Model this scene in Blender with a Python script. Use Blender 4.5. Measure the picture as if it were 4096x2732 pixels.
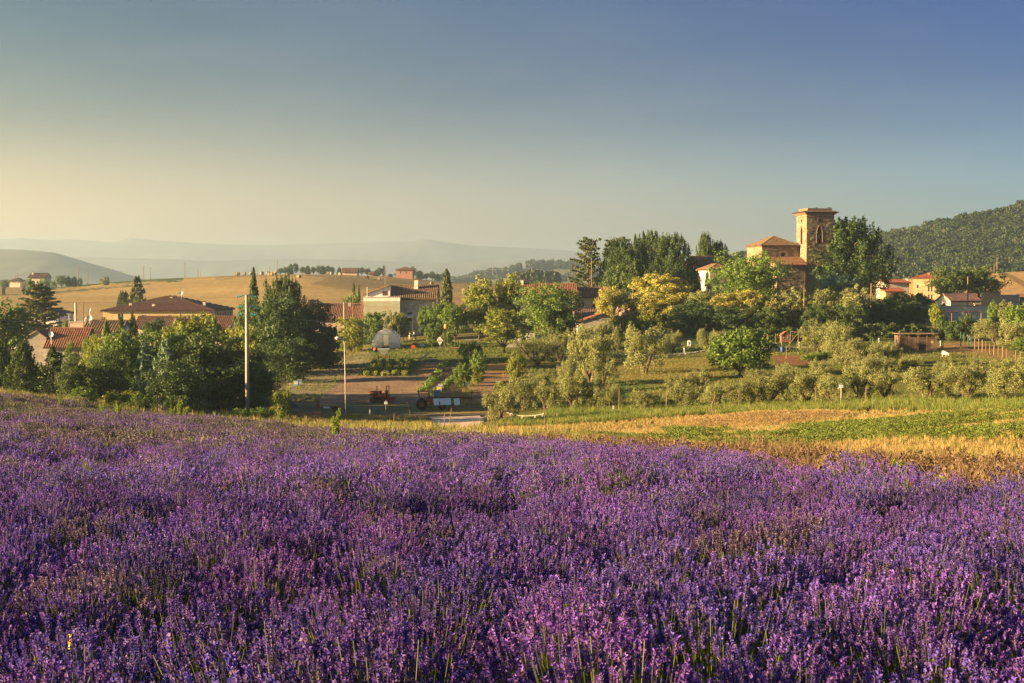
import bpy, bmesh, math, random
import numpy as np
from mathutils import Vector, Matrix
random.seed(7); RNG = np.random.default_rng(11)
for _o in list(bpy.data.objects): bpy.data.objects.remove(_o)
SC = bpy.context.scene
COL = SC.collection
# ------------------------------------------------------------------ camera
CZ = 15.0; FPX = 1024 * 50 / 36.0; HOR = 285.0
PITCH = math.atan((341.5 - HOR) / FPX)
cam_d = bpy.data.cameras.new('camera'); cam_d.lens = 50; cam_d.sensor_width = 36
cam_d.clip_start = 0.1; cam_d.clip_end = 60000
cam = bpy.data.objects.new('camera', cam_d); COL.objects.link(cam)
cam.location = (0, 0, CZ); cam.rotation_euler = (math.pi / 2 - PITCH, 0, 0)
SC.camera = cam
# ------------------------------------------------------------------ sky and sun
SUN_EL = math.radians(11.0); SUN_AZ = math.radians(-102.0)      # azimuth from +Y (view axis), clockwise positive
world = bpy.data.worlds.new('World'); SC.world = world; world.use_nodes = True
wn = world.node_tree; wn.nodes.clear()
def W(t, **k):
    n = wn.nodes.new(t)
    for a, b in k.items(): setattr(n, a, b)
    return n
sky = W('ShaderNodeTexSky', sky_type='NISHITA', sun_disc=False, sun_elevation=SUN_EL, sun_rotation=SUN_AZ,
        altitude=200, air_density=1.0, dust_density=3.0, ozone_density=2.0)
tc = W('ShaderNodeTexCoord'); sep = W('ShaderNodeSeparateXYZ')
wn.links.new(tc.outputs['Generated'], sep.inputs[0])
tint = W('ShaderNodeValToRGB')                         # clearer, bluer air above the dusty horizon; zenith stop raised to fill shadows
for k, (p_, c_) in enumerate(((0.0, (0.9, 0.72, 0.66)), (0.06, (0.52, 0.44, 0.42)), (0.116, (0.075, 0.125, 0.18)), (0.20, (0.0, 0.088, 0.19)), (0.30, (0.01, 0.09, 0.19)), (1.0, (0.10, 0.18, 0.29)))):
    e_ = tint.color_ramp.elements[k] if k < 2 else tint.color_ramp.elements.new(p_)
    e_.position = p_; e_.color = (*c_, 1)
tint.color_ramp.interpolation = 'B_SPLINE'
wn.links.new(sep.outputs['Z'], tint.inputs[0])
side = W('ShaderNodeMapRange', interpolation_type='SMOOTHSTEP')   # warmer towards the low sun, cooler away from it
side.inputs['From Min'].default_value = -0.75; side.inputs['From Max'].default_value = 0.75
wn.links.new(sep.outputs['X'], side.inputs['Value'])
az = W('ShaderNodeMix', data_type='RGBA'); az.inputs[6].default_value = (3.55, 2.42, 1.42, 1); az.inputs[7].default_value = (0.06, 1.2, 2.34, 1)
wn.links.new(side.outputs[0], az.inputs[0])
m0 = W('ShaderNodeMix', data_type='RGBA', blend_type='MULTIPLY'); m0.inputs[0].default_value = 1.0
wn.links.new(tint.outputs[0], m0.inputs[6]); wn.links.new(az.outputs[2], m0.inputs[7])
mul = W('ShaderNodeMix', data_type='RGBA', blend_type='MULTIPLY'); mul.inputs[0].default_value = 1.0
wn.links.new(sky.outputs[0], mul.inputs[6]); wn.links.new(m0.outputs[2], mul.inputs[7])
# thin high cirrus
mp = W('ShaderNodeMapping'); mp.inputs['Scale'].default_value = (1.2, 1.6, 8.0); mp.inputs['Rotation'].default_value = (0.05, 0.08, 0)
cn = W('ShaderNodeTexNoise'); cn.inputs['Scale'].default_value = 3.2; cn.inputs['Detail'].default_value = 5; cn.inputs['Roughness'].default_value = 0.55
wn.links.new(tc.outputs['Generated'], mp.inputs[0]); wn.links.new(mp.outputs[0], cn.inputs[0])
cr = W('ShaderNodeMapRange'); cr.inputs['From Min'].default_value = 0.46; cr.inputs['From Max'].default_value = 0.75
cr.inputs['To Max'].default_value = 0.05
wn.links.new(cn.outputs[0], cr.inputs['Value'])
cm = W('ShaderNodeMix', data_type='RGBA'); cm.inputs[7].default_value = (3.0, 3.0, 3.0, 1)
wn.links.new(cr.outputs[0], cm.inputs[0]); wn.links.new(mul.outputs[2], cm.inputs[6])
bg = W('ShaderNodeBackground'); bg.inputs['Strength'].default_value = 0.053
wo = W('ShaderNodeOutputWorld')
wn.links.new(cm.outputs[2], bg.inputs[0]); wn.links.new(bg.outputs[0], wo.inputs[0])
sun_d = bpy.data.lights.new('sun', 'SUN'); sun_d.energy = 5.0; sun_d.angle = math.radians(0.5); sun_d.color = (1.0, 0.66, 0.32)
sun = bpy.data.objects.new('sun', sun_d); COL.objects.link(sun)
SUNV = Vector((math.sin(SUN_AZ) * math.cos(SUN_EL), math.cos(SUN_AZ) * math.cos(SUN_EL), math.sin(SUN_EL)))
sun.rotation_euler = SUNV.to_track_quat('Z', 'Y').to_euler(); sun.location = (-80, 60, 80)
# ------------------------------------------------------------------ exposure and render settings
SC.view_settings.view_transform = 'Standard'; SC.view_settings.look = 'None'
SC.view_settings.exposure = 2.5; SC.view_settings.gamma = 1.0; SC.view_settings.use_curve_mapping = False
SC.render.engine = 'CYCLES'
SC.cycles.max_bounces = 6; SC.cycles.diffuse_bounces = 3; SC.cycles.glossy_bounces = 2; SC.cycles.transmission_bounces = 3
SC.cycles.transparent_max_bounces = 8; SC.cycles.volume_bounces = 0
SC.cycles.use_denoising = True; SC.cycles.denoiser = 'OPENIMAGEDENOISE'
SC.cycles.denoising_input_passes = 'RGB_ALBEDO_NORMAL'; SC.cycles.denoising_prefilter = 'ACCURATE'
SC.cycles.use_adaptive_sampling = False
SC.cycles.caustics_reflective = False; SC.cycles.caustics_refractive = False
# ================================================================== helpers
def link(o, parent=None):
    COL.objects.link(o)
    if parent is not None: o.parent = parent
    return o
def tag(o, label=None, cat=None, group=None, kind=None):
    if label: o['label'] = label
    if cat: o['category'] = cat
    if group: o['group'] = group
    if kind: o['kind'] = kind
    return o
def thing(name, label, cat, loc=(0, 0, 0), rz=0.0, group=None, scale=None):
    o = bpy.data.objects.new(name, None); o.empty_display_size = 0.3
    o.location = loc; o.rotation_euler = (0, 0, rz)
    if scale is not None: o.scale = scale
    link(o); return tag(o, label, cat, group)
def put(name, mesh, parent=None, loc=(0, 0, 0), rot=(0, 0, 0), scale=(1, 1, 1)):
    o = bpy.data.objects.new(name, mesh); o.location = loc; o.rotation_euler = rot; o.scale = scale
    return link(o, parent)

class MB:
    """collects shapes, builds ONE mesh"""
    def __init__(s): s.v = []; s.f = []; s.m = []; s.mi = 0
    def add(s, vs, fs):
        b = len(s.v); s.v.extend([tuple(map(float, p)) for p in vs]); s.f.extend([tuple(i + b for i in f) for f in fs]); s.m.extend([s.mi] * len(fs)); return s
    def mat(s, i): s.mi = i; return s
    def box(s, x0, x1, y0, y1, z0, z1):
        vs = [(x0,y0,z0),(x1,y0,z0),(x1,y1,z0),(x0,y1,z0),(x0,y0,z1),(x1,y0,z1),(x1,y1,z1),(x0,y1,z1)]
        return s.add(vs, [(0,3,2,1),(4,5,6,7),(0,1,5,4),(1,2,6,5),(2,3,7,6),(3,0,4,7)])
    def bbox(s, c, d, m=None):
        """box of size d at centre c under optional 3x3 rotation"""
        vs = []
        for k in ((-1,-1,-1),(1,-1,-1),(1,1,-1),(-1,1,-1),(-1,-1,1),(1,-1,1),(1,1,1),(-1,1,1)):
            p = Vector((k[0]*d[0]/2, k[1]*d[1]/2, k[2]*d[2]/2))
            if m is not None: p = m @ p
            vs.append(p + Vector(c))
        return s.add(vs, [(0,3,2,1),(4,5,6,7),(0,1,5,4),(1,2,6,5),(2,3,7,6),(3,0,4,7)])
    def beam(s, a, b, w, h=None):
        a, b = Vector(a), Vector(b); d = b - a; L = d.length
        q = d.to_track_quat('Z', 'Y').to_matrix()
        return s.bbox((a + b) / 2, (w, h or w, L), q)
    def tube(s, pts, rad, n=8, cap=True):
        pts = [Vector(p) for p in pts]; R = rad if hasattr(rad, '__len__') else [rad] * len(pts)
        vs = []; fs = []; up = None
        for i, p in enumerate(pts):
            d = (pts[min(i+1, len(pts)-1)] - pts[max(i-1, 0)]).normalized()
            if up is None:
                up = d.orthogonal().normalized()
            else:
                up = (up - d * up.dot(d)); up = up.normalized() if up.length > 1e-6 else d.orthogonal().normalized()
            sd = d.cross(up)
            for k in range(n):
                a = 2 * math.pi * k / n; vs.append(p + (up * math.cos(a) + sd * math.sin(a)) * R[i])
        for i in range(len(pts) - 1):
            for k in range(n):
                fs.append((i*n+k, i*n+(k+1) % n, (i+1)*n+(k+1) % n, (i+1)*n+k))
        if cap:
            fs.append(tuple(range(n))[::-1]); fs.append(tuple((len(pts)-1)*n + k for k in range(n)))
        return s.add(vs, fs)
    def cyl(s, c, r, h, n=16, r2=None, axis='z'):
        c = Vector(c); ax = {'x': Vector((1,0,0)), 'y': Vector((0,1,0)), 'z': Vector((0,0,1))}[axis]
        return s.tube([c, c + ax * h], [r, r if r2 is None else r2], n)
    def prism(s, poly, a, b):
        """extrude polygon (list of 3d points) from offset a to offset b vectors"""
        n = len(poly); a = Vector(a); b = Vector(b)
        vs = [Vector(p) + a for p in poly] + [Vector(p) + b for p in poly]
        fs = [tuple(range(n))[::-1], tuple(range(n, 2*n))] + [(i, (i+1) % n, n + (i+1) % n, n + i) for i in range(n)]
        return s.add(vs, fs)
    def lathe(s, prof, n=16, c=(0,0,0)):
        vs = []; fs = []; c = Vector(c)
        for r, z in prof:
            for k in range(n):
                a = 2*math.pi*k/n; vs.append(c + Vector((r*math.cos(a), r*math.sin(a), z)))
        for i in range(len(prof)-1):
            for k in range(n): fs.append((i*n+k, i*n+(k+1) % n, (i+1)*n+(k+1) % n, (i+1)*n+k))
        return s.add(vs, fs)
    def ball(s, c, r, n=10, m=7):
        rr = r if hasattr(r, '__len__') else (r, r, r); vs = []; fs = []
        for i in range(m+1):
            t = math.pi*i/m
            for k in range(n):
                a = 2*math.pi*k/n
                vs.append((c[0]+rr[0]*math.sin(t)*math.cos(a), c[1]+rr[1]*math.sin(t)*math.sin(a), c[2]+rr[2]*math.cos(t)))
        for i in range(m):
            for k in range(n): fs.append((i*n+k, (i+1)*n+k, (i+1)*n+(k+1) % n, i*n+(k+1) % n))
        return s.add(vs, fs)
    def mesh(s, name, mats, smooth=False):
        me = bpy.data.meshes.new(name); me.from_pydata(s.v, [], s.f)
        for m in (mats if isinstance(mats, (list, tuple)) else [mats]): me.materials.append(m)
        me.polygons.foreach_set('material_index', s.m)
        if smooth: me.polygons.foreach_set('use_smooth', [True] * len(s.f))
        me.update(); return me
    def build(s, name, mats, parent=None, loc=(0,0,0), smooth=False, rz=0.0):
        return put(name, s.mesh(name, mats, smooth), parent, loc, (0, 0, rz))

def np_mesh(name, V, F, mats, attrs=None, mi=None, smooth=False):
    """fast mesh from numpy: F is (n,3) or (n,4)"""
    V = np.asarray(V, np.float32); F = np.asarray(F, np.int32); k = F.shape[1]
    me = bpy.data.meshes.new(name); me.vertices.add(len(V)); me.vertices.foreach_set('co', V.ravel())
    me.loops.add(F.size); me.loops.foreach_set('vertex_index', F.ravel())
    me.polygons.add(len(F)); me.polygons.foreach_set('loop_start', np.arange(0, F.size, k, dtype=np.int32))
    try: me.polygons.foreach_set('loop_total', np.full(len(F), k, np.int32))
    except Exception: pass
    for m in mats: me.materials.append(m)
    if mi is not None: me.polygons.foreach_set('material_index', np.asarray(mi, np.int32))
    me.polygons.foreach_set('use_smooth', np.full(len(F), bool(smooth)))
    me.update(calc_edges=True)
    for an, (dom, typ, dat) in (attrs or {}).items():
        at_ = me.attributes.new(an, typ, dom)
        at_.data.foreach_set('color' if 'COLOR' in typ else ('vector' if typ == 'FLOAT_VECTOR' else 'value'), np.asarray(dat).ravel())
    return me

# ------------------------------------------------------------------ materials
def nn(nt, t, **k):
    n = nt.nodes.new(t)
    for a, b in k.items(): setattr(n, a, b)
    return n
def base_mat(name):
    m = bpy.data.materials.new(name); m.use_nodes = True; nt = m.node_tree
    return m, nt, nt.nodes['Principled BSDF']
def lin(r, g, b):
    f = lambda c: (c/255/12.92 if c/255 <= 0.04045 else ((c/255+0.055)/1.055)**2.4)
    return (f(r), f(g), f(b))
def scale_c(c, k): return tuple(min(1, x*k) for x in c)
def paint(name, c, rough=0.8, var=0.25, scale=3.0, c2=None, bump=0.0, bscale=None, metal=0.0, objvar=0.0, stretch=(1,1,1)):
    """noise-mottled colour with optional second tint and bump"""
    m, nt, b = base_mat(name); tcn = nn(nt, 'ShaderNodeTexCoord'); mpn = nn(nt, 'ShaderNodeMapping'); mpn.inputs['Scale'].default_value = stretch
    nt.links.new(tcn.outputs['Object'], mpn.inputs[0])
    n1 = nn(nt, 'ShaderNodeTexNoise'); n1.inputs['Scale'].default_value = scale; n1.inputs['Detail'].default_value = 6; n1.inputs['Roughness'].default_value = 0.65
    nt.links.new(mpn.outputs[0], n1.inputs[0])
    r = nn(nt, 'ShaderNodeMapRange'); r.inputs['From Min'].default_value = 0.3; r.inputs['From Max'].default_value = 0.7
    nt.links.new(n1.outputs[0], r.inputs['Value'])
    mx = nn(nt, 'ShaderNodeMix', data_type='RGBA')
    mx.inputs[6].default_value = (*scale_c(c, 1 - var), 1); mx.inputs[7].default_value = (*(c2 or scale_c(c, 1 + var)), 1)
    nt.links.new(r.outputs[0], mx.inputs[0]); out = mx.outputs[2]
    if objvar:
        oi = nn(nt, 'ShaderNodeObjectInfo'); mr = nn(nt, 'ShaderNodeMapRange'); mr.inputs['To Min'].default_value = 1 - objvar; mr.inputs['To Max'].default_value = 1 + objvar
        nt.links.new(oi.outputs['Random'], mr.inputs['Value'])
        hs = nn(nt, 'ShaderNodeHueSaturation'); nt.links.new(mr.outputs[0], hs.inputs['Value']); nt.links.new(out, hs.inputs['Color']); out = hs.outputs[0]
    nt.links.new(out, b.inputs['Base Color'])
    b.inputs['Roughness'].default_value = rough; b.inputs['Metallic'].default_value = metal
    b.inputs['Specular IOR Level'].default_value = 0.25
    if bump:
        n2 = nn(nt, 'ShaderNodeTexNoise'); n2.inputs['Scale'].default_value = bscale or scale*3; n2.inputs['Detail'].default_value = 4
        nt.links.new(mpn.outputs[0], n2.inputs[0])
        bp = nn(nt, 'ShaderNodeBump'); bp.inputs['Strength'].default_value = bump; bp.inputs['Distance'].default_value = 0.05
        nt.links.new(n2.outputs[0], bp.inputs['Height']); nt.links.new(bp.outputs[0], b.inputs['Normal'])
    return m
def leaf_mat(name, c1, c2, trans=0.35, objvar=0.12, rough=0.55, huevar=0.0):
    """leaf colour between c1 and c2 by the leaf's own random value, with light passing through"""
    m, nt, b = base_mat(name); at_ = nn(nt, 'ShaderNodeAttribute', attribute_name='rnd')
    mx = nn(nt, 'ShaderNodeMix', data_type='RGBA'); mx.inputs[6].default_value = (*c1, 1); mx.inputs[7].default_value = (*c2, 1)
    nt.links.new(at_.outputs['Fac'], mx.inputs[0])
    oi = nn(nt, 'ShaderNodeObjectInfo'); mr = nn(nt, 'ShaderNodeMapRange'); mr.inputs['To Min'].default_value = 1 - objvar; mr.inputs['To Max'].default_value = 1 + objvar
    nt.links.new(oi.outputs['Random'], mr.inputs['Value'])
    hs = nn(nt, 'ShaderNodeHueSaturation'); nt.links.new(mr.outputs[0], hs.inputs['Value']); nt.links.new(mx.outputs[2], hs.inputs['Color'])
    if huevar:
        mh = nn(nt, 'ShaderNodeMath', operation='MULTIPLY'); mh.inputs[1].default_value = 7.31; fr = nn(nt, 'ShaderNodeMath', operation='FRACT'); m3 = nn(nt, 'ShaderNodeMapRange'); m3.inputs['To Min'].default_value = 0.5-huevar; m3.inputs['To Max'].default_value = 0.5+huevar
        nt.links.new(oi.outputs['Random'], mh.inputs[0]); nt.links.new(mh.outputs[0], fr.inputs[0]); nt.links.new(fr.outputs[0], m3.inputs['Value']); nt.links.new(m3.outputs[0], hs.inputs['Hue'])
    nt.links.new(hs.outputs[0], b.inputs['Base Color']); b.inputs['Roughness'].default_value = rough; b.inputs['Specular IOR Level'].default_value = 0.2
    tr = nn(nt, 'ShaderNodeBsdfTranslucent'); nt.links.new(hs.outputs[0], tr.inputs['Color'])
    ms = nn(nt, 'ShaderNodeMixShader'); ms.inputs[0].default_value = trans
    nt.links.new(b.outputs[0], ms.inputs[1]); nt.links.new(tr.outputs[0], ms.inputs[2])
    nt.links.new(ms.outputs[0], nt.nodes['Material Output'].inputs['Surface'])
    return m
def scatter(name, pts, rots, scs, idx, variants, label=None, cat=None):
    """one 'stuff' object: instances of the variant meshes on points"""
    n = len(pts); me = bpy.data.meshes.new(name); me.vertices.add(n); me.vertices.foreach_set('co', np.asarray(pts, np.float32).ravel())
    for an, typ, dat, key in (('rot', 'FLOAT_VECTOR', rots, 'vector'), ('sc', 'FLOAT_VECTOR', scs, 'vector'), ('vi', 'INT', idx, 'value')):
        a = me.attributes.new(an, typ, 'POINT'); a.data.foreach_set(key, np.asarray(dat, np.int32 if typ == 'INT' else np.float32).ravel())
    o = put(name, me); tag(o, label, cat, kind='stuff')
    ng = bpy.data.node_groups.new(name + '_nodes', 'GeometryNodeTree')
    ng.interface.new_socket('Geometry', in_out='INPUT', socket_type='NodeSocketGeometry'); ng.interface.new_socket('Geometry', in_out='OUTPUT', socket_type='NodeSocketGeometry')
    gi = ng.nodes.new('NodeGroupInput'); go = ng.nodes.new('NodeGroupOutput'); ip = ng.nodes.new('GeometryNodeInstanceOnPoints')
    g2 = ng.nodes.new('GeometryNodeGeometryToInstance')
    for vm in reversed(variants):
        src = SRC.get(vm.name)
        if src is None:
            src = bpy.data.objects.new('source_' + vm.name, vm); SRC_COL.objects.link(src); SRC[vm.name] = src; src['kind'] = 'helper'
        oi = ng.nodes.new('GeometryNodeObjectInfo'); oi.inputs['Object'].default_value = src; oi.inputs['As Instance'].default_value = False
        ng.links.new(oi.outputs['Geometry'], g2.inputs[0])
    ng.links.new(g2.outputs[0], ip.inputs['Instance']); ip.inputs['Pick Instance'].default_value = True
    ng.links.new(gi.outputs[0], ip.inputs['Points'])
    for an, typ, sock in (('vi', 'INT', 'Instance Index'), ('rot', 'FLOAT_VECTOR', 'Rotation'), ('sc', 'FLOAT_VECTOR', 'Scale')):
        na = ng.nodes.new('GeometryNodeInputNamedAttribute'); na.data_type = typ; na.inputs['Name'].default_value = an
        ng.links.new(na.outputs[0], ip.inputs[sock])
    ng.links.new(ip.outputs[0], go.inputs[0])
    md = o.modifiers.new('scatter', 'NODES'); md.node_group = ng
    return o
SRC = {}
SRC_COL = bpy.data.collections.new('scatter_sources'); COL.children.link(SRC_COL)
SRC_COL.hide_render = True; SRC_COL.hide_viewport = False

# ------------------------------------------------------------------ pixel of the photograph (1024 wide) <-> place in the world
CP, SP = math.cos(PITCH), math.sin(PITCH)
def ray(u, v):
    a = (u - 512) / FPX; b = (341.5 - v) / FPX
    return np.array([a, CP + b*SP, -SP + b*CP])
def at(u, v, D):
    d = ray(u, v); return Vector((d[0]*D/d[1], D, CZ + d[2]*D/d[1]))
def proj(x, y, z):
    z = z - CZ; f = y*CP - z*SP; up = y*SP + z*CP
    return 512 + FPX*x/f, 341.5 - FPX*up/f
# ------------------------------------------------------------------ terrain height
_U = np.array([-300, 0, 150, 300, 380, 450, 600, 680, 750, 840, 900, 1024, 1400], float)
_D = np.array([118, 135, 150, 200, 260, 300, 340, 450, 600, 750, 950, 1300, 2500, 16000], float)
_Z = np.array([  # relative to the eye, rows = columns of _U
 [-9.0, -9.8,-11.0,-12.5,-13.0,-13.0,-12.5, -9.0, -5.0, -3.0, -4.0,-30,-60,-60],
 [-9.6,-10.6,-11.6,-12.5,-13.0,-13.0,-12.5, -9.5, -5.0, -2.6, -4.0,-30,-60,-60],
 [-11.1,-12.1,-12.8,-13.0,-13.0,-13.0,-12.5,-10.0,-4.5,  2.6,  0.5,-30,-60,-60],
 [-12.2,-13.1,-13.5,-13.3,-12.8,-12.5,-12.0, -9.5,-2.5,  5.6,  6.5,-30,-60,-60],
 [-12.3,-13.4,-13.8,-13.2,-12.0,-11.2,-10.6, -9.0,-3.5,  2.6,  5.5,-30,-60,-60],
 [-12.2,-13.5,-13.8,-13.1,-11.5,-10.3, -9.6, -8.6,-4.8, -1.2,  2.2,-30,-60,-60],
 [-11.9,-12.8,-13.3,-12.8,-10.9, -8.6, -7.6, -7.6,-6.0, -3.0, -1.5,-30,-60,-60],
 [-11.5,-12.4,-12.9,-12.4,-10.4, -6.0, -4.5, -6.0,-6.0, -3.0, -2.0,-30,-60,-60],
 [-11.1,-12.0,-12.4,-12.1, -9.9, -3.4, -2.9, -5.0,-5.0, -2.0,  0.0,-30,-60,-60],
 [-10.6,-11.5,-11.9,-11.8, -9.6, -3.2, -2.9, -4.5,-3.0,  0.0,  2.0,-30,-60,-60],
 [-10.4,-11.2,-11.6,-11.6, -9.5, -7.4, -6.0, -4.2,-1.5,  1.5,  3.0,-30,-60,-60],
 [-9.8,-10.7,-11.2,-11.2, -9.4, -7.6, -6.2, -3.2, 3.0,  7.0,  7.0,-30,-60,-60],
 [-8.5, -9.5,-10.4,-10.8, -9.4, -7.6, -6.0, -2.0, 6.0, 11.0, 12.0,-30,-60,-60]], float)
def _herm(xk, yk, x):
    """monotone-ish cubic through knots, along last axis of yk"""
    d = np.diff(yk, axis=-1) / np.diff(xk); m = np.zeros_like(yk)
    m[..., 1:-1] = np.where(d[..., :-1]*d[..., 1:] > 0, 2*d[..., :-1]*d[..., 1:]/(d[..., :-1]+d[..., 1:]+1e-12), 0)
    m[..., 0] = d[..., 0]; m[..., -1] = d[..., -1]
    i = np.clip(np.searchsorted(xk, x) - 1, 0, len(xk)-2); h = xk[i+1]-xk[i]; t = np.clip((x-xk[i])/h, 0, 1)
    return (yk[..., i]*(1+2*t)*(1-t)**2 + h*m[..., i]*t*(1-t)**2 + yk[..., i+1]*t*t*(3-2*t) + h*m[..., i+1]*t*t*(t-1))
_DF = np.geomspace(118, 16000, 700); _UF = np.linspace(-300, 1400, 341)
_T = _herm(_U, _herm(_D, _Z, _DF).T.copy(), _UF).T.copy()      # (UF, DF)
def gz(x, y):
    x = np.asarray(x, float); y = np.asarray(y, float)
    yn = np.maximum(y, 0.5); u = np.clip(512 + FPX*x/yn, -300, 1399.9)
    xx = np.clip(x, -70, 70)
    near = -1.95 - 0.0876*np.clip(y, -20, 200) + 0.0015*xx*xx + 0.10*np.sin(x*0.35+1)*np.sin(y*0.22) + 0.05*np.sin(x*0.9)*np.sin(y*0.7+2)
    yd = np.clip(yn, 118, 15999); fi = np.log(yd/118)/np.log(16000/118)*699; i0 = np.clip(fi.astype(int), 0, 698); ft = fi - i0
    gi_ = (u+300)/1700*340; j0 = np.clip(gi_.astype(int), 0, 339); gt = gi_ - j0
    far = (_T[j0, i0]*(1-gt)+_T[j0+1, i0]*gt)*(1-ft) + (_T[j0, i0+1]*(1-gt)+_T[j0+1, i0+1]*gt)*ft
    far = far + np.where((y > 340) & (y < 1100), 0.35*np.sin(x*0.031+1)*np.sin(y*0.027), 0) + 0.06*np.sin(x*0.3)*np.sin(y*0.23)
    t = np.clip((y-104)/(126-104), 0, 1); t = t*t*(3-2*t)
    return CZ + near*(1-t) + far*t
def gp(u, v, dmin=3.0, dmax=1200.0, lift=0.0):
    """where the line of sight through a pixel first meets the ground"""
    d = ray(u, v); ys = np.geomspace(dmin, dmax, 3000); k = ys/d[1]
    h = CZ + d[2]*k - gz(d[0]*k, ys) - lift; i = np.argmax(h < 0)
    if h[i] >= 0:
        i = int(np.argmin(h/ys)); x = d[0]*ys[i]/d[1]; return Vector((x, ys[i], float(gz(x, ys[i]))))
    y = ys[i] if i == 0 else ys[i-1] + (ys[i]-ys[i-1])*h[i-1]/(h[i-1]-h[i]+1e-9)
    x = d[0]*y/d[1]; return Vector((x, y, float(gz(x, y))))
def gd(u, D):
    x = (u-512)/FPX*D; return Vector((x, D, float(gz(x, D))))
def inpoly(u, v, poly):
    p = np.asarray(poly, float); u = np.asarray(u); v = np.asarray(v); c = np.zeros(u.shape, bool); j = len(p)-1
    for i in range(len(p)):
        c ^= ((p[i,1] > v) != (p[j,1] > v)) & (u < (p[j,0]-p[i,0])*(v-p[i,1])/(p[j,1]-p[i,1]+1e-12)+p[i,0]); j = i
    return c
def snoise(x, y, s, seed=0):
    """cheap smooth value noise -1..1"""
    r = np.random.default_rng(seed); ph = r.uniform(0, 6.28, (6, 2)); k = r.uniform(0.6, 1.7, (6, 2))*np.sign(r.uniform(-1, 1, (6, 2))); o = 0
    for a in range(6): o = o + np.sin(x*s*k[a,0]+y*s*k[a,1]+ph[a,0])*np.cos(y*s*k[a,0]*0.8-x*s*k[a,1]*0.7+ph[a,1])
    return o/3.0
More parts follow.
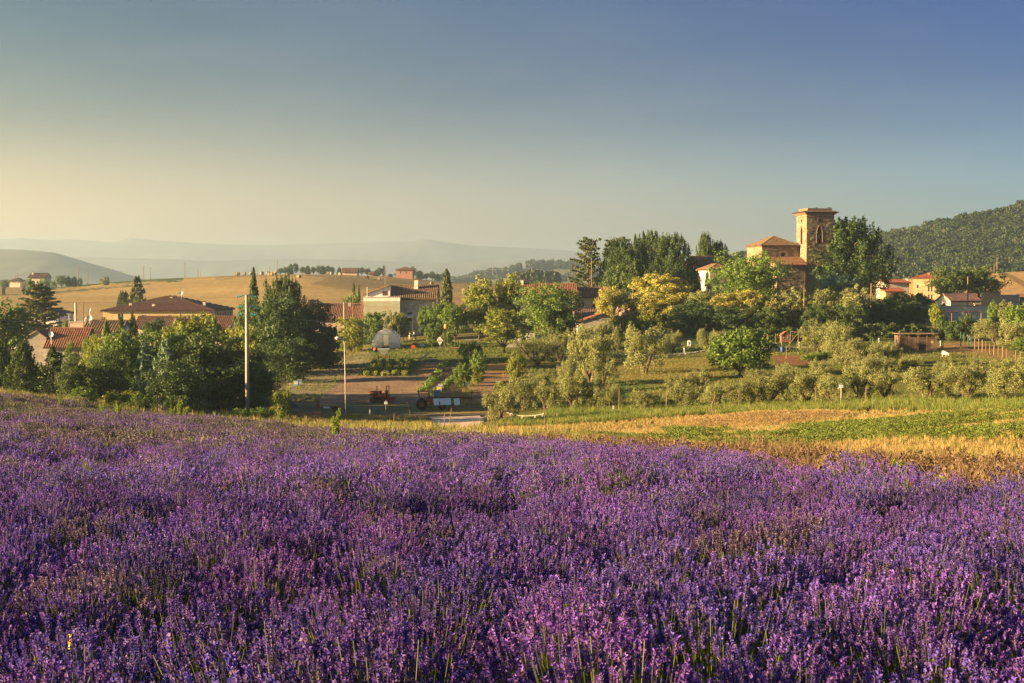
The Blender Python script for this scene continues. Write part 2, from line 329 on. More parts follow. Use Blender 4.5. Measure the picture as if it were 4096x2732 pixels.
# ================================================================== ground
LAV = [(-260, 384), (-100, 388), (0, 394), (60, 400), (140, 411), (220, 419), (300, 427), (370, 431), (470, 434), (540, 441), (600, 448), (655, 453), (740, 465), (800, 473), (871, 479), (950, 487), (1024, 494), (1200, 512), (1500, 900), (512, 3000), (-600, 900)]
STRAW = (0.30, 0.20, 0.075); DRYGRASS = (0.25, 0.185, 0.065); GREEN = (0.095, 0.13, 0.028); SOIL = (0.25, 0.175, 0.11); LSOIL = (0.085, 0.062, 0.036)
GOLD = (0.335, 0.245, 0.095); GOLD2 = (0.27, 0.20, 0.08); MOWN = (0.25, 0.225, 0.12); LAWN = (0.14, 0.145, 0.036); STONY = (0.20, 0.15, 0.085)
def build_ground():
    th = np.radians(np.concatenate([np.linspace(-180, -27, 30)[:-1], np.linspace(-27, 27, 620), np.linspace(27, 180, 30)[1:]]))
    r = np.concatenate([np.linspace(0.0, 4, 4)[1:], np.geomspace(4.2, 118, 130), np.linspace(119, 420, 290), np.geomspace(424, 1300, 130), np.geomspace(1340, 15500, 26)])
    T, R = np.meshgrid(th, r); X = R*np.sin(T); Y = R*np.cos(T); Z = gz(X, Y)
    nr, nt_ = R.shape
    V = np.stack([X, Y, Z], -1).reshape(-1, 3)
    i = np.arange(nr-1)[:, None]*nt_ + np.arange(nt_-1)[None]
    F = np.stack([i, i+1, i+nt_+1, i+nt_], -1).reshape(-1, 4)[:, ::-1]
    x, y, z = V.T; ok = y > 2; yy = np.where(ok, y, 2)
    u, v = proj(x, yy, z); u = np.where(ok, u, -5000); v = np.where(ok, v, 3000)
    ju = u + 4.0*snoise(x, y, 0.5, 3)*np.clip(150/np.maximum(y, 30), 0.2, 3); jv = v + (0.8+2.2*np.clip((130-y)/60, 0, 1))*(snoise(x, y, 0.6, 4)+0.6*snoise(x, y, 1.7, 14))
    C = np.zeros((len(V), 3)); C[:] = DRYGRASS
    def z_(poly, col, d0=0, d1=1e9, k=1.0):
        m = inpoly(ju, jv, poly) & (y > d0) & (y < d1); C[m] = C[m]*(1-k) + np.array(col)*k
    far = y > 330; C[far] = GOLD
    n = snoise(x, y, 0.012, 5); band = (y > 330) & (n > 0.2); C[band] = np.array(GOLD)*0.75 + np.array(GOLD2)*0.25
    # stubble field with bales on the hill, greener and greyer than the ripe field below its track
    z_([(215, 281.5), (240, 278), (300, 275.5), (340, 278), (390, 284), (440, 290), (470, 294), (500, 320), (560, 320), (560, 260), (215, 260)], (0.26, 0.19, 0.07), 480, 1200)
    z_([(330, 277), (390, 284), (400, 288), (350, 290), (310, 284)], (0.235, 0.17, 0.065), 480, 1200)
    z_([(415, 294), (440, 296), (520, 302), (540, 330), (400, 330)], (0.28, 0.19, 0.085), 330, 700)
    z_([(-300, 287.5), (0, 290.3), (60, 288), (120, 283.2), (160, 281), (185, 280), (180, 276), (60, 276), (-300, 270)], (0.07, 0.10, 0.025), 480, 1250)      # green strip on the crest
    z_([(150, 278.5), (185, 281.2), (172, 282), (150, 281)], (0.07, 0.10, 0.025), 480, 1250)
    z_([(-300, 292.5), (0, 293.4), (60, 291), (120, 286), (150, 283), (150, 284.5), (60, 293), (0, 296), (-300, 297)], (0.10, 0.10, 0.035), 480, 1250)
    z_([(960, 250), (1200, 250), (1200, 310), (960, 310)], (0.38, 0.26, 0.10), 400, 1250)
    z_([(985, 272), (1003, 274), (1018, 284), (1040, 292), (1040, 287), (1020, 279), (1005, 272)], (0.20, 0.13, 0.05), 400, 900)
    # village ground
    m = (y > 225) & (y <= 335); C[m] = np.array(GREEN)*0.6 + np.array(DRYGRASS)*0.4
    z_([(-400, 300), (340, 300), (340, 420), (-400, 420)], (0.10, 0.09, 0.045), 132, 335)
    # allotments below the farm
    z_([(340, 342), (560, 340), (560, 372), (400, 376), (330, 372)], GREEN, 140, 330)
    z_([(296, 376), (345, 340), (366, 344), (372, 362), (330, 395), (345, 408), (262, 414), (262, 404)], MOWN, 128, 330)
    z_([(345, 346), (362, 344), (362, 351), (350, 356)], SOIL, 128, 330)
    z_([(345, 376), (411, 376), (425, 362), (452, 362), (424, 391), (420, 404), (395, 404), (340, 403), (318, 402)], SOIL, 128, 330)
    z_([(411, 374), (420, 364), (452, 363), (440, 374)], (0.27, 0.165, 0.06), 128, 330)
    z_([(434, 374), (462, 360), (450, 397), (428, 400), (422, 396)], (0.23, 0.15, 0.085), 128, 330)
    z_([(480, 377), (488, 364), (510, 363), (508, 380), (500, 398), (470, 401)], (0.23, 0.15, 0.085), 128, 330)
    z_([(484, 372), (488, 364), (512, 363), (508, 377)], (0.30, 0.18, 0.065), 128, 330)
    z_([(300, 402), (345, 404), (425, 403), (425, 414), (300, 415)], (0.19, 0.17, 0.08), 128, 330)
    z_([(500, 340), (525, 340), (525, 362), (480, 362)], (0.085, 0.125, 0.026), 128, 330)
    # olive grove and orchard lawn
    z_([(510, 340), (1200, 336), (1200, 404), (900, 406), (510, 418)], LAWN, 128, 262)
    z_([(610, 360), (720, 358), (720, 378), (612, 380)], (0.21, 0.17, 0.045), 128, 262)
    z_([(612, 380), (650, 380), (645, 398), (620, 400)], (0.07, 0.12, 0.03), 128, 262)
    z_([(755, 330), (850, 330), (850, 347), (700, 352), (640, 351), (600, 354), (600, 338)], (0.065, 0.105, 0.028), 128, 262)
    z_([(774, 356), (825, 354), (828, 364), (776, 366)], (0.19, 0.10, 0.05), 128, 262)
    z_([(930, 343), (975, 342), (1010, 350), (1024, 362), (985, 358), (945, 352)], (0.24, 0.16, 0.07), 128, 262)
    # near field on the right: stony lavender margin, straw, lucerne, verge
    z_([(430, 428), (655, 455), (1024, 496), (1300, 530), (1300, 460), (1024, 463), (850, 455), (700, 447), (560, 440)], STONY, 8, 140)
    z_([(430, 426), (560, 440), (700, 447), (850, 455), (1024, 463), (1300, 460), (1300, 440), (1024, 447), (820, 449), (640, 441), (500, 430)], (0.26, 0.195, 0.075), 8, 140)
    z_([(500, 424), (620, 432), (690, 424), (830, 423), (900, 414), (1300, 405), (1300, 440), (1024, 447), (820, 449), (640, 441)], (0.29, 0.225, 0.085), 8, 140)
    z_([(640, 430), (760, 431), (900, 417), (1024, 403), (1300, 396), (1300, 432), (1024, 438), (850, 441), (700, 440)], (0.19, 0.19, 0.05), 8, 150)
    z_([(500, 420), (560, 409), (690, 404), (705, 413), (640, 418), (560, 424)], (0.12, 0.155, 0.03), 8, 160)
    z_([(676, 424), (710, 415), (760, 411), (800, 412), (835, 416), (790, 421), (720, 425)], (0.33, 0.205, 0.085), 8, 160)
    LW = [gp(a, b, 2.5, 160, 0.5) for a, b in LAV[:-3]]; m = inpoly(x, y, [(p.x, p.y) for p in LW] + [(14, 1.5), (-14, 1.5)]); C[m] = LSOIL
    C[~ok] = LSOIL
    C *= (1 + 0.10*snoise(x, y, 0.8, 8) + 0.08*snoise(x, y, 2.3, 9))[:, None]
    C4 = np.concatenate([np.clip(C, 0, 1), np.ones((len(C), 1))], 1)
    m, nt, b = base_mat('ground_soil_and_grass'); a = nn(nt, 'ShaderNodeAttribute', attribute_name='tone'); g = nn(nt, 'ShaderNodeNewGeometry')
    outc = a.outputs['Color']
    for sc_, lo, hi, det in ((0.035, 0.80, 1.20, 5), (0.9, 0.70, 1.30, 6), (7.0, 0.70, 1.30, 3)):
        n1 = nn(nt, 'ShaderNodeTexNoise'); n1.inputs['Scale'].default_value = sc_; n1.inputs['Detail'].default_value = det; n1.inputs['Roughness'].default_value = 0.7
        mp_ = nn(nt, 'ShaderNodeMapping'); mp_.inputs['Scale'].default_value = (0.38, 1, 1); nt.links.new(g.outputs['Position'], mp_.inputs[0]); nt.links.new(mp_.outputs[0], n1.inputs[0])
        mr = nn(nt, 'ShaderNodeMapRange'); mr.inputs['From Min'].default_value = 0.3; mr.inputs['From Max'].default_value = 0.7; mr.inputs['To Min'].default_value = lo; mr.inputs['To Max'].default_value = hi
        nt.links.new(n1.outputs[0], mr.inputs['Value'])
        hs = nn(nt, 'ShaderNodeHueSaturation'); nt.links.new(mr.outputs[0], hs.inputs['Value']); nt.links.new(outc, hs.inputs['Color']); outc = hs.outputs[0]
    nt.links.new(outc, b.inputs['Base Color']); b.inputs['Roughness'].default_value = 0.95; b.inputs['Specular IOR Level'].default_value = 0.05
    n2 = nn(nt, 'ShaderNodeTexNoise'); n2.inputs['Scale'].default_value = 1.6; n2.inputs['Detail'].default_value = 8; n2.inputs['Roughness'].default_value = 0.75
    nt.links.new(g.outputs['Position'], n2.inputs[0]); bp = nn(nt, 'ShaderNodeBump'); bp.inputs['Strength'].default_value = 0.9; bp.inputs['Distance'].default_value = 0.35
    nt.links.new(n2.outputs[0], bp.inputs['Height']); nt.links.new(bp.outputs[0], b.inputs['Normal'])
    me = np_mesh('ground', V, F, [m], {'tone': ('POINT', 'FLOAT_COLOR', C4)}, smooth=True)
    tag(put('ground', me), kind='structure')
build_ground()
def drape(name, poly_uv, mat, lift, dmin=120, dmax=300, step=0.8, ragged=0.0):
    """sheet on the terrain bounded by a world polygon"""
    P = [gp(a, b, dmin, dmax) for a, b in poly_uv]; px = []; rg = random.Random(len(name))
    for i_, p_ in enumerate(P):
        q_ = P[(i_+1) % len(P)]; L_ = max(1, int((q_-p_).length/0.7)) if ragged else 1
        for k_ in range(L_): w_ = p_.lerp(q_, k_/L_); px.append((w_.x+rg.uniform(-ragged, ragged), w_.y+rg.uniform(-ragged, ragged)))
    x0, x1 = min(p[0] for p in px), max(p[0] for p in px); y0, y1 = min(p[1] for p in px), max(p[1] for p in px)
    bm = bmesh.new(); f = bm.faces.new([bm.verts.new((a, b, 0)) for a, b in px])
    for ax, lo, hi in ((0, x0, x1), (1, y0, y1)):
        k = lo + step
        while k < hi:
            no = (1, 0, 0) if ax == 0 else (0, 1, 0); co = (k, 0, 0) if ax == 0 else (0, k, 0)
            bmesh.ops.bisect_plane(bm, geom=bm.verts[:]+bm.edges[:]+bm.faces[:], plane_co=co, plane_no=no); k += step
    for vv in bm.verts: vv.co.z = float(gz(vv.co.x, vv.co.y)) + lift
    bmesh.ops.recalc_face_normals(bm, faces=bm.faces)
    me = bpy.data.meshes.new(name); bm.to_mesh(me); bm.free(); me.materials.append(mat)
    return tag(put(name, me), kind='structure')
M_ROAD = paint('asphalt', (0.075, 0.068, 0.06), 0.9, 0.25, 0.7, bump=0.3, bscale=9)
M_GRAVEL = paint('pale_gravel', (0.62, 0.47, 0.33), 0.95, 0.22, 1.5, bump=0.6, bscale=6)
drape('road', [(262, 417.6), (330, 416.6), (420, 415.0), (490, 414.2), (490, 416.0), (420, 417.4), (330, 419.2), (262, 420)], M_ROAD, 0.05)
drape('gravel_drive', [(424, 417.4), (482, 416.2), (484, 420), (481, 425), (480, 431), (478, 436), (446, 436), (440, 430), (436, 424)], M_GRAVEL, 0.07, 90, ragged=0.28)

# ------------------------------------------------------------------ far mountains and hills
def ridge(name, pts, D, depth, base_z, mat, rough=1.0, n=260, seed=1, u_ext=400, relief=0.42):
    """a mountain body: skyline through (u,v) points at distance D, falling to base_z in front and behind"""
    us = np.linspace(pts[0][0]-u_ext, pts[-1][0]+u_ext, n); vs = np.interp(us, [p[0] for p in pts], [p[1] for p in pts])
    r = np.random.default_rng(seed); nz = np.zeros(n)
    for k, a in ((8, 1.0), (17, 0.7), (37, 0.45), (80, 0.25)):
        nz += a*np.interp(np.linspace(0, k, n), np.arange(k+1), r.uniform(-1, 1, k+1))
    vs = vs + nz*rough
    rows = 44; x0 = (us-512)/FPX*D; zt = CZ + (HOR-vs)/FPX*D; V = []; sm_ = lambda a, s_: a if s_ < 1 else np.convolve(np.pad(a, 3*int(s_), mode='edge'), np.exp(-0.5*(np.arange(-3*int(s_), 3*int(s_)+1)/s_)**2)/np.exp(-0.5*(np.arange(-3*int(s_), 3*int(s_)+1)/s_)**2).sum(), mode='valid'); px = 1.0/FPX*D
    for k in range(rows):
        q = -1.0+1.25*k/(rows-5) if k < rows-4 else 0.25+0.2*(k-rows+5); q = min(q, 1.0)
        h = np.clip(1-np.abs(q) if q < 0 else 1-q*1.0, 0, 1)**(0.85 if q < 0 else 1.0); y = D+q*depth; X = x0*(y/D if q < 0 else 1)
        nz = 0
        for sc_, am in ((0.010, 0.9), (0.023, 0.55), (0.055, 0.40), (0.12, 0.26), (0.25, 0.14)): nz = nz + am*snoise(X/px, np.full(n, y*0.5/px)+13.0*seed, sc_, seed+int(sc_*1000))
        amp = 4.5*px*np.clip(4*h*(1-h)+0.0, 0, 1)*relief
        V.append(np.stack([X, np.full(n, y), base_z + (sm_(zt, abs(q)*70 if q < 0 else 0)-base_z)*h + amp*nz*(0.0 if abs(q) < 1e-6 else 1.0)*np.clip(np.abs(q)*4, 0, 1)], -1))
    V = np.concatenate(V); i = np.arange(rows-1)[:, None]*n + np.arange(n-1)[None]
    F = np.stack([i, i+1, i+n+1, i+n], -1).reshape(-1, 4)
    return tag(put(name, np_mesh(name, V, F, [mat], smooth=True)), kind='structure')
M_MTN = paint('hazed_mountain_scrub', (0.15, 0.18, 0.165), 0.95, 0.3, 0.002)  # scrub tone lightened to blue-grey: part of the distance haze is in the colour
M_HILL = paint('hill_scrub', (0.12, 0.145, 0.10), 0.95, 0.3, 0.008, c2=(0.17, 0.17, 0.11))
ridge('mountain_range', [(-200, 240), (0, 239), (20, 237.5), (50, 240), (75, 239), (110, 242), (130, 237.5), (160, 241), (210, 244), (260, 245.5), (330, 243.5), (400, 242), (425, 239.5), (470, 246), (520, 248), (580, 251.5), (640, 256), (700, 262), (900, 275)], 7000, 1300, CZ-60, M_MTN, 0.5, 620, 5)
ridge('mountain_foothills', [(-200, 262), (0, 258), (90, 256), (200, 260), (300, 258), (420, 262), (520, 259), (600, 262), (800, 270)], 5300, 1000, CZ-60, M_MTN, 1.2, 500, 9)
ridge('blue_hill', [(-300, 246), (-150, 247.5), (0, 249.2), (25, 249.8), (55, 252.5), (70, 257), (90, 263), (115, 270), (140, 278), (165, 284), (260, 296)], 3300, 800, CZ-60, M_HILL, 0.35, 420, 12)
ridge('pasture_hill', [(360, 300), (440, 289), (462, 281), (485, 276), (515, 269.5), (528, 266.5), (545, 264.6), (580, 265.5), (640, 268), (700, 262), (735, 252), (760, 251), (800, 262), (900, 270), (1000, 272)], 2300, 700, CZ-50, paint('dry_pasture', (0.26, 0.20, 0.085), 0.95, 0.35, 0.006, c2=(0.10, 0.13, 0.045), bump=0.0), 0.3, 260, 22)
# ================================================================== lavender
M_FLORET = leaf_mat('lavender_floret', (0.088, 0.046, 0.34), (0.245, 0.135, 0.54), 0.25, 0.32, huevar=0.024)
M_CALYX = leaf_mat('lavender_calyx', (0.07, 0.042, 0.11), (0.16, 0.09, 0.14), 0.12, 0.2)
M_FADED = leaf_mat('lavender_faded', (0.12, 0.095, 0.17), (0.22, 0.17, 0.23), 0.2, 0.25)
M_STALK = leaf_mat('lavender_stalk', (0.055, 0.090, 0.018), (0.18, 0.20, 0.05), 0.3, 0.2)
def quads(P, A, B):
    """diamond leaves: centre P, half axes A (long) and B (wide) -> V, F"""
    n = len(P); V = np.stack([P-A, P+B, P+A, P-B], 1).reshape(-1, 3); F = np.arange(4*n).reshape(n, 4); return V, F
def unit(a): return a/(np.linalg.norm(a, axis=-1, keepdims=True)+1e-9)
def merge(parts):
    V, F, M, R = [], [], [], []; b = 0
    for v, f, m, r in parts:
        V.append(v); F.append(f+b); M.append(np.full(len(f), m)); R.append(r); b += len(v)
    return np.concatenate(V), np.concatenate(F), np.concatenate(M), np.concatenate(R)
def lavender_mesh(name, seed, stalks, detail, lean=(0, 0), flower=1.0, faded=False, h=0.62, rad=0.50):
    r = np.random.default_rng(seed); n = stalks
    q = np.sqrt(r.uniform(0, 1, n)); a = r.uniform(0, 2*np.pi, n); spread = q*r.uniform(0.75, 1.15, n)
    base = np.stack([np.cos(a)*q*0.16, np.sin(a)*q*0.16, np.zeros(n)], 1)
    L = h*(1.10 - 0.48*q**2)*r.uniform(0.80, 1.16, n)
    tip = np.stack([np.cos(a)*spread*rad + lean[0]*L, np.sin(a)*spread*rad + lean[1]*L, L], 1) + r.normal(0, 0.022, (n, 3))
    mid = base*0.35 + tip*0.65; mid[:, 2] *= 0.93
    ax = unit(tip - mid); side = unit(np.cross(ax, r.normal(0, 1, (n, 3))))
    w = 0.0014 if detail == 2 else (0.0030 if detail == 1 else 0.008)
    green, fl = [], []
    rs = r.uniform(0, 1, n)
    for p0, p1 in (((base, mid), (mid, tip)) if detail == 2 else ((base, tip),)) if False else (((base, mid), (mid, tip)) if detail == 2 else ((base, tip),)):
        V = np.stack([p0-side*w, p0+side*w, p1+side*w, p1-side*w], 1).reshape(-1, 3); green.append((V, np.arange(4*n).reshape(n, 4), 0, np.repeat(rs, 4)))
    # narrow leaves low in the bush
    k = {2: 520, 1: 230, 0: 100}[detail]; aa = r.uniform(0, 2*np.pi, k); qq = np.sqrt(r.uniform(0, 1, k)); hh = r.uniform(0.02, 0.42, k)*(1-0.5*qq)
    P = np.stack([np.cos(aa)*qq*rad*0.95, np.sin(aa)*qq*rad*0.95, hh], 1); d = unit(np.stack([np.cos(aa)*qq, np.sin(aa)*qq, np.full(k, 0.8)], 1) + r.normal(0, 0.35, (k, 3)))
    ll = {2: 0.035, 1: 0.06, 0: 0.10}[detail]; B = unit(np.cross(d, r.normal(0, 1, (k, 3))))
    V, F = quads(P, d*ll*r.uniform(0.7, 1.4, (k, 1)), B*ll*0.16); green.append((V, F, 0, np.repeat(r.uniform(0, 0.9, k), 4)))
    keep = r.uniform(0, 1, n) < flower; T, AX, SD = tip[keep], ax[keep], side[keep]; m = len(T); S2 = np.cross(AX, SD)
    HL = r.uniform(0.042, 0.075, m)[:, None]*(1.0 if detail == 2 else 1.1)
    rc = r.uniform(0, 1, m)
    if detail == 2:
        wd = 0.0048; rings = [(0.0, 0.5), (0.35, 1.0), (0.75, 0.85), (1.0, 0.3)]
        V = np.stack([T - AX*HL*0.25 + AX*HL*t + (SD*c + S2*s)*wd*k_ for t, k_ in rings for c, s in ((1,0),(0,1),(-1,0),(0,-1))], 1)
        F = np.array([(i*4+j, i*4+(j+1) % 4, (i+1)*4+(j+1) % 4, (i+1)*4+j) for i in range(3) for j in range(4)])
        fl.append((V.reshape(-1, 3), (np.arange(m)[:, None, None]*16 + F[None]).reshape(-1, 4), 1, np.repeat(rc, 16)))
        W_, K = 6, 5
        for wi in range(W_):
            t = wi/(W_-1); full = 1.0 - 0.35*abs(t-0.55)
            for kk in range(K):
                an = 2*np.pi*(kk/K) + wi*0.7 + r.uniform(-0.3, 0.3, m); o = SD*np.cos(an)[:, None] + S2*np.sin(an)[:, None]
                P = T - AX*HL*0.25 + AX*HL*(t*1.0+0.04) + o*0.0075*full + r.normal(0, 0.0014, (m, 3))
                d = unit(o*0.75 + AX*0.8 + r.normal(0, 0.25, (m, 3))); B = unit(np.cross(d, AX+r.normal(0, 0.3, (m, 3))))
                s_ = r.uniform(0.0058, 0.0098, (m, 1))*full
                V, F = quads(P, d*s_*1.15, B*s_*0.85); isf = 2 if (kk+wi) % 5 else 1
                fl.append((V, F, isf, np.repeat(np.clip(rc*0.5+r.uniform(0, 0.5, m)+0.15*t, 0, 1), 4)))
    else:
        W_, K, s0, ro = (5, 3, 0.0125, 0.0085) if detail == 1 else (3, 2, 0.021, 0.010)
        for wi in range(W_):
            t = wi/(W_-1)
            for kk in range(K):
                an = 2*np.pi*(kk/K) + wi*1.1 + r.uniform(-0.5, 0.5, m); o = SD*np.cos(an)[:, None] + S2*np.sin(an)[:, None]
                P = T - AX*HL*0.3 + AX*HL*(t*1.1) + o*ro + r.normal(0, 0.002, (m, 3)); d = unit(o*0.4 + AX*0.9 + r.normal(0, 0.35, (m, 3))); B = unit(np.cross(d, AX+r.normal(0, 0.5, (m, 3)))); s_ = s0*r.uniform(0.7, 1.25, (m, 1))*(1.05-0.35*t)
                V, F = quads(P, d*s_*1.15, B*s_*0.72); fl.append((V, F, 1 if (wi == 0 or (kk+2*wi) % 5 == 0) else 2, np.repeat(np.clip(rc*0.5+r.uniform(0, 0.5, m), 0, 1), 4)))
    gV, gF, gM, gR = merge(green); fV, fF, fM, fR = merge(fl) if m else (np.zeros((0, 3)), np.zeros((0, 4), int), np.zeros(0), np.zeros(0))
    mats = [M_STALK, M_CALYX, M_FADED if faded else M_FLORET]
    gm = np_mesh(name + '_stalks', gV, gF, mats, {'rnd': ('POINT', 'FLOAT', gR)}, gM)
    fm = np_mesh(name + '_flowers', fV, fF, mats, {'rnd': ('POINT', 'FLOAT', fR)}, fM) if m else None
    if detail == 2: return gm, fm
    aV, aF, aM, aR = merge(green + fl)
    return np_mesh(name, aV, aF, mats, {'rnd': ('POINT', 'FLOAT', aR)}, aM)
def build_lavender():
    LW = [gp(a, b, 2.5, 160, 0.5) for a, b in LAV[:-3]]
    poly = [(p.x, p.y) for p in LW] + [(14, 1.5), (-14, 1.5)]
    poly = [(-52, 120)] + [q for q in poly if q[0] > -52] if False else poly
    r = np.random.default_rng(4); s = 0.76
    gx, gy = np.meshgrid(np.arange(-62, 62, s), np.arange(2.2, 150, s)); x = gx.ravel() + r.uniform(-0.24, 0.24, gx.size); y = gy.ravel() + r.uniform(-0.24, 0.24, gx.size)
    keep = inpoly(x, y, poly) & (np.abs(x) < 0.40*y + 2.5); x, y = x[keep], y[keep]
    z = gz(x, y); u, v = proj(x, y, z)
    pat = snoise(x, y, 0.11, 31)*0.6 + snoise(x, y, 0.31, 32)*0.5
    edge = np.clip((y-26)/56, 0, 1)
    # near bare hollow at the lower left of the picture, a few thin spots elsewhere
    thin = (np.abs(x+1.75) < 0.3) & (np.abs(y-8.6) < 0.3)
    thin |= (snoise(x, y, 1.3, 41) > 1.0)
    gap = snoise(x, y, 0.55, 44) > 0.98 - 0.45*np.clip((y-70)/45, 0, 1)
    ok = ~thin & ~gap; x, y, z, u, v, pat, edge = [q[ok] for q in (x, y, z, u, v, pat, edge)]
    d2 = x*x+y*y; order = np.argsort(d2)
    inview = (u > -90) & (u < 1114) & (v < 1150)
    near = [i for i in order if inview[i]][:300]; nearset = np.zeros(len(x), bool); nearset[near] = True
    NV = [lavender_mesh('lavender_near%d' % k, 100+k, 230, 2, lean=[(0.10, -.05), (-.22, 0.0), (0.05, 0.08), (-.12, -.1), (.18, 0), (-.02, -.12)][k], h=[0.62, 0.66, 0.56, 0.64, 0.60, 0.68][k], faded=(k == 3)) for k in range(6)]
    for i in near:
        k = int(r.integers(0, 6)); sc = r.uniform(0.88, 1.18); g_, f_ = NV[k]
        if k == 3 and r.uniform() < 0.5: k = 0; g_, f_ = NV[0]
        o = put('lavender_bush', g_, None, (x[i], y[i], z[i]-0.02), (0, 0, r.uniform(-0.9, 0.9)), (sc*1.05, sc*1.05, sc*r.uniform(0.92, 1.1)))
        tag(o, 'bush of flowering purple lavender in the nearest part of the field', 'lavender', 'lavender bushes of the foreground')
        put('flowers', f_, o)
    mid = [lavender_mesh('lavender_mid%d' % k, 200+k, 130, 1, flower=0.85, lean=[(0.1, 0), (-.18, 0), (0, -.1), (-.05, .1)][k], h=0.60+0.03*k) for k in range(4)]
    mid += [lavender_mesh('lavender_mid_faded%d' % k, 240+k, 150, 1, faded=True, h=0.56) for k in range(2)] + [lavender_mesh('lavender_mid_green%d' % k, 250+k, 120, 1, flower=0.25, faded=True, h=0.5) for k in range(2)]
    farv = [lavender_mesh('lavender_far%d' % k, 300+k, 64, 0, flower=0.85, h=0.60) for k in range(3)]
    farv += [lavender_mesh('lavender_far_faded%d' % k, 340+k, 85, 0, faded=True, h=0.56) for k in range(3)] + [lavender_mesh('lavender_far_green%d' % k, 350+k, 70, 0, flower=0.25, faded=True, h=0.5) for k in range(2)]
    rest = ~nearset; x, y, z, pat, edge = [q[rest] for q in (x, y, z, pat, edge)]; n = len(x)
    val = pat + r.normal(0, 0.25, n) + edge*1.05
    kind = np.where(val > 0.95, 2, np.where(val > 0.5, 1, 0)); ismid = y < 46
    idx = np.where(ismid, np.where(kind == 0, r.integers(0, 4, n), np.where(kind == 1, r.integers(4, 6, n), r.integers(6, 8, n))), 8 + np.where(kind == 0, r.integers(0, 3, n), np.where(kind == 1, r.integers(3, 6, n), r.integers(6, 8, n))))
    sc = r.uniform(0.86, 1.2, n)*(1+0.16*snoise(x, y, 0.5, 61)); scs = np.stack([sc*1.08, sc*1.08, sc*r.uniform(0.9, 1.1, n)], 1)
    rots = np.stack([np.zeros(n), np.zeros(n), r.uniform(0, 6.28, n)], 1)
    scatter('lavender_field', np.stack([x, y, z-0.02], 1), rots, scs, idx, mid + farv, 'purple lavender covering the field beyond the nearest bushes', 'lavender')
build_lavender()
# ================================================================== trees
M_BARK = paint('bark', (0.10, 0.075, 0.05), 0.95, 0.35, 4, bump=0.6, bscale=14, stretch=(1, 1, 0.25))
M_BARK2 = paint('cedar_bark', (0.16, 0.10, 0.065), 0.95, 0.3, 4, bump=0.6, bscale=14, stretch=(1, 1, 0.25))
LM = {
 'green': leaf_mat('leaf_green', (0.078, 0.147, 0.022), (0.178, 0.256, 0.046), 0.30),
 'dark': leaf_mat('leaf_dark', (0.036, 0.080, 0.022), (0.095, 0.150, 0.040), 0.22),
 'ever': leaf_mat('leaf_evergreen', (0.048, 0.095, 0.024), (0.130, 0.175, 0.045), 0.24),
 'olive': leaf_mat('leaf_olive', (0.150, 0.185, 0.060), (0.33, 0.34, 0.125), 0.3), 'olive_old': leaf_mat('leaf_olive_old', (0.163, 0.194, 0.074), (0.341, 0.341, 0.147), 0.25),
 'yellow': leaf_mat('leaf_yellowgreen', (0.147, 0.202, 0.028), (0.295, 0.310, 0.056), 0.35),
 'bloom': leaf_mat('chestnut_bloom', (0.40, 0.36, 0.07), (0.62, 0.53, 0.14), 0.35),
 'silver': leaf_mat('leaf_silver', (0.116, 0.209, 0.116), (0.264, 0.357, 0.202), 0.25),
 'brown': leaf_mat('leaf_brownish', (0.171, 0.163, 0.046), (0.341, 0.279, 0.093), 0.3),
 'cedar': leaf_mat('leaf_cedar', (0.062, 0.105, 0.034), (0.178, 0.194, 0.056), 0.2),
 'pink': leaf_mat('pink_blossom', (0.55, 0.30, 0.28), (0.75, 0.55, 0.48), 0.3),
}
def leaves(r, C, R, n, size, out=0.9, asp=0.55, flat=1.0, up=0.0):
    """n diamond leaves round each clump centre C (k,3), radii R (k,3)"""
    k = len(C); d = unit(r.normal(0, 1, (k, n, 3))); rad = r.uniform(0.45, 1.08, (k, n, 1))
    P = C[:, None] + d*R[:, None]*rad; P = P.reshape(-1, 3); d = d.reshape(-1, 3); m = len(P)
    nrm = unit(d*out + r.normal(0, 0.62, (m, 3)) + np.array([0, 0, up])); a = unit(np.cross(nrm, r.normal(0, 1, (m, 3)))); b = np.cross(nrm, a)
    s = size*r.uniform(0.6, 1.4, (m, 1)); V, F = quads(P, a*s, b*s*asp*flat)
    cl = np.repeat(r.uniform(0, 1, k), n); rnd = np.clip(0.45*cl + 0.55*r.uniform(0, 1, m), 0, 1)
    return V, F, rnd
def fib(n, r, jit=0.25):
    i = np.arange(n)+0.5; ph = np.arccos(1-2*i/n); th = np.pi*(1+5**0.5)*i
    return unit(np.stack([np.cos(th)*np.sin(ph), np.sin(th)*np.sin(ph), np.cos(ph)], 1) + r.normal(0, jit, (n, 3)))
def crown_mesh(name, parts, mats):
    V, F, M, R = [], [], [], []; b = 0
    for (v, f, rn), mi in parts:
        V.append(v); F.append(f+b); M.append(np.full(len(f), mi)); R.append(np.repeat(rn, 4)); b += len(v)
    return np_mesh(name, np.concatenate(V), np.concatenate(F), mats, {'rnd': ('POINT', 'FLOAT', np.concatenate(R))}, np.concatenate(M))
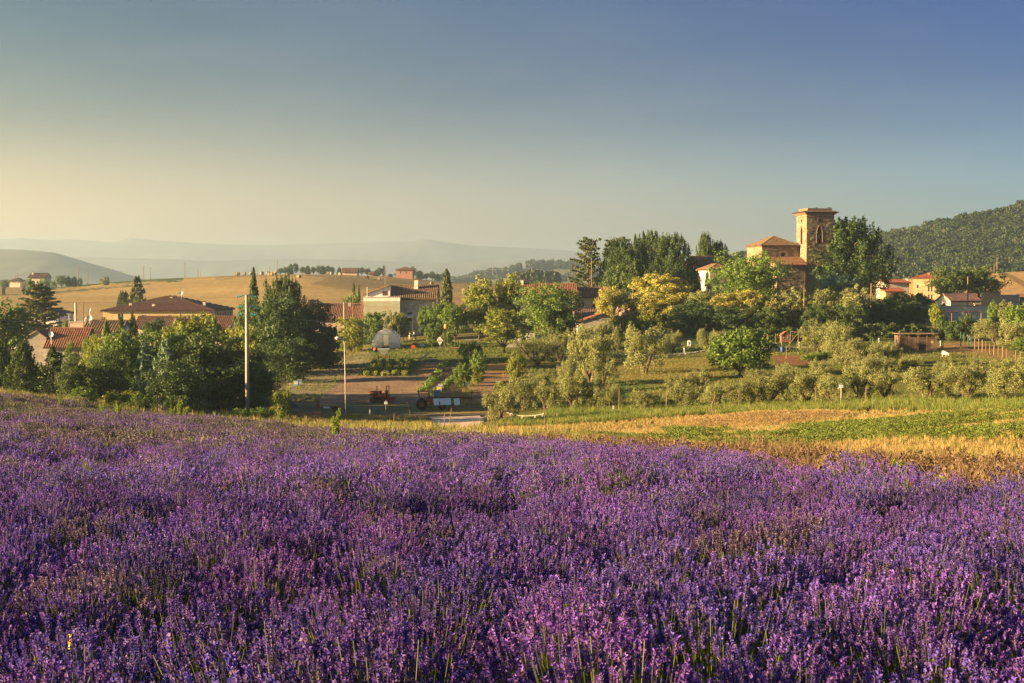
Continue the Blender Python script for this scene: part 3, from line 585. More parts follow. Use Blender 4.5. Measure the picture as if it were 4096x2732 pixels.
# every variant is made with height 1, width about 1 x aspect, base at z = 0; instances scale it
def v_broad(name, seed, mat, w=0.9, trunk=0.11, nc=60, n=70, size=0.022, bloom=None, lobes=5, skirt=0):
    r = np.random.default_rng(seed); hc = 1-trunk; cz = trunk + hc*0.52
    LC = np.array([[0, 0, cz]] + [[math.cos(t)*w*0.22*r.uniform(0.7, 1.3), math.sin(t)*w*0.22*r.uniform(0.7, 1.3), cz + hc*r.uniform(-0.16, 0.16)] for t in np.linspace(0, 6.28, lobes, endpoint=False)+r.uniform(0, 1)])
    C = []; R = []
    for q, lc in enumerate(LC):
        rr = np.array([w*0.36, w*0.36, hc*0.43]) if q == 0 else np.array([w*0.27, w*0.27, hc*0.31])*r.uniform(0.8, 1.1)
        d = fib(nc//(lobes+1)*(2 if q == 0 else 1), r); c = lc + d*rr*r.uniform(0.72, 1.0, (len(d), 1)); c = c[c[:, 2] > trunk*0.75]
        C.append(c); R.append(np.full((len(c), 3), 0.085)*r.uniform(0.7, 1.35, (len(c), 1))*np.array([w, w, 0.85]))
    if skirt:
        a = r.uniform(0, 6.28, skirt); q = np.sqrt(r.uniform(0.15, 1, skirt))*w*0.40; c = np.stack([np.cos(a)*q, np.sin(a)*q, r.uniform(0.03, 0.40, skirt)], 1); C.append(c); R.append(np.full((skirt, 3), 0.085)*r.uniform(0.7, 1.3, (skirt, 1)))
    C = np.concatenate(C); R = np.concatenate(R); C[:, 2] = np.minimum(C[:, 2], 0.94)
    parts = [(leaves(r, C, R, n, size), 0)]
    d = r.normal(0, 1, (25, 3)); parts.append((leaves(r, np.array([[0, 0, cz]])+unit(d)*np.array([w*0.22, w*0.22, hc*0.25]), np.full((25, 3), 0.12), 26, size*1.5), 0))
    mats = [LM[mat]]
    if bloom:
        top = C[(C[:, 2] > cz-0.2*hc)]; parts.append((leaves(r, top, R[(C[:, 2] > cz-0.2*hc)]*1.12, int(n*1.6), size*0.8, out=1.2), 1)); mats.append(LM[bloom])
    mb = MB(); mb.tube([(0, 0, -0.03), (0.008, 0, trunk*0.6), (0, 0.01, trunk*1.4), (0.01, 0, cz)], [0.030, 0.024, 0.019, 0.008], 7)
    for k in range(6):
        t = k*1.05+r.uniform(0, 0.5); e = (math.cos(t)*w*0.28, math.sin(t)*w*0.28, cz+hc*r.uniform(-.1, .25)); mb.tube([(0, 0, trunk*0.95), (e[0]*0.4, e[1]*0.4, trunk+0.12), e], [0.014, 0.010, 0.004], 5)
    return mb.mesh(name+'_trunk', M_BARK), crown_mesh(name+'_crown', parts, mats)
def v_olive(name, seed, w=1.15, size=0.0195, mat='olive'):
    r = np.random.default_rng(seed); mb = MB(); C = []
    for k in range(4):
        t = k*1.57+r.uniform(-.4, .4); tip = np.array([math.cos(t)*w*0.26, math.sin(t)*w*0.26, 0.62+r.uniform(-.08, .08)])
        mb.tube([(0, 0, -0.03), (tip[0]*0.25+r.normal(0, .02), tip[1]*0.25, 0.16), (tip[0]*0.55, tip[1]*0.55+r.normal(0, .03), 0.34), tip], [0.045, 0.034, 0.022, 0.006], 6)
        for j in range(3):
            e = tip*0.6 + np.array([math.cos(t+j-1)*w*0.24, math.sin(t+j-1)*w*0.24, 0.14+0.12*j]); mb.tube([tip*0.55, e], [0.014, 0.003], 5)
        for j in range(12):
            q = unit(r.normal(0, 1, 3))*np.array([0.26*w*0.75, 0.26*w*0.75, 0.27])*r.uniform(0.45, 1.0); C.append(tip*np.array([0.9, 0.9, 1]) + q)
    for j in range(30):
        a = r.uniform(0, 6.28); C.append(np.array([math.cos(a)*w*r.uniform(.1, .46), math.sin(a)*w*r.uniform(.1, .46), r.uniform(0.14, 0.75)]))
    C = np.array(C); C[:, 2] = np.clip(C[:, 2], 0.12, 0.92); R = np.full((len(C), 3), 0.100)*r.uniform(0.6, 1.3, (len(C), 1))*np.array([1, 1, 1.15])
    sp = [np.array([[c[0], c[1], c[2]+0.07]]) for c in C if c[2] > 0.75]
    parts = [(leaves(r, C, R, 105, size, out=0.75, asp=0.42), 0)]
    if sp: parts.append((leaves(r, np.concatenate(sp), np.tile([0.025, 0.025, 0.09], (len(sp), 1)), 22, size, out=0.4, asp=0.3), 0))
    return mb.mesh(name+'_trunk', M_BARK), crown_mesh(name+'_crown', parts, [LM[mat]])
def v_column(name, seed, mat='ever', w=0.24, nc=70, n=60, size=0.018, taper=1.0, wob=0.12):
    """columnar to conical evergreen with upright flame-like tufts"""
    r = np.random.default_rng(seed); t = np.sort(r.uniform(0.04, 0.97, nc)); a = r.uniform(0, 6.28, nc)
    prof = np.minimum(1, (t/0.10)**0.6)*np.where(t < 0.35, 1.0, np.clip(1-((t-0.35)/0.66)**1.35*taper, 0.05, 1))*w/2*(1+r.normal(0, wob, nc))
    C = np.stack([np.cos(a)*prof*0.78, np.sin(a)*prof*0.78, t], 1); rr = np.clip(prof, 0.015, None)
    R = np.stack([rr*0.48, rr*0.48, np.full(nc, 0.055)*r.uniform(0.8, 1.4, nc)], 1)
    mb = MB(); mb.tube([(0, 0, -0.02), (0, 0, 0.5), (0, 0, 0.92)], [0.018, 0.011, 0.003], 6)
    return mb.mesh(name+'_trunk', M_BARK), crown_mesh(name+'_crown', [(leaves(r, C, R, n, size, out=0.8, asp=0.4), 0)], [LM[mat]])
def v_conifer(name, seed, mat='ever', w=0.75, levels=16, per=9, n=34, size=0.020, rise=0.12, top=0.0, full=0.75, droop=0.0, bark=None, leaders=0):
    """big irregular conifer: branches in whorls, each a spray of foliage ending in an upturned tuft"""
    r = np.random.default_rng(seed); C = []; R = []; mb = MB(); mb.tube([(0, 0, -0.02), (0.004, 0, 0.5), (0, 0, 0.97)], [0.024, 0.014, 0.003], 7)
    for i in range(levels):
        t = 0.05+0.90*i/(levels-1); L = w/2*np.clip((1-t)**full*1.06+0.05+top*math.exp(-((t-0.8)/0.15)**2), 0.05, 1.0)*(min(1, 0.72+t*2))
        m = max(3, int(per*(1-0.5*t)))
        for k in range(m):
            a = 6.283*k/m+i*2.4+r.uniform(-.3, .3); LL = L*r.uniform(0.72, 1.22); dx, dy = math.cos(a), math.sin(a)
            pe = np.array([dx*LL, dy*LL, t+rise*LL+r.normal(0, .012)-droop*LL])
            if k % 3 == 0: mb.tube([(0, 0, t-0.02), tuple(pe*np.array([.6, .6, 1])), tuple(pe)], [0.007, 0.004, 0.0015], 4)
            for s in (0.42, 0.66, 0.86, 1.0):
                zz = t+(rise*s*s-droop*s*s)*LL; C.append([dx*LL*s+r.normal(0, .012), dy*LL*s+r.normal(0, .012), zz+r.normal(0, .01)]); q = 0.045*(1.25-0.5*s)*(0.55+0.9*LL/(w/2)); R.append([q*1.25, q*1.25, q*(0.8 if s < 1 else 1.2)])
            C.append([dx*LL*.97, dy*LL*.97, pe[2]+0.03]); R.append([0.014, 0.014, 0.05])
    for q in range(leaders):
        a = r.uniform(0, 6.28); rr = w*r.uniform(.06, .30); hh = 1.0-0.55*rr/(w*.36)*r.uniform(.5, 1.0)
        for z in np.linspace(hh-.22, hh, 9): k2 = (hh-z)/.22; C.append([math.cos(a)*rr*(.8+.2*(1-k2)), math.sin(a)*rr*(.8+.2*(1-k2)), z]); R.append([.012+.035*k2, .012+.035*k2, .028])
    for s in range(6): C.append([r.normal(0, .008), r.normal(0, .008), 0.90+0.017*s]); R.append([0.022, 0.022, 0.03])
    C = np.array(C); R = np.array(R)
    return mb.mesh(name+'_trunk', bark or M_BARK), crown_mesh(name+'_crown', [(leaves(r, C, R, n, size, out=0.75, asp=0.42, up=0.15), 0)], [LM[mat]])
def v_cedar(name, seed, mat='cedar', w=0.95, levels=40, n=60, size=0.017, two=True, low=0.1, flat=0.0):
    """cedar: bare trunk showing between flat, uneven plates of needles"""
    r = np.random.default_rng(seed); C = []; R = []; mb = MB()
    trunks = [(0.0, 0.0, 1.0)] + ([(0.10, 0.03, 0.94)] if two else [])
    for tx, ty, th in trunks:
        mb.tube([(tx*0.3, ty*0.3, -0.02), (tx, ty, 0.4), (tx*1.1, ty, th*0.96)], [0.026, 0.017, 0.004], 7)
        for i in range(levels):
            f = (i+r.uniform(-.5, .5))/(levels-1); f = min(max(f, 0), 1); t = low+(th-low-0.02)*f; L = w/2*((1-(0.80-flat)*f**1.5)*r.uniform(0.5, 1.1)); a = i*2.4+r.uniform(-.5, .5)
            e = np.array([tx+math.cos(a)*L, ty+math.sin(a)*L, t+r.uniform(-0.01, 0.045)]); mb.tube([(tx, ty, t-0.035), ((tx+e[0])/2, (ty+e[1])/2, t+0.004), tuple(e)], [0.008, 0.005, 0.002], 4)
            for q in np.linspace(0.38, 1.03, max(3, int(L*15))):
                for sd in (-1, 0, 1):
                    wd = 0.075*(1.12-q)+0.012; z = t-0.035+(e[2]-t+0.035)*q; C.append([tx+math.cos(a)*L*q-math.sin(a)*wd*sd+r.normal(0, .01), ty+math.sin(a)*L*q+math.cos(a)*wd*sd+r.normal(0, .01), z+0.014+r.normal(0, .004)]); R.append([0.034, 0.034, 0.011])
        for q in range(8): C.append([tx*1.1+r.normal(0, .02), ty+r.normal(0, .02), th*0.97-0.012*q]); R.append([0.03, 0.03, 0.012])
    C = np.array(C); R = np.array(R)
    return mb.mesh(name+'_trunk', M_BARK2), crown_mesh(name+'_crown', [(leaves(r, C, R, 16, size, out=0.5, asp=0.5, up=0.8), 0)], [LM[mat]])
def v_shrub(name, seed, mat='green', w=1.3, nc=46, n=60, size=0.045, flat=1.0, asp=0.45):
    r = np.random.default_rng(seed); d = fib(nc, r, 0.3); C = np.array([0, 0, 0.44])+d*np.array([w*0.42, w*0.42, 0.44])*r.uniform(0.7, 1.0, (nc, 1)); C = C[C[:, 2] > 0.03]
    R = np.full((len(C), 3), 0.15)*r.uniform(0.6, 1.25, (len(C), 1)); mb = MB()
    for k in range(6):
        t = k*1.05; mb.tube([(0, 0, -0.04), (math.cos(t)*w*0.3, math.sin(t)*w*0.3, 0.6)], [0.022, 0.006], 5)
    return mb.mesh(name+'_trunk', M_BARK), crown_mesh(name+'_crown', [(leaves(r, C, R, n, size, asp=asp), 0)], [LM[mat]])
TV = {}
def T(kind, k):
    key = (kind, k)
    if key in TV: return TV[key]
    nm = '%s_%d' % (kind, k); s = 1000+37*k+len(kind)*101
    TV[key] = {
     'broad': lambda: v_broad(nm, s, 'green', 0.95), 'broad_dark': lambda: v_broad(nm, s, 'dark', 0.95, size=0.02, n=80),
     'broad_ever': lambda: v_broad(nm, s, 'ever', 1.0, trunk=0.08, nc=80, n=90, size=0.018, lobes=7), 'broad_yellow': lambda: v_broad(nm, s, 'yellow', 0.95),
     'bushy': lambda: v_broad(nm, s, 'green', 1.0, trunk=0.03, nc=80, n=64, size=0.021, lobes=6, skirt=34), 'bushy_ever': lambda: v_broad(nm, s, 'ever', 1.0, trunk=0.03, nc=80, n=72, size=0.019, lobes=6, skirt=36), 'bushy_dark': lambda: v_broad(nm, s, 'dark', 1.0, trunk=0.02, nc=90, n=80, size=0.017, lobes=8, skirt=44), 'bushy_yellow': lambda: v_broad(nm, s, 'yellow', 1.0, trunk=0.03, nc=80, n=64, size=0.021, lobes=6, skirt=34),
     'bushy_pale': lambda: v_broad(nm, s, 'olive', 0.9, trunk=0.03, nc=70, n=64, size=0.021, lobes=6, skirt=26), 'hero': lambda: v_broad(nm, s, 'green', 1.1, trunk=0.06, nc=130, n=95, size=0.0150, lobes=9, skirt=24),
     'chestnut': lambda: v_broad(nm, s, 'yellow', 1.15, trunk=0.03, nc=90, n=66, size=0.021, bloom='bloom', lobes=4, skirt=30),
     'locust': lambda: v_broad(nm, s, 'yellow', 0.75, trunk=0.16, nc=60, n=44, size=0.020, lobes=6),
     'silver': lambda: v_broad(nm, s, 'silver', 1.2, trunk=0.06, nc=64, n=80, size=0.022), 'pale': lambda: v_broad(nm, s, 'olive', 0.85, trunk=0.1, nc=60, n=70, size=0.022),
     'brownish': lambda: v_broad(nm, s, 'brown', 0.9, trunk=0.06, nc=54, n=70, size=0.026), 'pinkbush': lambda: v_broad(nm, s, 'dark', 0.9, trunk=0.08, nc=50, n=60, size=0.03, bloom='pink'),
     'fig': lambda: v_broad(nm, s, 'green', 1.15, trunk=0.12, nc=100, n=76, size=0.023, lobes=7, skirt=10),
     'olive': lambda: v_olive(nm, s, 1.2), 'oliveg': lambda: v_olive(nm, s, 1.1, mat='green'),
     'cypress': lambda: v_column(nm, s, 'ever', 0.30, nc=90), 'cypress_dark': lambda: v_column(nm, s, 'dark', 0.22), 'juniper': lambda: v_column(nm, s, 'ever', 0.42, wob=0.3, nc=90, n=60, size=0.022),
     'conebush': lambda: v_column(nm, s, 'yellow', 0.62, nc=60, n=70, size=0.028, wob=0.15), 'bluecedar': lambda: v_conifer(nm, s, 'silver', 0.9, 12, 8, 40, 0.024, rise=0.05, droop=0.12),
     'conifer': lambda: v_conifer(nm, s, 'ever', 0.8, 16, 9, 34, 0.018, rise=0.22, leaders=5), 'conifer_dark': lambda: v_conifer(nm, s, 'dark', 0.9, 15, 10, 40, 0.019, rise=0.16, full=0.6, top=0.10),
     'bigcon': lambda: v_conifer(nm, s, 'ever', 1.0, 18, 12, 44, 0.0145, rise=0.38, full=0.55, top=0.10, leaders=18), 'bigcon_dark': lambda: v_conifer(nm, s, 'dark', 1.0, 18, 12, 40, 0.0140, rise=0.40, full=0.60, top=0.06, leaders=24), 'fir': lambda: v_conifer(nm, s, 'cedar', 0.62, 15, 7, 30, 0.020, rise=-0.1, droop=0.25, full=1.0),
     'cedar': lambda: v_cedar(nm, s), 'cedar1': lambda: v_cedar(nm, s, two=False, low=0.10, levels=62, flat=0.3, w=0.9), 'deodar': lambda: v_conifer(nm, s, 'cedar', 0.85, 12, 7, 40, 0.022, rise=-0.1, droop=0.28, full=0.8),
     'shrub': lambda: v_shrub(nm, s), 'shrub_yellow': lambda: v_shrub(nm, s, 'yellow'), 'shrub_dark': lambda: v_shrub(nm, s, 'dark'), 'shrub_olive': lambda: v_shrub(nm, s, 'olive'),
     'shrub_brown': lambda: v_shrub(nm, s, 'brown', asp=0.3),
    }[kind]()
    return TV[key]
TREE_N = [0]
def tree(name, label, kind, u0, u1, vtop, vbase=None, D=None, k=None, cat='tree', group=None, wpx=None, rz=None):
    """a tree whose crown spans u0..u1 and vtop down to the ground, at pixel base vbase or at distance D"""
    TREE_N[0] += 1; uc = (u0+u1)/2
    p = gp(uc, vbase) if D is None else gd(uc, D); D = p.y
    top = at(uc, vtop, D); h = max(0.4, top.z - p.z); w = (u1-u0)/FPX*D
    k = (TREE_N[0] % 3) if k is None else k; tm, cm_ = T(kind, k)
    if cm_.name not in CROWN_W:
        co = np.empty(len(cm_.vertices)*3, np.float32); cm_.vertices.foreach_get('co', co); co = co.reshape(-1, 3)
        CROWN_W[cm_.name] = (float(np.percentile(np.abs(co[:, 0]), 98)+np.percentile(np.abs(co[:, 1]), 98)), float(np.percentile(co[:, 2], 98.5)))
    cw, ch = CROWN_W[cm_.name]
    o = thing(name, label, cat, p, random.uniform(0, 6.28) if rz is None else rz, group, (w/cw, w/cw, h/ch))
    put('trunk', tm, o); put('crown', cm_, o); return o
CROWN_W = {}
ORD = ['first', 'second', 'third', 'fourth', 'fifth', 'sixth', 'seventh', 'eighth', 'ninth', 'tenth', 'eleventh', 'twelfth', 'thirteenth', 'fourteenth', 'fifteenth', 'sixteenth', 'seventeenth', 'eighteenth', 'nineteenth', 'twentieth']

# ---- left belt of trees in front of the big yellow house
tree('broadleaf_tree', 'dense dark green tree at the left edge behind the lavender', 'broad', -30, 29, 305, D=205, k=0)
tree('cedar', 'two-trunked cedar with flat tiers before a brown-roofed house', 'cedar', 7, 65, 285.5, D=268, k=0, rz=0.2)
tree('deodar_cedar', 'drooping light green cedar rising above the yellow house roof', 'deodar', 121, 153, 279, D=362, k=0)
tree('conifer', 'dark conifer half hidden beside the drooping cedar above the roof', 'conifer_dark', 114, 134, 293, D=366, k=0)
tree('cypress', 'slim dark cypress by the white wall near the tiered cedar', 'cypress_dark', 57.5, 61.5, 319, D=262, k=0)
tree('shrub', 'bright green bush beside the pink parapet wall', 'shrub_yellow', 61, 70, 321.5, D=262, k=0, cat='bush')
L1 = [('conebush', 97, 116, 322, 208, 'yellow-green cone-shaped tree in front of the old tiled roof'),
      ('juniper', 114, 128, 319, 206, 'dark ragged juniper left of its twin before the yellow house'),
      ('juniper', 124, 142, 316, 209, 'tallest dark ragged juniper before the yellow house'),
      ('shrub_dark', 139, 173, 322, 250, 'dark bushy tree against the cream wall of the long building'),
      ('bushy_yellow', 166, 224, 318, 202, 'rounded sunlit green tree in front of the long brown roof'),
      ('bushy_yellow', 222, 262, 330, 196, 'bright green tree just beside the concrete power pole'),
      ('bluecedar', 131, 158, 345, 178, 'blue-green cedar at the left of the blue cedar pair'),
      ('bluecedar', 147, 182, 343, 176, 'larger blue-green cedar left of the dark tree mass'),
      ('conifer', 7, 39, 344, 168, 'tall pointed conifer at the left above the lavender'),
      ('conifer_dark', -14, 12, 347, 170, 'dark conifer cut by the left edge of the picture'),
      ('juniper', 38, 67, 348, 168, 'pointed grey-green juniper with twin top above the lavender'),
      ('oliveg', 66, 90, 343, 190, 'feathery grey-green tree beneath the white wall'),
      ('bushy_ever', 58, 84, 360, 160, 'leafy upright green tree beside the pointed juniper'),
      ('bushy_yellow', 84, 108, 338, 182, 'loose green tree under the yellow-green cone tree'),
      ('bushy', 100, 142, 335, 180, 'broad bright-leaved tree left of the blue cedars'),
      ('bushy_ever', 84, 126, 352, 164, 'dark green tree in the middle of the left belt'),
      ('bushy', 148, 196, 334, 186, 'green tree behind the blue-green cedars'),
      ('bushy_ever', 176, 236, 332, 182, 'large dark green tree left of the concrete power pole'),
      ('bushy_dark', 150, 206, 362, 158, 'low dark tree behind the brown road sign'),
      ('bushy_dark', 198, 262, 352, 166, 'dark spreading tree at the foot of the power pole'),
      ('bushy_yellow', 192, 216, 358, 162, 'sunlit bush catching light amid the dark trees'),
      ('bushy_dark', 236, 276, 368, 166, 'low dark tree right of the power pole foot')]
for k_, u0, u1, vt, D_, lb in L1: tree('tree', lb, k_, u0-2, u1+2, vt, D=(max(138+(D_-158)*0.62, 153 if u0 > 190 else 0) if D_ < 215 else D_))
L2 = [('cypress', 246, 262, 271, 226, 'tall slim cypress spire rising above the dark tree mass'),
      ('bigcon', 258, 308, 281, 222, 'large dark conifer with ragged top behind the street lamp'),
      ('bushy_ever', 232, 262, 305, 214, 'rounded evergreen on the left shoulder of the dark tree mass'),
      ('bushy_dark', 250, 304, 300, 208, 'great dark evergreen right of the concrete power pole'),
      ('bushy_dark', 284, 334, 306, 224, 'dark evergreen sloping down to the mown track'),
      ('bushy_dark', 302, 342, 326, 226, 'lowest dark evergreen at the right end of the mass'),
      ('bushy_dark', 262, 312, 340, 196, 'dark evergreen near the blue beehives')]
for k_, u0, u1, vt, D_, lb in L2: tree('tree', lb, k_, u0, u1, vt, D=D_)
# ---- bushes on the verge along the lavender edge
VB = [('shrub_olive', 26, 48, 395, 128, 'grey-green bush at the lavender edge under the juniper'), ('shrub', 68, 96, 388, 130, 'large green bush between lavender and the dark trees'), ('shrub_olive', 60, 86, 397, 126, 'pale bush hugging the lavender edge'),
      ('shrub_yellow', 100, 142, 392, 132, 'wide sunlit bush at the lavender edge'), ('shrub', 126, 152, 395, 130, 'green bush just left of the brown road sign'), ('shrub_brown', 160, 178, 394, 140, 'russet-tipped bush beside the brown road sign'),
      ('shrub_yellow', 269, 291, 391, 138, 'bright yellow-green bush by the dark gravel heap'), ('shrub', 226, 250, 409, 132, 'low green bush along the road verge'), ('shrub', 248, 272, 408, 134, 'low bush left of the bright yellow-green bush'), ('shrub_dark', 140, 200, 385, 146, 'dark undergrowth bush behind the brown road sign')]
for k_, u0, u1, vt, D_, lb in VB: tree('bush', lb, k_, u0, u1, vt, D=D_, cat='bush')
# ---- trees round the farm and the allotments
L3 = [('cypress', 350, 358, 284, 318, 'slim cypress behind the farmhouse, taller of a pair'), ('cypress', 356, 362, 286, 320, 'slim cypress touching the farmhouse gable'), ('shrub', 342, 362, 297, 312, 'green bushy tree at the foot of the cypress pair'),
      ('fir', 436, 458, 272, 300, 'tall drooping fir right of the farmhouse'), ('cypress_dark', 436, 441, 290, 302, 'small cypress at the farmhouse corner'),
      ('bushy_yellow', 335, 366, 319, 262, 'leafy green bush left of the greenhouse'), ('broad', 362, 386, 313, 282, 'orchard tree left of the patched farmhouse wall'), ('pale', 384, 402, 313, 280, 'pale orchard tree behind the greenhouse'),
      ('broad_yellow', 396, 410, 314, 282, 'orchard tree before the farm porch'), ('broad', 419, 430, 316, 290, 'small orchard tree right of the farm porch'), ('broad', 418, 434, 307, 286, 'tall leafy tree in front of the green barn door'),
      ('broad', 428, 452, 304, 284, 'dark green tree right of the green barn door'), ('broad', 424, 440, 324, 258, 'small fruit tree left of the orange barrel'), ('broad', 440, 470, 306, 276, 'broad fruit tree behind the orange barrel'),
      ('locust', 464, 500, 279, 284, 'tall feathery locust tree left of the mauve house'), ('locust', 492, 526, 278, 286, 'feathery locust tree covering the mauve house roof'), ('broad_yellow', 462, 496, 300, 280, 'light green tree beneath the locust trees'),
      ('broad_yellow', 480, 528, 311, 246, 'rounded orchard tree with bare trunk before the mauve house'), ('hero', 518, 579, 287, 262, 'large dark-shaded tree in front of the mauve house'), ('broad_dark', 548, 578, 310, 262, 'dark low tree joined to the large shaded tree'),
      ('shrub', 460, 482, 343, 226, 'dense bush beside the firewood stack'), ('shrub', 454, 472, 364, 186, 'bush above the white notice plate'), ('shrub_yellow', 466, 484, 367, 192, 'leafy bush at the end of the vegetable strip'), ('shrub', 470, 486, 352, 206, 'green bush between the tilled strips'),
      ('shrub', 440, 453, 334, 264, 'bean bush behind the white diamond sign')]
for k_, u0, u1, vt, D_, lb in L3: tree('tree', lb, k_, u0, u1, vt, D=D_)
# ---- conifers and blossom round the church
L4 = [('bigcon_dark', 598, 642, 243, 330, 'broad dark conifer between the flat cedars and the spires'), ('bigcon_dark', 624, 674, 237, 336, 'high dark conifer at the back of the grove'), ('bushy_ever', 600, 640, 268, 316, 'dark bushy tree at the foot of the cedar'), ('bushy_ever', 650, 694, 268, 312, 'dark bushy tree under the largest conifer'), ('cedar1', 570, 606, 240, 330, 'open cedar with flat tiers left of the conifer grove'), ('cedar1', 592, 640, 240, 340, 'wide flat-topped cedar behind the conifer grove'), ('cypress', 628, 642, 237, 326, 'dark cypress spire in the conifer grove'), ('cypress', 638, 648, 236, 330, 'second cypress spire in the conifer grove'),
      ('bigcon_dark', 604, 650, 250, 320, 'bushy conifer at the left front of the grove'), ('bigcon_dark', 642, 696, 238, 318, 'largest conifer of the grove beside the church roof'), ('conifer', 640, 662, 236, 334, 'rear conifer with tufted top in the grove'), ('conifer', 622, 650, 262, 308, 'low conifer filling the front of the grove'),
      ('bigcon', 694, 714, 236, 356, 'pointed conifer above the brown church roof'), ('bigcon', 705, 730, 244, 358, 'lower tufted conifer above the brown church roof'),
      ('chestnut', 597, 630, 290, 282, 'yellow-blossomed chestnut beside the yellow house'), ('chestnut', 636, 690, 277, 296, 'tallest yellow-blossomed chestnut below the conifers'), ('chestnut', 634, 680, 295, 282, 'rounded blossoming chestnut in front of the tallest one'),
      ('shrub', 640, 662, 322, 264, 'green bush under the blossoming chestnuts'), ('shrub', 612, 642, 316, 268, 'leafy bush beside the grey shed'), ('pinkbush', 616, 632, 309, 274, 'pink oleander bush between shed and chestnut'),
      ('hero', 714, 786, 256, 284, 'huge bright green tree in front of the church'), ('chestnut', 708, 736, 296, 272, 'blossoming chestnut below the huge green tree'), ('chestnut', 730, 764, 292, 272, 'second blossoming chestnut below the huge green tree'),
      ('bigcon_dark', 810, 890, 222, 302, 'great dark conifer hiding the right side of the tower'), ('silver', 814, 862, 274, 288, 'rounded silver-green tree below the great conifer'),
      ('cypress_dark', 714, 719, 272, 300, 'small cypress before the cream house'), ('juniper', 702, 712, 272, 300, 'ragged cypress before the brown church front'), ('cypress_dark', 697, 701, 281, 300, 'young cypress at the church corner'),
      ('bushy_pale', 686, 712, 292, 286, 'pale grey-green tree beneath the church front'), ('bushy_dark', 668, 716, 303, 270, 'dark thicket tree behind the orchard lawn'), ('bushy_dark', 704, 752, 308, 268, 'dark thicket tree under the chestnuts')]
for k_, u0, u1, vt, D_, lb in L4: tree('tree', lb, k_, u0, u1, vt, D=D_)
TH = [('brownish', 766, 784, 301, 268, 'pale tan shrub at the head of the thicket'), ('bushy_pale', 780, 808, 291, 272, 'tall pale shrub left of the utility pole'), ('bushy_ever', 752, 784, 308, 266, 'dark green shrub under the huge tree'), ('bushy_pale', 812, 838, 291, 270, 'sunlit pale shrub below the silver tree'),
      ('bushy_pale', 838, 868, 289, 268, 'tall sunlit pale shrub right of the silver tree'), ('bushy_ever', 800, 830, 305, 264, 'dark shrub above the clipped hedge'), ('bushy_ever', 828, 862, 305, 263, 'dark shrub over the middle of the hedge'), ('bushy_dark', 866, 900, 299, 272, 'grey-dark shrub right of the pale shrubs'),
      ('bushy_dark', 894, 924, 303, 274, 'dark rounded shrub against the cemetery wall'), ('bushy', 884, 914, 294, 300, 'green shrub on the bank below the stone house'), ('brownish', 912, 930, 294, 304, 'tan bush between stone house and chapel'), ('shrub_dark', 922, 936, 300, 300, 'dark bush left of the chapel front')]
for k_, u0, u1, vt, D_, lb in TH: tree('tree', lb, k_, u0, u1, vt, D=D_)
# ---- right side
L5 = [('broad_ever', 929, 966, 268, 372, 'dark round tree left of the wooden pole'), ('broad_ever', 954, 1002, 267, 376, 'broad dark tree behind the chapel'), ('locust', 929, 944, 305, 258, 'yellow-green sapling before the cemetery wall'), ('shrub_dark', 938, 950, 316, 254, 'dark bush beside the firewood shelter'),
      ('broad_ever', 960, 974, 314, 250, 'leafy green shrub before the firewood shelter'), ('shrub_dark', 946, 962, 322, 250, 'low dark bush under the firewood shelter'), ('broad', 986, 1004, 304, 262, 'green tree left of the cemetery corner'), ('pale', 998, 1024, 303, 254, 'grey-green tree near the right edge'), ('broad', 1006, 1044, 303, 246, 'leafy tree at the right edge'),
      ('olive', 976, 1018, 320, 240, 'olive tree by the paddock fence, left of two'), ('olive', 1000, 1036, 322, 230, 'olive tree by the paddock fence, right of two'), ('broad', 1014, 1044, 338, 216, 'bright green tree on the right edge of the paddock')]
for k_, u0, u1, vt, D_, lb in L5: tree('tree', lb, k_, u0, u1, vt, D=D_)
# ---- olive grove in front
tree('fig_tree', 'big round leafy green fig tree among the olives', 'fig', 709, 770, 332, 378)
FR = [(481, 518, 385, 425), (507, 541, 376, 410), (530, 562, 378, 411), (556, 590, 370, 411), (580, 606, 376, 410), (594, 624, 382, 411), (630, 660, 387, 412), (664, 704, 379, 410), (700, 730, 381, 409), (722, 756, 378, 408), (744, 792, 370, 406), (786, 826, 366, 405), (812, 850, 372, 405), (842, 876, 360, 402), (866, 902, 366, 402), (904, 950, 366, 401), (946, 990, 362, 400), (986, 1030, 360, 400)]
for i, (a, b, vt, vb) in enumerate(FR):
    tree('olive_tree', 'olive tree, %s from the gravel drive in the front row of the grove' % ORD[i], 'olive', a+1, b-1, vt+3, vb, k=i % 5, group='olive trees of the front row')
MR = [(526, 552, 366, 396), (556, 580, 356, 393), (566, 616, 330, 385), (586, 620, 352, 386), (620, 670, 327, 374), (662, 688, 371, 395), (684, 714, 366, 393), (742, 772, 365, 390), (772, 800, 360, 388), (806, 836, 356, 385), (842, 872, 353, 382), (860, 896, 352, 380), (896, 926, 352, 378), (930, 956, 358, 380), (966, 998, 354, 378), (1000, 1040, 352, 378)]
for i, (a, b, vt, vb) in enumerate(MR):
    tree('olive_tree', 'olive tree, %s from the farm side in the second row of the grove' % ORD[i], 'olive', a+2, b-2, vt+(4 if vt > 335 else 0), vb, k=(i+2) % 5, group='olive trees of the second row')
BR = [(512, 560, 338, 366), (545, 575, 330, 362), (575, 596, 326, 356), (594, 612, 320, 354), (697, 716, 330, 352), (712, 726, 331, 354), (800, 836, 322, 354), (822, 852, 324, 356), (828, 864, 341, 366), (846, 884, 340, 368), (612, 622, 326, 352), (664, 682, 331, 352), (878, 900, 344, 364), (940, 962, 362, 384)]
for i, (a, b, vt, vb) in enumerate(BR):
    tree('olive_tree', 'olive tree, %s from the farm side among the farther scattered ones' % ORD[i], 'olive', a, b, vt, vb, k=(i+1) % 5, group='farther olive trees')
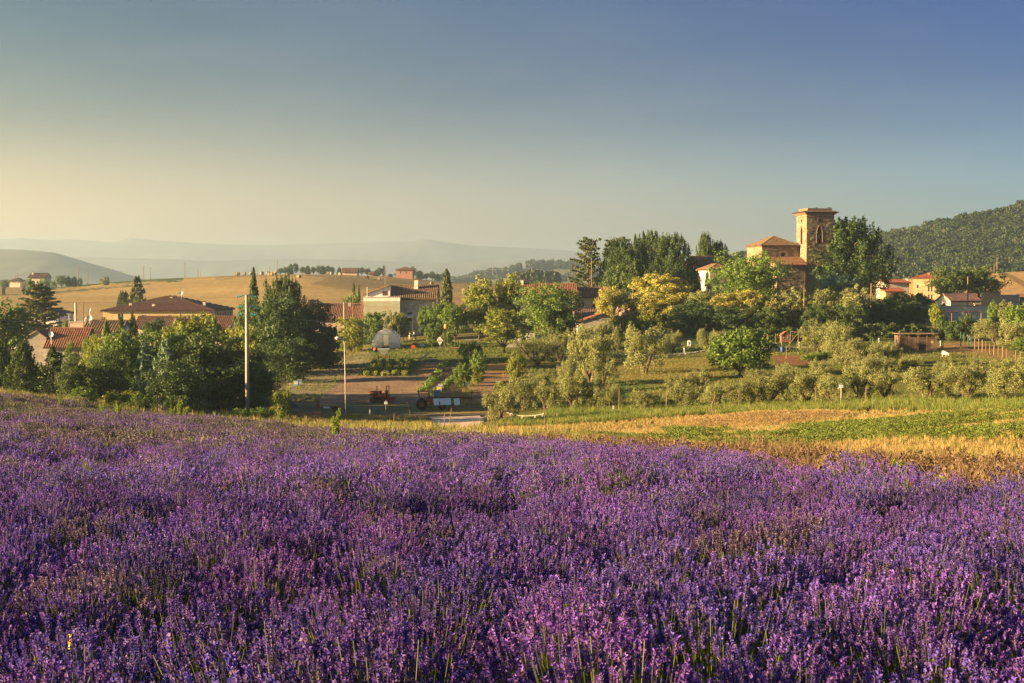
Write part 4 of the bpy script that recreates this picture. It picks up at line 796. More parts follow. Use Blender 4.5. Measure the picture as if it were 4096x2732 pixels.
tree('shrub', 'bright green shrub at the foot of the leftmost back olive', 'shrub_yellow', 507, 526, 354, 378, cat='bush')
tree('shrub', 'yellow-leaved bush behind the nearest olive tree', 'shrub_yellow', 494, 512, 382, 402, cat='bush')
# ---- clipped hedge
def hedge(name, label, u0, v0, u1, v1, D0, D1, th, h0, h1):
    a, b = gd(u0, D0), gd(u1, D1); n = 26; r = np.random.default_rng(77); C = []; R = []
    for i in range(n*3):
        t = r.uniform(0, 1); p = a.lerp(b, t); hh = h0+(h1-h0)*t; z = r.uniform(0.05, 0.95)*hh; C.append([p.x-a.x, p.y-a.y+r.uniform(-th/2, th/2), float(gz(p.x, p.y))-a.z+z]); R.append([0.9, 0.5, 0.45])
    o = thing(name, label, 'hedge', a); parts = [(leaves(r, np.array(C), np.array(R), 110, 0.17, out=0.7), 0)]
    put('foliage', crown_mesh(name+'_foliage', parts, [LM['ever']]), o)
    mb = MB()
    for i in range(12):
        p = a.lerp(b, i/11); g_ = float(gz(p.x, p.y)); mb.tube([(p.x-a.x, p.y-a.y, g_-a.z-0.1), (p.x-a.x+0.1, p.y-a.y, g_-a.z+h0*0.8)], [0.06, 0.02], 5)
    mb.build('stems', M_BARK, o)
hedge('clipped_hedge', 'long clipped dark green hedge behind the pallet shed', 836, 0, 935, 0, 252, 252, 1.2, 3.3, 2.6)
hedge('clipped_hedge', 'clipped hedge behind the white tanks and playhouse', 728, 0, 806, 0, 254, 254, 1.2, 2.2, 2.4)
hedge('low_hedge', 'low trimmed hedge in front of the far stone house', 887, 0, 914, 0, 378, 380, 1.2, 1.6, 1.5)
# ================================================================== wooded hill and far woods
def far_tree_mesh(name, seed, mat, n=150, tall=1.0):
    r = np.random.default_rng(seed); d = fib(14, r, 0.3); C = np.array([0, 0, 0.5*tall])+d*np.array([0.34, 0.34, 0.36*tall])
    return crown_mesh(name, [(leaves(r, C, np.full((14, 3), 0.2), n//10, 0.11, out=1.7, asp=0.7), 0)], [LM[mat]])
FARV = [far_tree_mesh('wood_crown%d' % k, 900+k, ('hill1', 'hill2', 'hill1', 'hill3')[k]) for k in range(0)] 
LM['hill1'] = leaf_mat('wood_green', (0.026, 0.055, 0.012), (0.060, 0.092, 0.022), 0.15, 0.18)
LM['hill2'] = leaf_mat('wood_olive', (0.045, 0.060, 0.016), (0.090, 0.092, 0.028), 0.15, 0.18)
LM['hill3'] = leaf_mat('wood_dark', (0.016, 0.036, 0.010), (0.038, 0.062, 0.018), 0.15, 0.18)
FARV = [far_tree_mesh('wood_crown%d' % k, 900+k, ('hill2', 'hill1', 'hill1', 'hill3', 'hill3')[k]) for k in range(5)]
def wooded_hill():
    cu = [560, 700, 735, 760, 800, 850, 872, 900, 930, 960, 990, 1024, 1100, 1300]; cv = [292, 284, 256, 254, 262, 244, 237.5, 230, 224, 216.5, 210, 202.5, 190, 184]
    D0, D1, n, m = 780.0, 1150.0, 120, 40; us = np.linspace(560, 1300, n); vc = np.interp(us, cu, cv)
    zc = (HOR-vc)/FPX*D1 - 3; zb = np.full(n, -9.0); V = []
    for j in range(m+9):
        t = j/m
        if t <= 1: D = D0+(D1-D0)*t; z = zb+(zc-zb)*(t**1.15); 
        else: D = D1+(t-1)*1300; z = zc-(t-1)*(zc+60)*4.0
        V.append(np.stack([(us-512)/FPX*D, np.full(n, D), CZ+z], -1))
    V = np.stack(V); F = []; i = np.arange(m+8)[:, None]*n+np.arange(n-1)[None]; F = np.stack([i, i+1, i+n+1, i+n], -1).reshape(-1, 4)
    tag(put('wooded_hill', np_mesh('wooded_hill', V.reshape(-1, 3), F, [paint('hill_undergrowth', (0.05, 0.065, 0.02), 0.95, 0.4, 0.05)], smooth=True)), kind='structure')
    r = np.random.default_rng(8); N = 17000; ju = r.uniform(560, 1180, N); tj = r.uniform(0, 1.06, N)**0.9
    fj = tj*m; j0 = np.clip(fj.astype(int), 0, m+6); fu = (ju-560)/740*(n-1); i0 = np.clip(fu.astype(int), 0, n-2); a = fj-j0; b = fu-i0
    P = (V[j0, i0]*(1-b)[:, None]+V[j0, i0+1]*b[:, None])*(1-a)[:, None]+(V[j0+1, i0]*(1-b)[:, None]+V[j0+1, i0+1]*b[:, None])*a[:, None]
    s = r.uniform(3.2, 6.6, N)*(1+0.25*snoise(P[:, 0], P[:, 1]+P[:, 2]*3, 0.05, 19)); P[:, 2] -= 0.6
    scatter('hillside_wood', P, np.stack([np.zeros(N), np.zeros(N), r.uniform(0, 6.28, N)], 1), np.stack([s*1.05, s*1.05, s*r.uniform(0.8, 1.25, N)], 1), np.clip(np.round(2+1.5*snoise(P[:, 0], P[:, 1]*1.0+P[:, 2]*4, 0.03, 23)+r.normal(0, 0.8, N)), 0, 4).astype(int), FARV, 'dense green wood covering the hill on the right', 'wood')
    # woods on the far pasture hill
    pts = []
    for (u0, v0, u1, v1, dep, cnt) in ((530, 265.5, 578, 266.5, 2270, 150), (462, 281, 478, 277, 2240, 70), (478, 277, 520, 269.5, 2250, 150), (495, 276, 512, 275, 2150, 40), (440, 284, 460, 282, 2180, 50), (560, 280, 610, 272, 2000, 70)):
        for c in range(cnt):
            t = r.uniform(0, 1); u = u0+(u1-u0)*t+r.normal(0, 1.5); v = v0+(v1-v0)*t+r.uniform(-0.4, 1.6); p = at(u, v, dep+r.uniform(-30, 30)); pts.append((p.x, p.y, p.z-3))
    for c in range(70): u = r.uniform(512, 556); p = at(u, 286+r.uniform(-1, 1), 1000); pts.append((p.x, p.y, p.z-2))
    P = np.array(pts); N = len(P); s = r.uniform(6, 11, N)
    scatter('distant_wood', P, np.stack([np.zeros(N), np.zeros(N), r.uniform(0, 6.28, N)], 1), np.stack([s, s, s*r.uniform(0.9, 1.4, N)], 1), r.choice([0, 3], N), FARV, 'dark tree belts on the distant pasture hill', 'wood')
wooded_hill()
# ---- trees and bales on the wheat hill
CT = [(277, 284, 268.5), (282, 290, 267), (288, 294, 264.5), (293, 299, 263.5), (300, 306, 267), (305, 311, 266), (311, 316, 267), (316, 321, 265.5), (320, 326, 266), (325, 331, 266), (330, 335, 267), (337, 342, 267.5), (358, 365, 267.5), (364, 371, 268.5), (374, 380, 270), (377, 383, 268), (382, 386, 265.5), (388, 393, 274), (394, 402, 273), (409, 417, 267), (416, 424, 271), (423, 430, 273.5), (429, 436, 272), (435, 441, 274), (440, 446, 273), (444, 451, 273.5)]
for i, (a, b, vt) in enumerate(CT):
    kd = ('broad_dark', 'broad_ever', 'conifer_dark')[i % 3] if (a, b) != (382, 386) else 'cypress_dark'
    tree('ridge_tree', 'dark tree on the wheat hill skyline, number %s in the line from its western end' % str(i+1) if False else ('dark tree on the skyline of the wheat hill, %s of the line from the bales' % (ORD[i] if i < 20 else 'twenty-' + ORD[i-20])), kd, a, b, vt, D=890, group='trees along the wheat hill skyline', k=i % 2)
FB = [('shrub', 25, 35, 279, 700, 'green bush left of the far pale house'), ('shrub', 38, 50, 279, 700, 'green bush right of the far pale house'), ('broad_ever', 56, 68, 276, 715, 'round tree by the green strip on the far field'), ('conifer_dark', 66, 72, 276.5, 718, 'dark conifer beside the round far tree'), ('conifer_dark', 71, 78, 277, 718, 'second dark conifer beside the far fields'), ('shrub_olive', 101, 110, 277, 700, 'lone bush on the green field margin'), ('broad_ever', 0, 10, 280, 700, 'dark trees left of the far pale house'), ('shrub', 50, 57, 281, 690, 'low bush on the far field margin'), ('shrub', 78, 83, 278, 716, 'small bush by the far utility pole')]
for k_, u0, u1, vt, D_, lb in FB: tree('far_tree', lb, k_, u0, u1, vt, D=D_, k=0)
M_STRAW = paint('straw_bale', (0.24, 0.19, 0.10), 0.95, 0.3, 5, bump=0.5)
bm_ = MB(); bm_.cyl((-0.65, 0, 0.78), 0.8, 1.3, 16, axis='x'); BALE = bm_.mesh('bale', M_STRAW)
BALES = [(236.7, 272.9), (237.9, 273.9), (236.4, 276.1), (244.3, 273.2), (251.3, 273.8), (262, 271.6), (267.9, 271.2), (275.8, 271.4), (269.7, 275.7), (271.7, 275.9), (288, 276.6), (298.9, 278.2), (327.9, 274.6), (332, 274.8), (340, 275.4), (357.9, 277.8), (367.2, 278.6), (375.2, 280), (379, 280.6), (431.8, 285), (459.3, 286.5), (470.5, 289.3), (463.6, 292), (475.6, 287)]
for i, (u, v) in enumerate(sorted(BALES)):
    p = gp(u, v, 420, 930); p.z -= 0.05
    o = put('straw_bale', BALE, None, p, (0, 0, random.uniform(0, 3.1)), (1.15, 1.15, 1.15))
    tag(o, 'round straw bale on the stubble hill, %s counting from the western end' % (ORD[i] if i < 20 else 'twenty-' + ORD[i-20]), 'straw bale', 'round bales on the stubble field')

# ================================================================== buildings
def tilemat(name, c, c2, var=0.3):
    return paint(name, c, 0.85, var, 1.3, c2=c2, bump=0.3, bscale=6)
R_RED = tilemat('tile_red_brown', (0.150, 0.072, 0.048), (0.23, 0.125, 0.082)); R_ORANGE = tilemat('tile_orange', (0.24, 0.10, 0.052), (0.32, 0.15, 0.08)); R_OLD = tilemat('tile_old', (0.14, 0.098, 0.062), (0.27, 0.175, 0.095))
R_BRIGHT = tilemat('tile_bright_red', (0.27, 0.085, 0.05), (0.34, 0.125, 0.075)); R_VIOLET = tilemat('tile_weathered', (0.17, 0.095, 0.080), (0.27, 0.17, 0.14))
W_YELLOW = paint('plaster_yellow', (0.56, 0.44, 0.21), 0.9, 0.13, 0.8); W_CREAM = paint('plaster_cream', (0.62, 0.55, 0.40), 0.9, 0.10, 0.6); W_WHITE = paint('plaster_white', (0.78, 0.74, 0.68), 0.9, 0.12, 0.7)
W_MAUVE = paint('plaster_mauve', (0.50, 0.43, 0.42), 0.9, 0.07, 0.6); W_GREY = paint('plaster_grey', (0.34, 0.31, 0.26), 0.9, 0.25, 1.1); W_PATCH = paint('plaster_patched', (0.58, 0.48, 0.34), 0.9, 0.35, 0.7, c2=(0.40, 0.48, 0.34)); W_REDW = paint('plaster_red', (0.30, 0.06, 0.04), 0.9, 0.15, 1)
W_PINK = paint('plaster_pink', (0.48, 0.36, 0.30), 0.9, 0.2, 1); W_SALMON = paint('plaster_salmon', (0.42, 0.20, 0.14), 0.9, 0.1, 1); W_GOLD = paint('plaster_ochre', (0.46, 0.34, 0.17), 0.9, 0.12, 1)
def stone_mat(name, c, c2, mortar, s=1.0, bump=0.8):
    m, nt, b = base_mat(name); tcn = nn(nt, 'ShaderNodeTexCoord'); sx = nn(nt, 'ShaderNodeSeparateXYZ'); nt.links.new(tcn.outputs['Object'], sx.inputs[0])
    ad = nn(nt, 'ShaderNodeMath', operation='ADD'); nt.links.new(sx.outputs[0], ad.inputs[0]); nt.links.new(sx.outputs[1], ad.inputs[1])
    cb = nn(nt, 'ShaderNodeCombineXYZ'); nt.links.new(ad.outputs[0], cb.inputs[0]); nt.links.new(sx.outputs[2], cb.inputs[1])
    wz = nn(nt, 'ShaderNodeTexNoise'); wz.inputs['Scale'].default_value = 1.3; nt.links.new(tcn.outputs['Object'], wz.inputs[0])
    va = nn(nt, 'ShaderNodeVectorMath', operation='MULTIPLY_ADD'); va.inputs[1].default_value = (0.16, 0.16, 0); nt.links.new(wz.outputs['Color'], va.inputs[0]); nt.links.new(cb.outputs[0], va.inputs[2])
    bk = nn(nt, 'ShaderNodeTexBrick'); bk.inputs['Scale'].default_value = 1.0/s; bk.inputs['Color1'].default_value = (*c, 1); bk.inputs['Color2'].default_value = (*c2, 1); bk.inputs['Mortar'].default_value = (*mortar, 1)
    bk.inputs['Mortar Size'].default_value = 0.022; bk.inputs['Brick Width'].default_value = 0.62; bk.inputs['Row Height'].default_value = 0.30; bk.offset_frequency = 2; bk.squash = 0.7; bk.squash_frequency = 3
    nt.links.new(va.outputs[0], bk.inputs[0])
    n1 = nn(nt, 'ShaderNodeTexNoise'); n1.inputs['Scale'].default_value = 0.55; n1.inputs['Detail'].default_value = 8; n1.inputs['Roughness'].default_value = 0.7; nt.links.new(tcn.outputs['Object'], n1.inputs[0])
    mr = nn(nt, 'ShaderNodeMapRange'); mr.inputs['From Min'].default_value = 0.3; mr.inputs['From Max'].default_value = 0.7; mr.inputs['To Min'].default_value = 0.55; mr.inputs['To Max'].default_value = 1.35; nt.links.new(n1.outputs[0], mr.inputs['Value'])
    hs = nn(nt, 'ShaderNodeHueSaturation'); nt.links.new(mr.outputs[0], hs.inputs['Value']); nt.links.new(bk.outputs[0], hs.inputs['Color'])
    nt.links.new(hs.outputs[0], b.inputs['Base Color']); b.inputs['Roughness'].default_value = 0.95; b.inputs['Specular IOR Level'].default_value = 0.1
    bp = nn(nt, 'ShaderNodeBump'); bp.inputs['Strength'].default_value = bump; bp.inputs['Distance'].default_value = 0.06; nt.links.new(bk.outputs['Fac'], bp.inputs['Height']); bp.invert = True
    nt.links.new(bp.outputs[0], b.inputs['Normal']); return m
S_TOWER = stone_mat('tower_stone', (0.32, 0.25, 0.165), (0.225, 0.17, 0.11), (0.175, 0.135, 0.095)); S_GREYST = stone_mat('grey_stone', (0.66, 0.59, 0.49), (0.52, 0.46, 0.38), (0.66, 0.60, 0.52), 0.8); S_TAN = stone_mat('tan_stone', (0.42, 0.32, 0.18), (0.33, 0.25, 0.14), (0.28, 0.21, 0.13), 0.9)
S_BROWN = stone_mat('brown_stone', (0.30, 0.20, 0.12), (0.24, 0.16, 0.10), (0.18, 0.13, 0.09), 1.3); S_BRICK = paint('brick_red', (0.25, 0.14, 0.085), 0.9, 0.2, 3)
M_GLASS = paint('window_glass', (0.035, 0.035, 0.04), 0.15, 0.2, 1); M_DARK = paint('dark_opening', (0.02, 0.017, 0.014), 0.95, 0.2, 1); M_WHITEP = paint('white_paint', (0.72, 0.72, 0.70), 0.6, 0.06, 1); M_WOOD = paint('weathered_wood', (0.22, 0.15, 0.09), 0.9, 0.35, 3, bump=0.4, stretch=(1, 1, 4), objvar=0.25)
M_BROWNP = paint('brown_shutter', (0.10, 0.055, 0.035), 0.7, 0.15, 2); M_GREENP = paint('green_paint', (0.04, 0.13, 0.075), 0.6, 0.15, 2); M_METAL = paint('galvanised', (0.42, 0.42, 0.40), 0.5, 0.2, 2, metal=0.6); M_CONC = paint('concrete', (0.47, 0.43, 0.36), 0.9, 0.15, 2); M_RUST = paint('rusty_iron', (0.20, 0.07, 0.035), 0.9, 0.4, 3, bump=0.4); M_BLACK = paint('black_rubber', (0.02, 0.02, 0.02), 0.85, 0.2, 3)

def tiles(mb, e0, e1, s, a=0.0, b=0.0, tile=0.36, row=0.55, thick=0.10):
    """tiled slope: eave e0->e1, slope vector s to the ridge, hip insets a (left) and b (right)"""
    e0, e1, s = Vector(e0), Vector(e1), Vector(s); e = e1-e0; L = e.length; eh = e/L; H = s.length; sh = s/H; n = eh.cross(sh).normalized()
    if n.z < 0: n = -n
    N = max(2, int(L/tile)); nrow = max(2, int(H/row)); prof = [(0.0, 0.0), (0.18, 0.055), (0.5, 0.085), (0.82, 0.055)]
    ts = []; hs = []
    for k in range(N):
        for p, q in prof: ts.append((k+p)*L/N); hs.append(q)
    ts.append(L); hs.append(0)
    vs = []; cols = []
    for t, q in zip(ts, hs):
        hm = H
        if a > 0: hm = min(hm, H*t/a)
        if b > 0: hm = min(hm, H*(L-t)/b)
        base = len(vs)
        for j in range(nrow):
            y0 = min(hm, H*j/nrow); y1 = min(hm, H*(j+1)/nrow)
            qq = q*max(1.0, tile/0.36)*1.25; vs.append(e0+eh*t+sh*y0+n*(qq+thick+0.045)); vs.append(e0+eh*t+sh*y1+n*(qq+thick))
        cols.append(base)
    fs = []
    for c in range(len(ts)-1):
        for j in range(2*nrow-1): fs.append((cols[c]+j, cols[c+1]+j, cols[c+1]+j+1, cols[c]+j+1))
    mb.add(vs, fs)
    quad = [e0, e1, e1+s-eh*b, e0+s+eh*a]
    if (quad[2]-quad[3]).length < 0.05: quad = quad[:3]
    return mb.prism(quad, -n*0.02, n*thick)
def facade(mb, x0, x1, z0, z1, y, th, ops):
    """wall along x at depth y (thickness th going back) with rectangular openings (xa,xb,za,zb)"""
    xs = sorted({x0, x1, *[o[0] for o in ops], *[o[1] for o in ops]}); zs = sorted({z0, z1, *[o[2] for o in ops], *[o[3] for o in ops]})
    for i in range(len(xs)-1):
        run = None
        for j in range(len(zs)-1):
            cx, cz = (xs[i]+xs[i+1])/2, (zs[j]+zs[j+1])/2
            hole = any(o[0] < cx < o[1] and o[2] < cz < o[3] for o in ops)
            if hole:
                if run is not None: mb.box(xs[i], xs[i+1], y, y+th, run, zs[j]); run = None
            elif run is None: run = zs[j]
        if run is not None: mb.box(xs[i], xs[i+1], y, y+th, run, zs[-1])
    return mb
def window(root, x, z, w, h, y=0.0, style='plain', frame=None, face='front'):
    """window part with frame, pane and sill set into a facade opening; face front (normal -y) or left (normal -x, x means y)"""
    fr = frame or M_WHITEP
    def bx(mb, xa, xb, ya, yb, za, zb): return mb.box(xa, xb, ya, yb, za, zb) if face == 'front' else mb.box(ya, yb, xa, xb, za, zb)
    mb = MB(); t = 0.09
    bx(mb, x-w/2, x-w/2+t, y+0.06, y+0.16, z, z+h); bx(mb, x+w/2-t, x+w/2, y+0.06, y+0.16, z, z+h); bx(mb, x-w/2+t, x+w/2-t, y+0.06, y+0.16, z+h-t, z+h); bx(mb, x-w/2+t, x+w/2-t, y+0.06, y+0.16, z, z+t)
    if w > 0.8: bx(mb, x-0.035, x+0.035, y+0.065, y+0.155, z+t, z+h-t)
    o = mb.build('window', fr, root)
    mb = MB(); bx(mb, x-w/2+t*.5, x+w/2-t*.5, y+0.11, y+0.14, z+t*.5, z+h-t*.5); mb.build('pane', M_GLASS, o)
    mb = MB(); bx(mb, x-w/2-0.10, x+w/2+0.10, y-0.10, y+0.05, z-0.09, z-0.003); mb.build('sill', M_CONC, o)
    if style == 'surround':
        mb = MB(); bx(mb, x-w/2-.16, x-w/2-.002, y-.03, y+.05, z, z+h+.16); bx(mb, x+w/2+.002, x+w/2+.16, y-.03, y+.05, z, z+h+.16); bx(mb, x-w/2, x+w/2, y-.03, y+.05, z+h+.002, z+h+.16); mb.build('surround', M_WHITEP, o)
    if style == 'shutters':
        for sd in (-1, 1):
            mb = MB(); bx(mb, x+sd*(w/2+w*0.26)-w*0.25, x+sd*(w/2+w*0.26)+w*0.25, y-0.06, y-0.01, z, z+h); mb.build('shutter', frame if frame else M_BROWNP, o)
    return o
def chimney(root, x, y, z, w=0.7, h=1.2, mat=None, cap=True):
    mb = MB(); mb.box(x-w/2, x+w/2, y-w/2, y+w/2, z-0.8, z+h); o = mb.build('chimney', mat or W_CREAM, root)
    if cap:
        mb = MB(); mb.box(x-w*.62, x+w*.62, y-w*.62, y+w*.62, z+h+0.16, z+h+0.26); mb.box(x-w*.4, x-w*.25, y-w*.4, y+w*.4, z+h+.003, z+h+.16); mb.box(x+w*.25, x+w*.4, y-w*.4, y+w*.4, z+h+.003, z+h+.16); mb.build('chimney_cap', R_RED, o)
    return o
def house(name, label, p, rz, W, Dp, H, roof, rise, wall, rmat, front=(), left=(), cat='house', over=0.45, tile=0.36, group=None, down=2.0, th=0.35, fstyle='plain', fframe=None, lstyle='plain', lframe=None, right=()):
    """block with front face along local x (normal -y), origin = front-left base corner. front/left = list of window rects (x, z, w, h)"""
    o = thing(name, label, cat, p, rz, group); mb = MB()
    ops = [(x-w/2, x+w/2, z, z+h) for x, z, w, h in front]; facade(mb, 0, W, -down, H, 0, th, ops)
    if left:
        m2 = MB(); facade(m2, th, Dp-th, -down, H, 0, th, [(x-w/2, x+w/2, z, z+h) for x, z, w, h in left])
        mb.add([(v[1], v[0], v[2]) for v in m2.v], [f[::-1] for f in m2.f])
    else: mb.box(0, th, th, Dp-th, -down, H)
    mb.box(W-th, W, th, Dp-th, -down, H); mb.box(0, W, Dp-th, Dp, -down, H)
    mb.box(th, W-th, th+0.9, th+0.95, -down, H-0.1); mb.box(th+0.9, th+0.95, th+1.0, Dp-th, -down, H-0.1)
    if roof == 'gable':
        for xg in ((0, th), (W-th, W)): mb.prism([(xg[0], th*0.0, H), (xg[0], Dp, H), (xg[0], Dp/2, H+rise)], (0, 0, 0), (xg[1]-xg[0], 0, 0))
    if roof == 'front_gable':
        for yg in ((0, th), (Dp-th, Dp)): mb.prism([(0, yg[0], H), (W, yg[0], H), (W/2, yg[0], H+rise)], (0, 0, 0), (0, yg[1]-yg[0], 0))
    mb.build('wall', wall, o); rb = MB(); v = over
    if roof == 'gable':
        k = rise/(Dp/2); tiles(rb, (-v, -v, H-k*v), (W+v, -v, H-k*v), (0, Dp/2+v, rise+k*v), tile=tile); tiles(rb, (W+v, Dp+v, H-k*v), (-v, Dp+v, H-k*v), (0, -Dp/2-v, rise+k*v), tile=tile*2)
        ra, rb_ = (-v, Dp/2, H+rise+0.16), (W+v, Dp/2, H+rise+0.16); hips = [(ra, rb_)]
    elif roof == 'front_gable':
        k = rise/(W/2); tiles(rb, (-v, Dp+v, H-k*v), (-v, -v, H-k*v), (W/2+v, 0, rise+k*v), tile=tile); tiles(rb, (W+v, -v, H-k*v), (W+v, Dp+v, H-k*v), (-W/2-v, 0, rise+k*v), tile=tile)
        hips = [((W/2, -v, H+rise+0.16), (W/2, Dp+v, H+rise+0.16))]
    elif roof == 'hip':
        m = min(W, Dp)/2+v; k = rise/m; z0 = H
        tiles(rb, (-v, -v, z0), (W+v, -v, z0), (0, m, rise), m, m, tile=tile); tiles(rb, (W+v, -v, z0), (W+v, Dp+v, z0), (-m, 0, rise), m, m, tile=tile)
        tiles(rb, (W+v, Dp+v, z0), (-v, Dp+v, z0), (0, -m, rise), m, m, tile=tile*2); tiles(rb, (-v, Dp+v, z0), (-v, -v, z0), (m, 0, rise), m, m, tile=tile)
        zt = z0+rise+0.14; c1, c2 = ((m-v, m-v, zt), (W+v-m, Dp+v-m, zt))
        hips = [((-v, -v, z0+.14), c1), ((W+v, -v, z0+.14), (c2[0], c1[1], zt)), ((W+v, Dp+v, z0+.14), c2), ((-v, Dp+v, z0+.14), (c1[0], c2[1], zt)), (c1, c2)]
    elif roof == 'shed':
        tiles(rb, (-v, -v, H), (W+v, -v, H), (0, Dp+v, rise), tile=tile); hips = []
        mb2 = MB(); mb2.prism([(0, 0, H), (0, Dp, H), (0, Dp, H+rise*0.98)], (0, 0, 0), (th, 0, 0)); mb2.prism([(W-th, 0, H), (W-th, Dp, H), (W-th, Dp, H+rise*.98)], (0, 0, 0), (th, 0, 0)); mb2.box(0, W, Dp-th, Dp, H, H+rise*.97); mb2.build('gable', wall, o)
    else: hips = []
    if roof != 'flat':
        ro = rb.build('roof', rmat, o)
        if hips:
            hb = MB()
            for a_, b_ in hips:
                if (Vector(a_)-Vector(b_)).length > 0.1: hb.tube([a_, b_], 0.13, 6)
            hb.build('ridge_tiles', rmat, ro)
        if roof in ('gable', 'hip', 'shed'):
            gb = MB(); zz = H-(rise/(Dp/2)*over if roof == 'gable' else 0)-0.04; gb.tube([(-v, -v-0.06, zz), (W+v, -v-0.06, zz)], 0.07, 6); gb.tube([(W-0.3, -0.08, zz-0.1), (W-0.3, -0.08, 0)], 0.05, 6); gb.build('gutter', M_BROWNP, o)
    else:
        mb = MB(); mb.box(-0.1, W+0.1, -0.1, Dp+0.1, H, H+0.14); mb.build('coping', M_CONC, o)
    for x, z, w, h in front: window(o, x, z, w, h, 0.0, fstyle, fframe)
    for x, z, w, h in left: window(o, x, z, w, h, 0.0, lstyle, lframe, 'left')
    return o
def zrel(v, D): return CZ-(v-HOR)/FPX*D
def m_at(D, px): return px/FPX*D
def put_house(name, label, u0, u1, D, vEave, vRidge, Dp, roof, wall, rmat, rz=0.0, Dr=None, **k):
    p = gd(u0, D); Wd = m_at(D, u1-u0)/math.cos(rz); H = zrel(vEave, D)-p.z; Dr = Dr or D+Dp/2; rise = max(0.3, zrel(vRidge, Dr)-zrel(vEave, D))
    return house(name, label, p, rz, Wd, Dp, H, roof, rise, wall, rmat, **k), Wd, H, p
# ---- left group
o, Wd, H, p = put_house('brown_roofed_house', 'white house with dark brown hipped roof behind the tiered cedar', 8, 58, 292, 314.5, 306.5, 10, 'hip', W_WHITE, R_VIOLET, front=[(8.6, 1.2, 0.9, 1.3), (5.0, 1.2, 0.9, 1.3)])
chimney(o, 2.4, 1.4, H+0.4, 0.8, 1.3, W_CREAM)
o, Wd, H, p = put_house('yellow_house', 'large pale yellow house with a low brown pyramid roof', 102.8, 212.8, 330, 311.2, 296.8, 24, 'hip', W_YELLOW, R_RED, Dr=343, tile=0.56,
    front=[(4.2, 4.6, 1.4, 1.5), (9.6, 4.6, 1.3, 1.2), (15.6, 4.7, 0.9, 1.1), (20.2, 4.6, 1.5, 1.1), (23.6, 4.6, 1.2, 1.1)])
for cx, cy in ((5.4, 4.0), (11.0, 3.2), (13.5, 10.5), (22.4, 5.5)): chimney(o, cx, cy, H+0.22*cy, 0.6, 0.9, W_CREAM)
for k in range(7):
    mb = MB(); mb.box(Wd+0.002, Wd+0.06, 2.0+k*3.0, 3.0+k*3.0, 4.3, 6.0); mb.build('shutter', M_BROWNP, o)
mb = MB(); mb.box(3.5, 4.9, -0.55, -0.02, 3.55, 4.35); mb.build('air_conditioner', M_WHITEP, o)
mb = MB(); mb.box(9.5, 10.6, 7.5, 8.1, H+2.0, H+2.1); mb.box(11.5, 12.6, 7.9, 8.5, H+2.2, H+2.3); mb.build('skylight', M_WHITEP, o)
o, Wd, H, p = put_house('long_low_house', 'long low cream house with red-brown tiled roof before the yellow house', 135, 229.5, 284, 327.4, 317.0, 8, 'gable', W_CREAM, R_RED, Dr=288, front=[(1.6, 1.4, 1.3, 2.0), (4.8, 1.6, 1.0, 1.2), (9, 1.6, 1.0, 1.2), (13, 1.6, 1.0, 1.2)])
mb = MB(); mb.box(Wd-1.7, Wd+0.01, -0.02, 0.0, 0, H-0.3); o2 = mb.build('red_wall_end', W_REDW, o)
chimney(o, 7.6, 2.2, H+0.7, 0.5, 1.0, W_PINK); chimney(o, 12.2, 3.0, H+0.9, 0.9, 1.1, W_WHITE); chimney(o, 3.6, 1.0, H+.3, 0.25, 0.9, R_RED, False)
mb = MB(); mb.box(4.2, 5.5, -0.9, -0.02, 3.0, 3.1); mb.build('awning', W_REDW, o)
o, Wd, H, p = put_house('old_tiled_house', 'small white house with lichen-spotted old tiled roof', 83, 120, 236, 331.8, 321.4, 7, 'gable', W_WHITE, R_OLD, Dr=239.5, front=[(1.5, 3.0, 0.7, 0.7)], tile=0.42)
chimney(o, 2.3, 3.8, H+1.6, 0.5, 0.5, M_BLACK)
o, Wd, H, p = put_house('orange_roofed_house', 'low house with bright orange tiled roof beside a round dish', 46, 83, 226, 346.0, 329.0, 7.5, 'gable', W_GREY, R_ORANGE, Dr=229.7, front=[(2, 0.4, 1.4, 1.8)])
o, Wd, H, p = put_house('grey_annex', 'grey plastered annex with sloping top at the orange roof', 27, 46, 227, 337.5, 331.5, 6, 'front_gable', W_GREY, R_OLD, Dr=227, over=0.15)
o, Wd, H, p = put_house('pink_parapet_block', 'flat pinkish plastered block behind the orange roof', 70, 83.5, 246, 322.2, 322, 5, 'flat', W_PINK, R_OLD)
# ---- farm
o, Wd, H, p = put_house('red_barn', 'long barn with sagging red-brown roof left of the farmhouse', 314, 361, 300, 319, 304.3, 11, 'gable', W_PINK, R_RED, Dr=305.5)
chimney(o, 7.0, 4.6, H+2.4, 0.6, 1.0, W_GREY, False)
o, Wd, H, p = put_house('old_tiled_shed', 'shed with rough old tiles joined to the red barn', 303, 314.5, 304, 312, 301, 8, 'front_gable', W_PINK, R_OLD, Dr=304, tile=0.45)
o, Wd, H, p = put_house('stone_farmhouse', 'stone farmhouse with rippled brown tiled roof and tall chimney', 390, 435.5, 301, 298.6, 285.8, 11, 'gable', S_GREYST, R_OLD, Dr=306.5, front=[(4.2, 3.4, 1.0, 1.9), (7.7, 4.0, 0.7, 0.7)], tile=0.42, fframe=M_BROWNP)
chimney(o, 5.3, 4.0, H+2.3, 0.8, 1.6, W_WHITE)
mb = MB(); mb.box(6.6, 8.1, -0.06, -0.003, 0, 3.6); mb.build('barn_door', M_GREENP, o)
mb = MB(); mb.cyl((7.75, 0.02, 6.3), 0.32, -0.06, 14, axis='y'); mb.build('oculus', S_BRICK, o)
mb = MB(); mb.prism([(1.9, -2.6, 4.2), (5.0, -2.6, 4.2), (5.0, -0.02, 4.7), (1.9, -0.02, 4.7)], (0, 0, 0), (0, 0, 0.12)); po = mb.build('porch_roof', M_WHITEP, o)
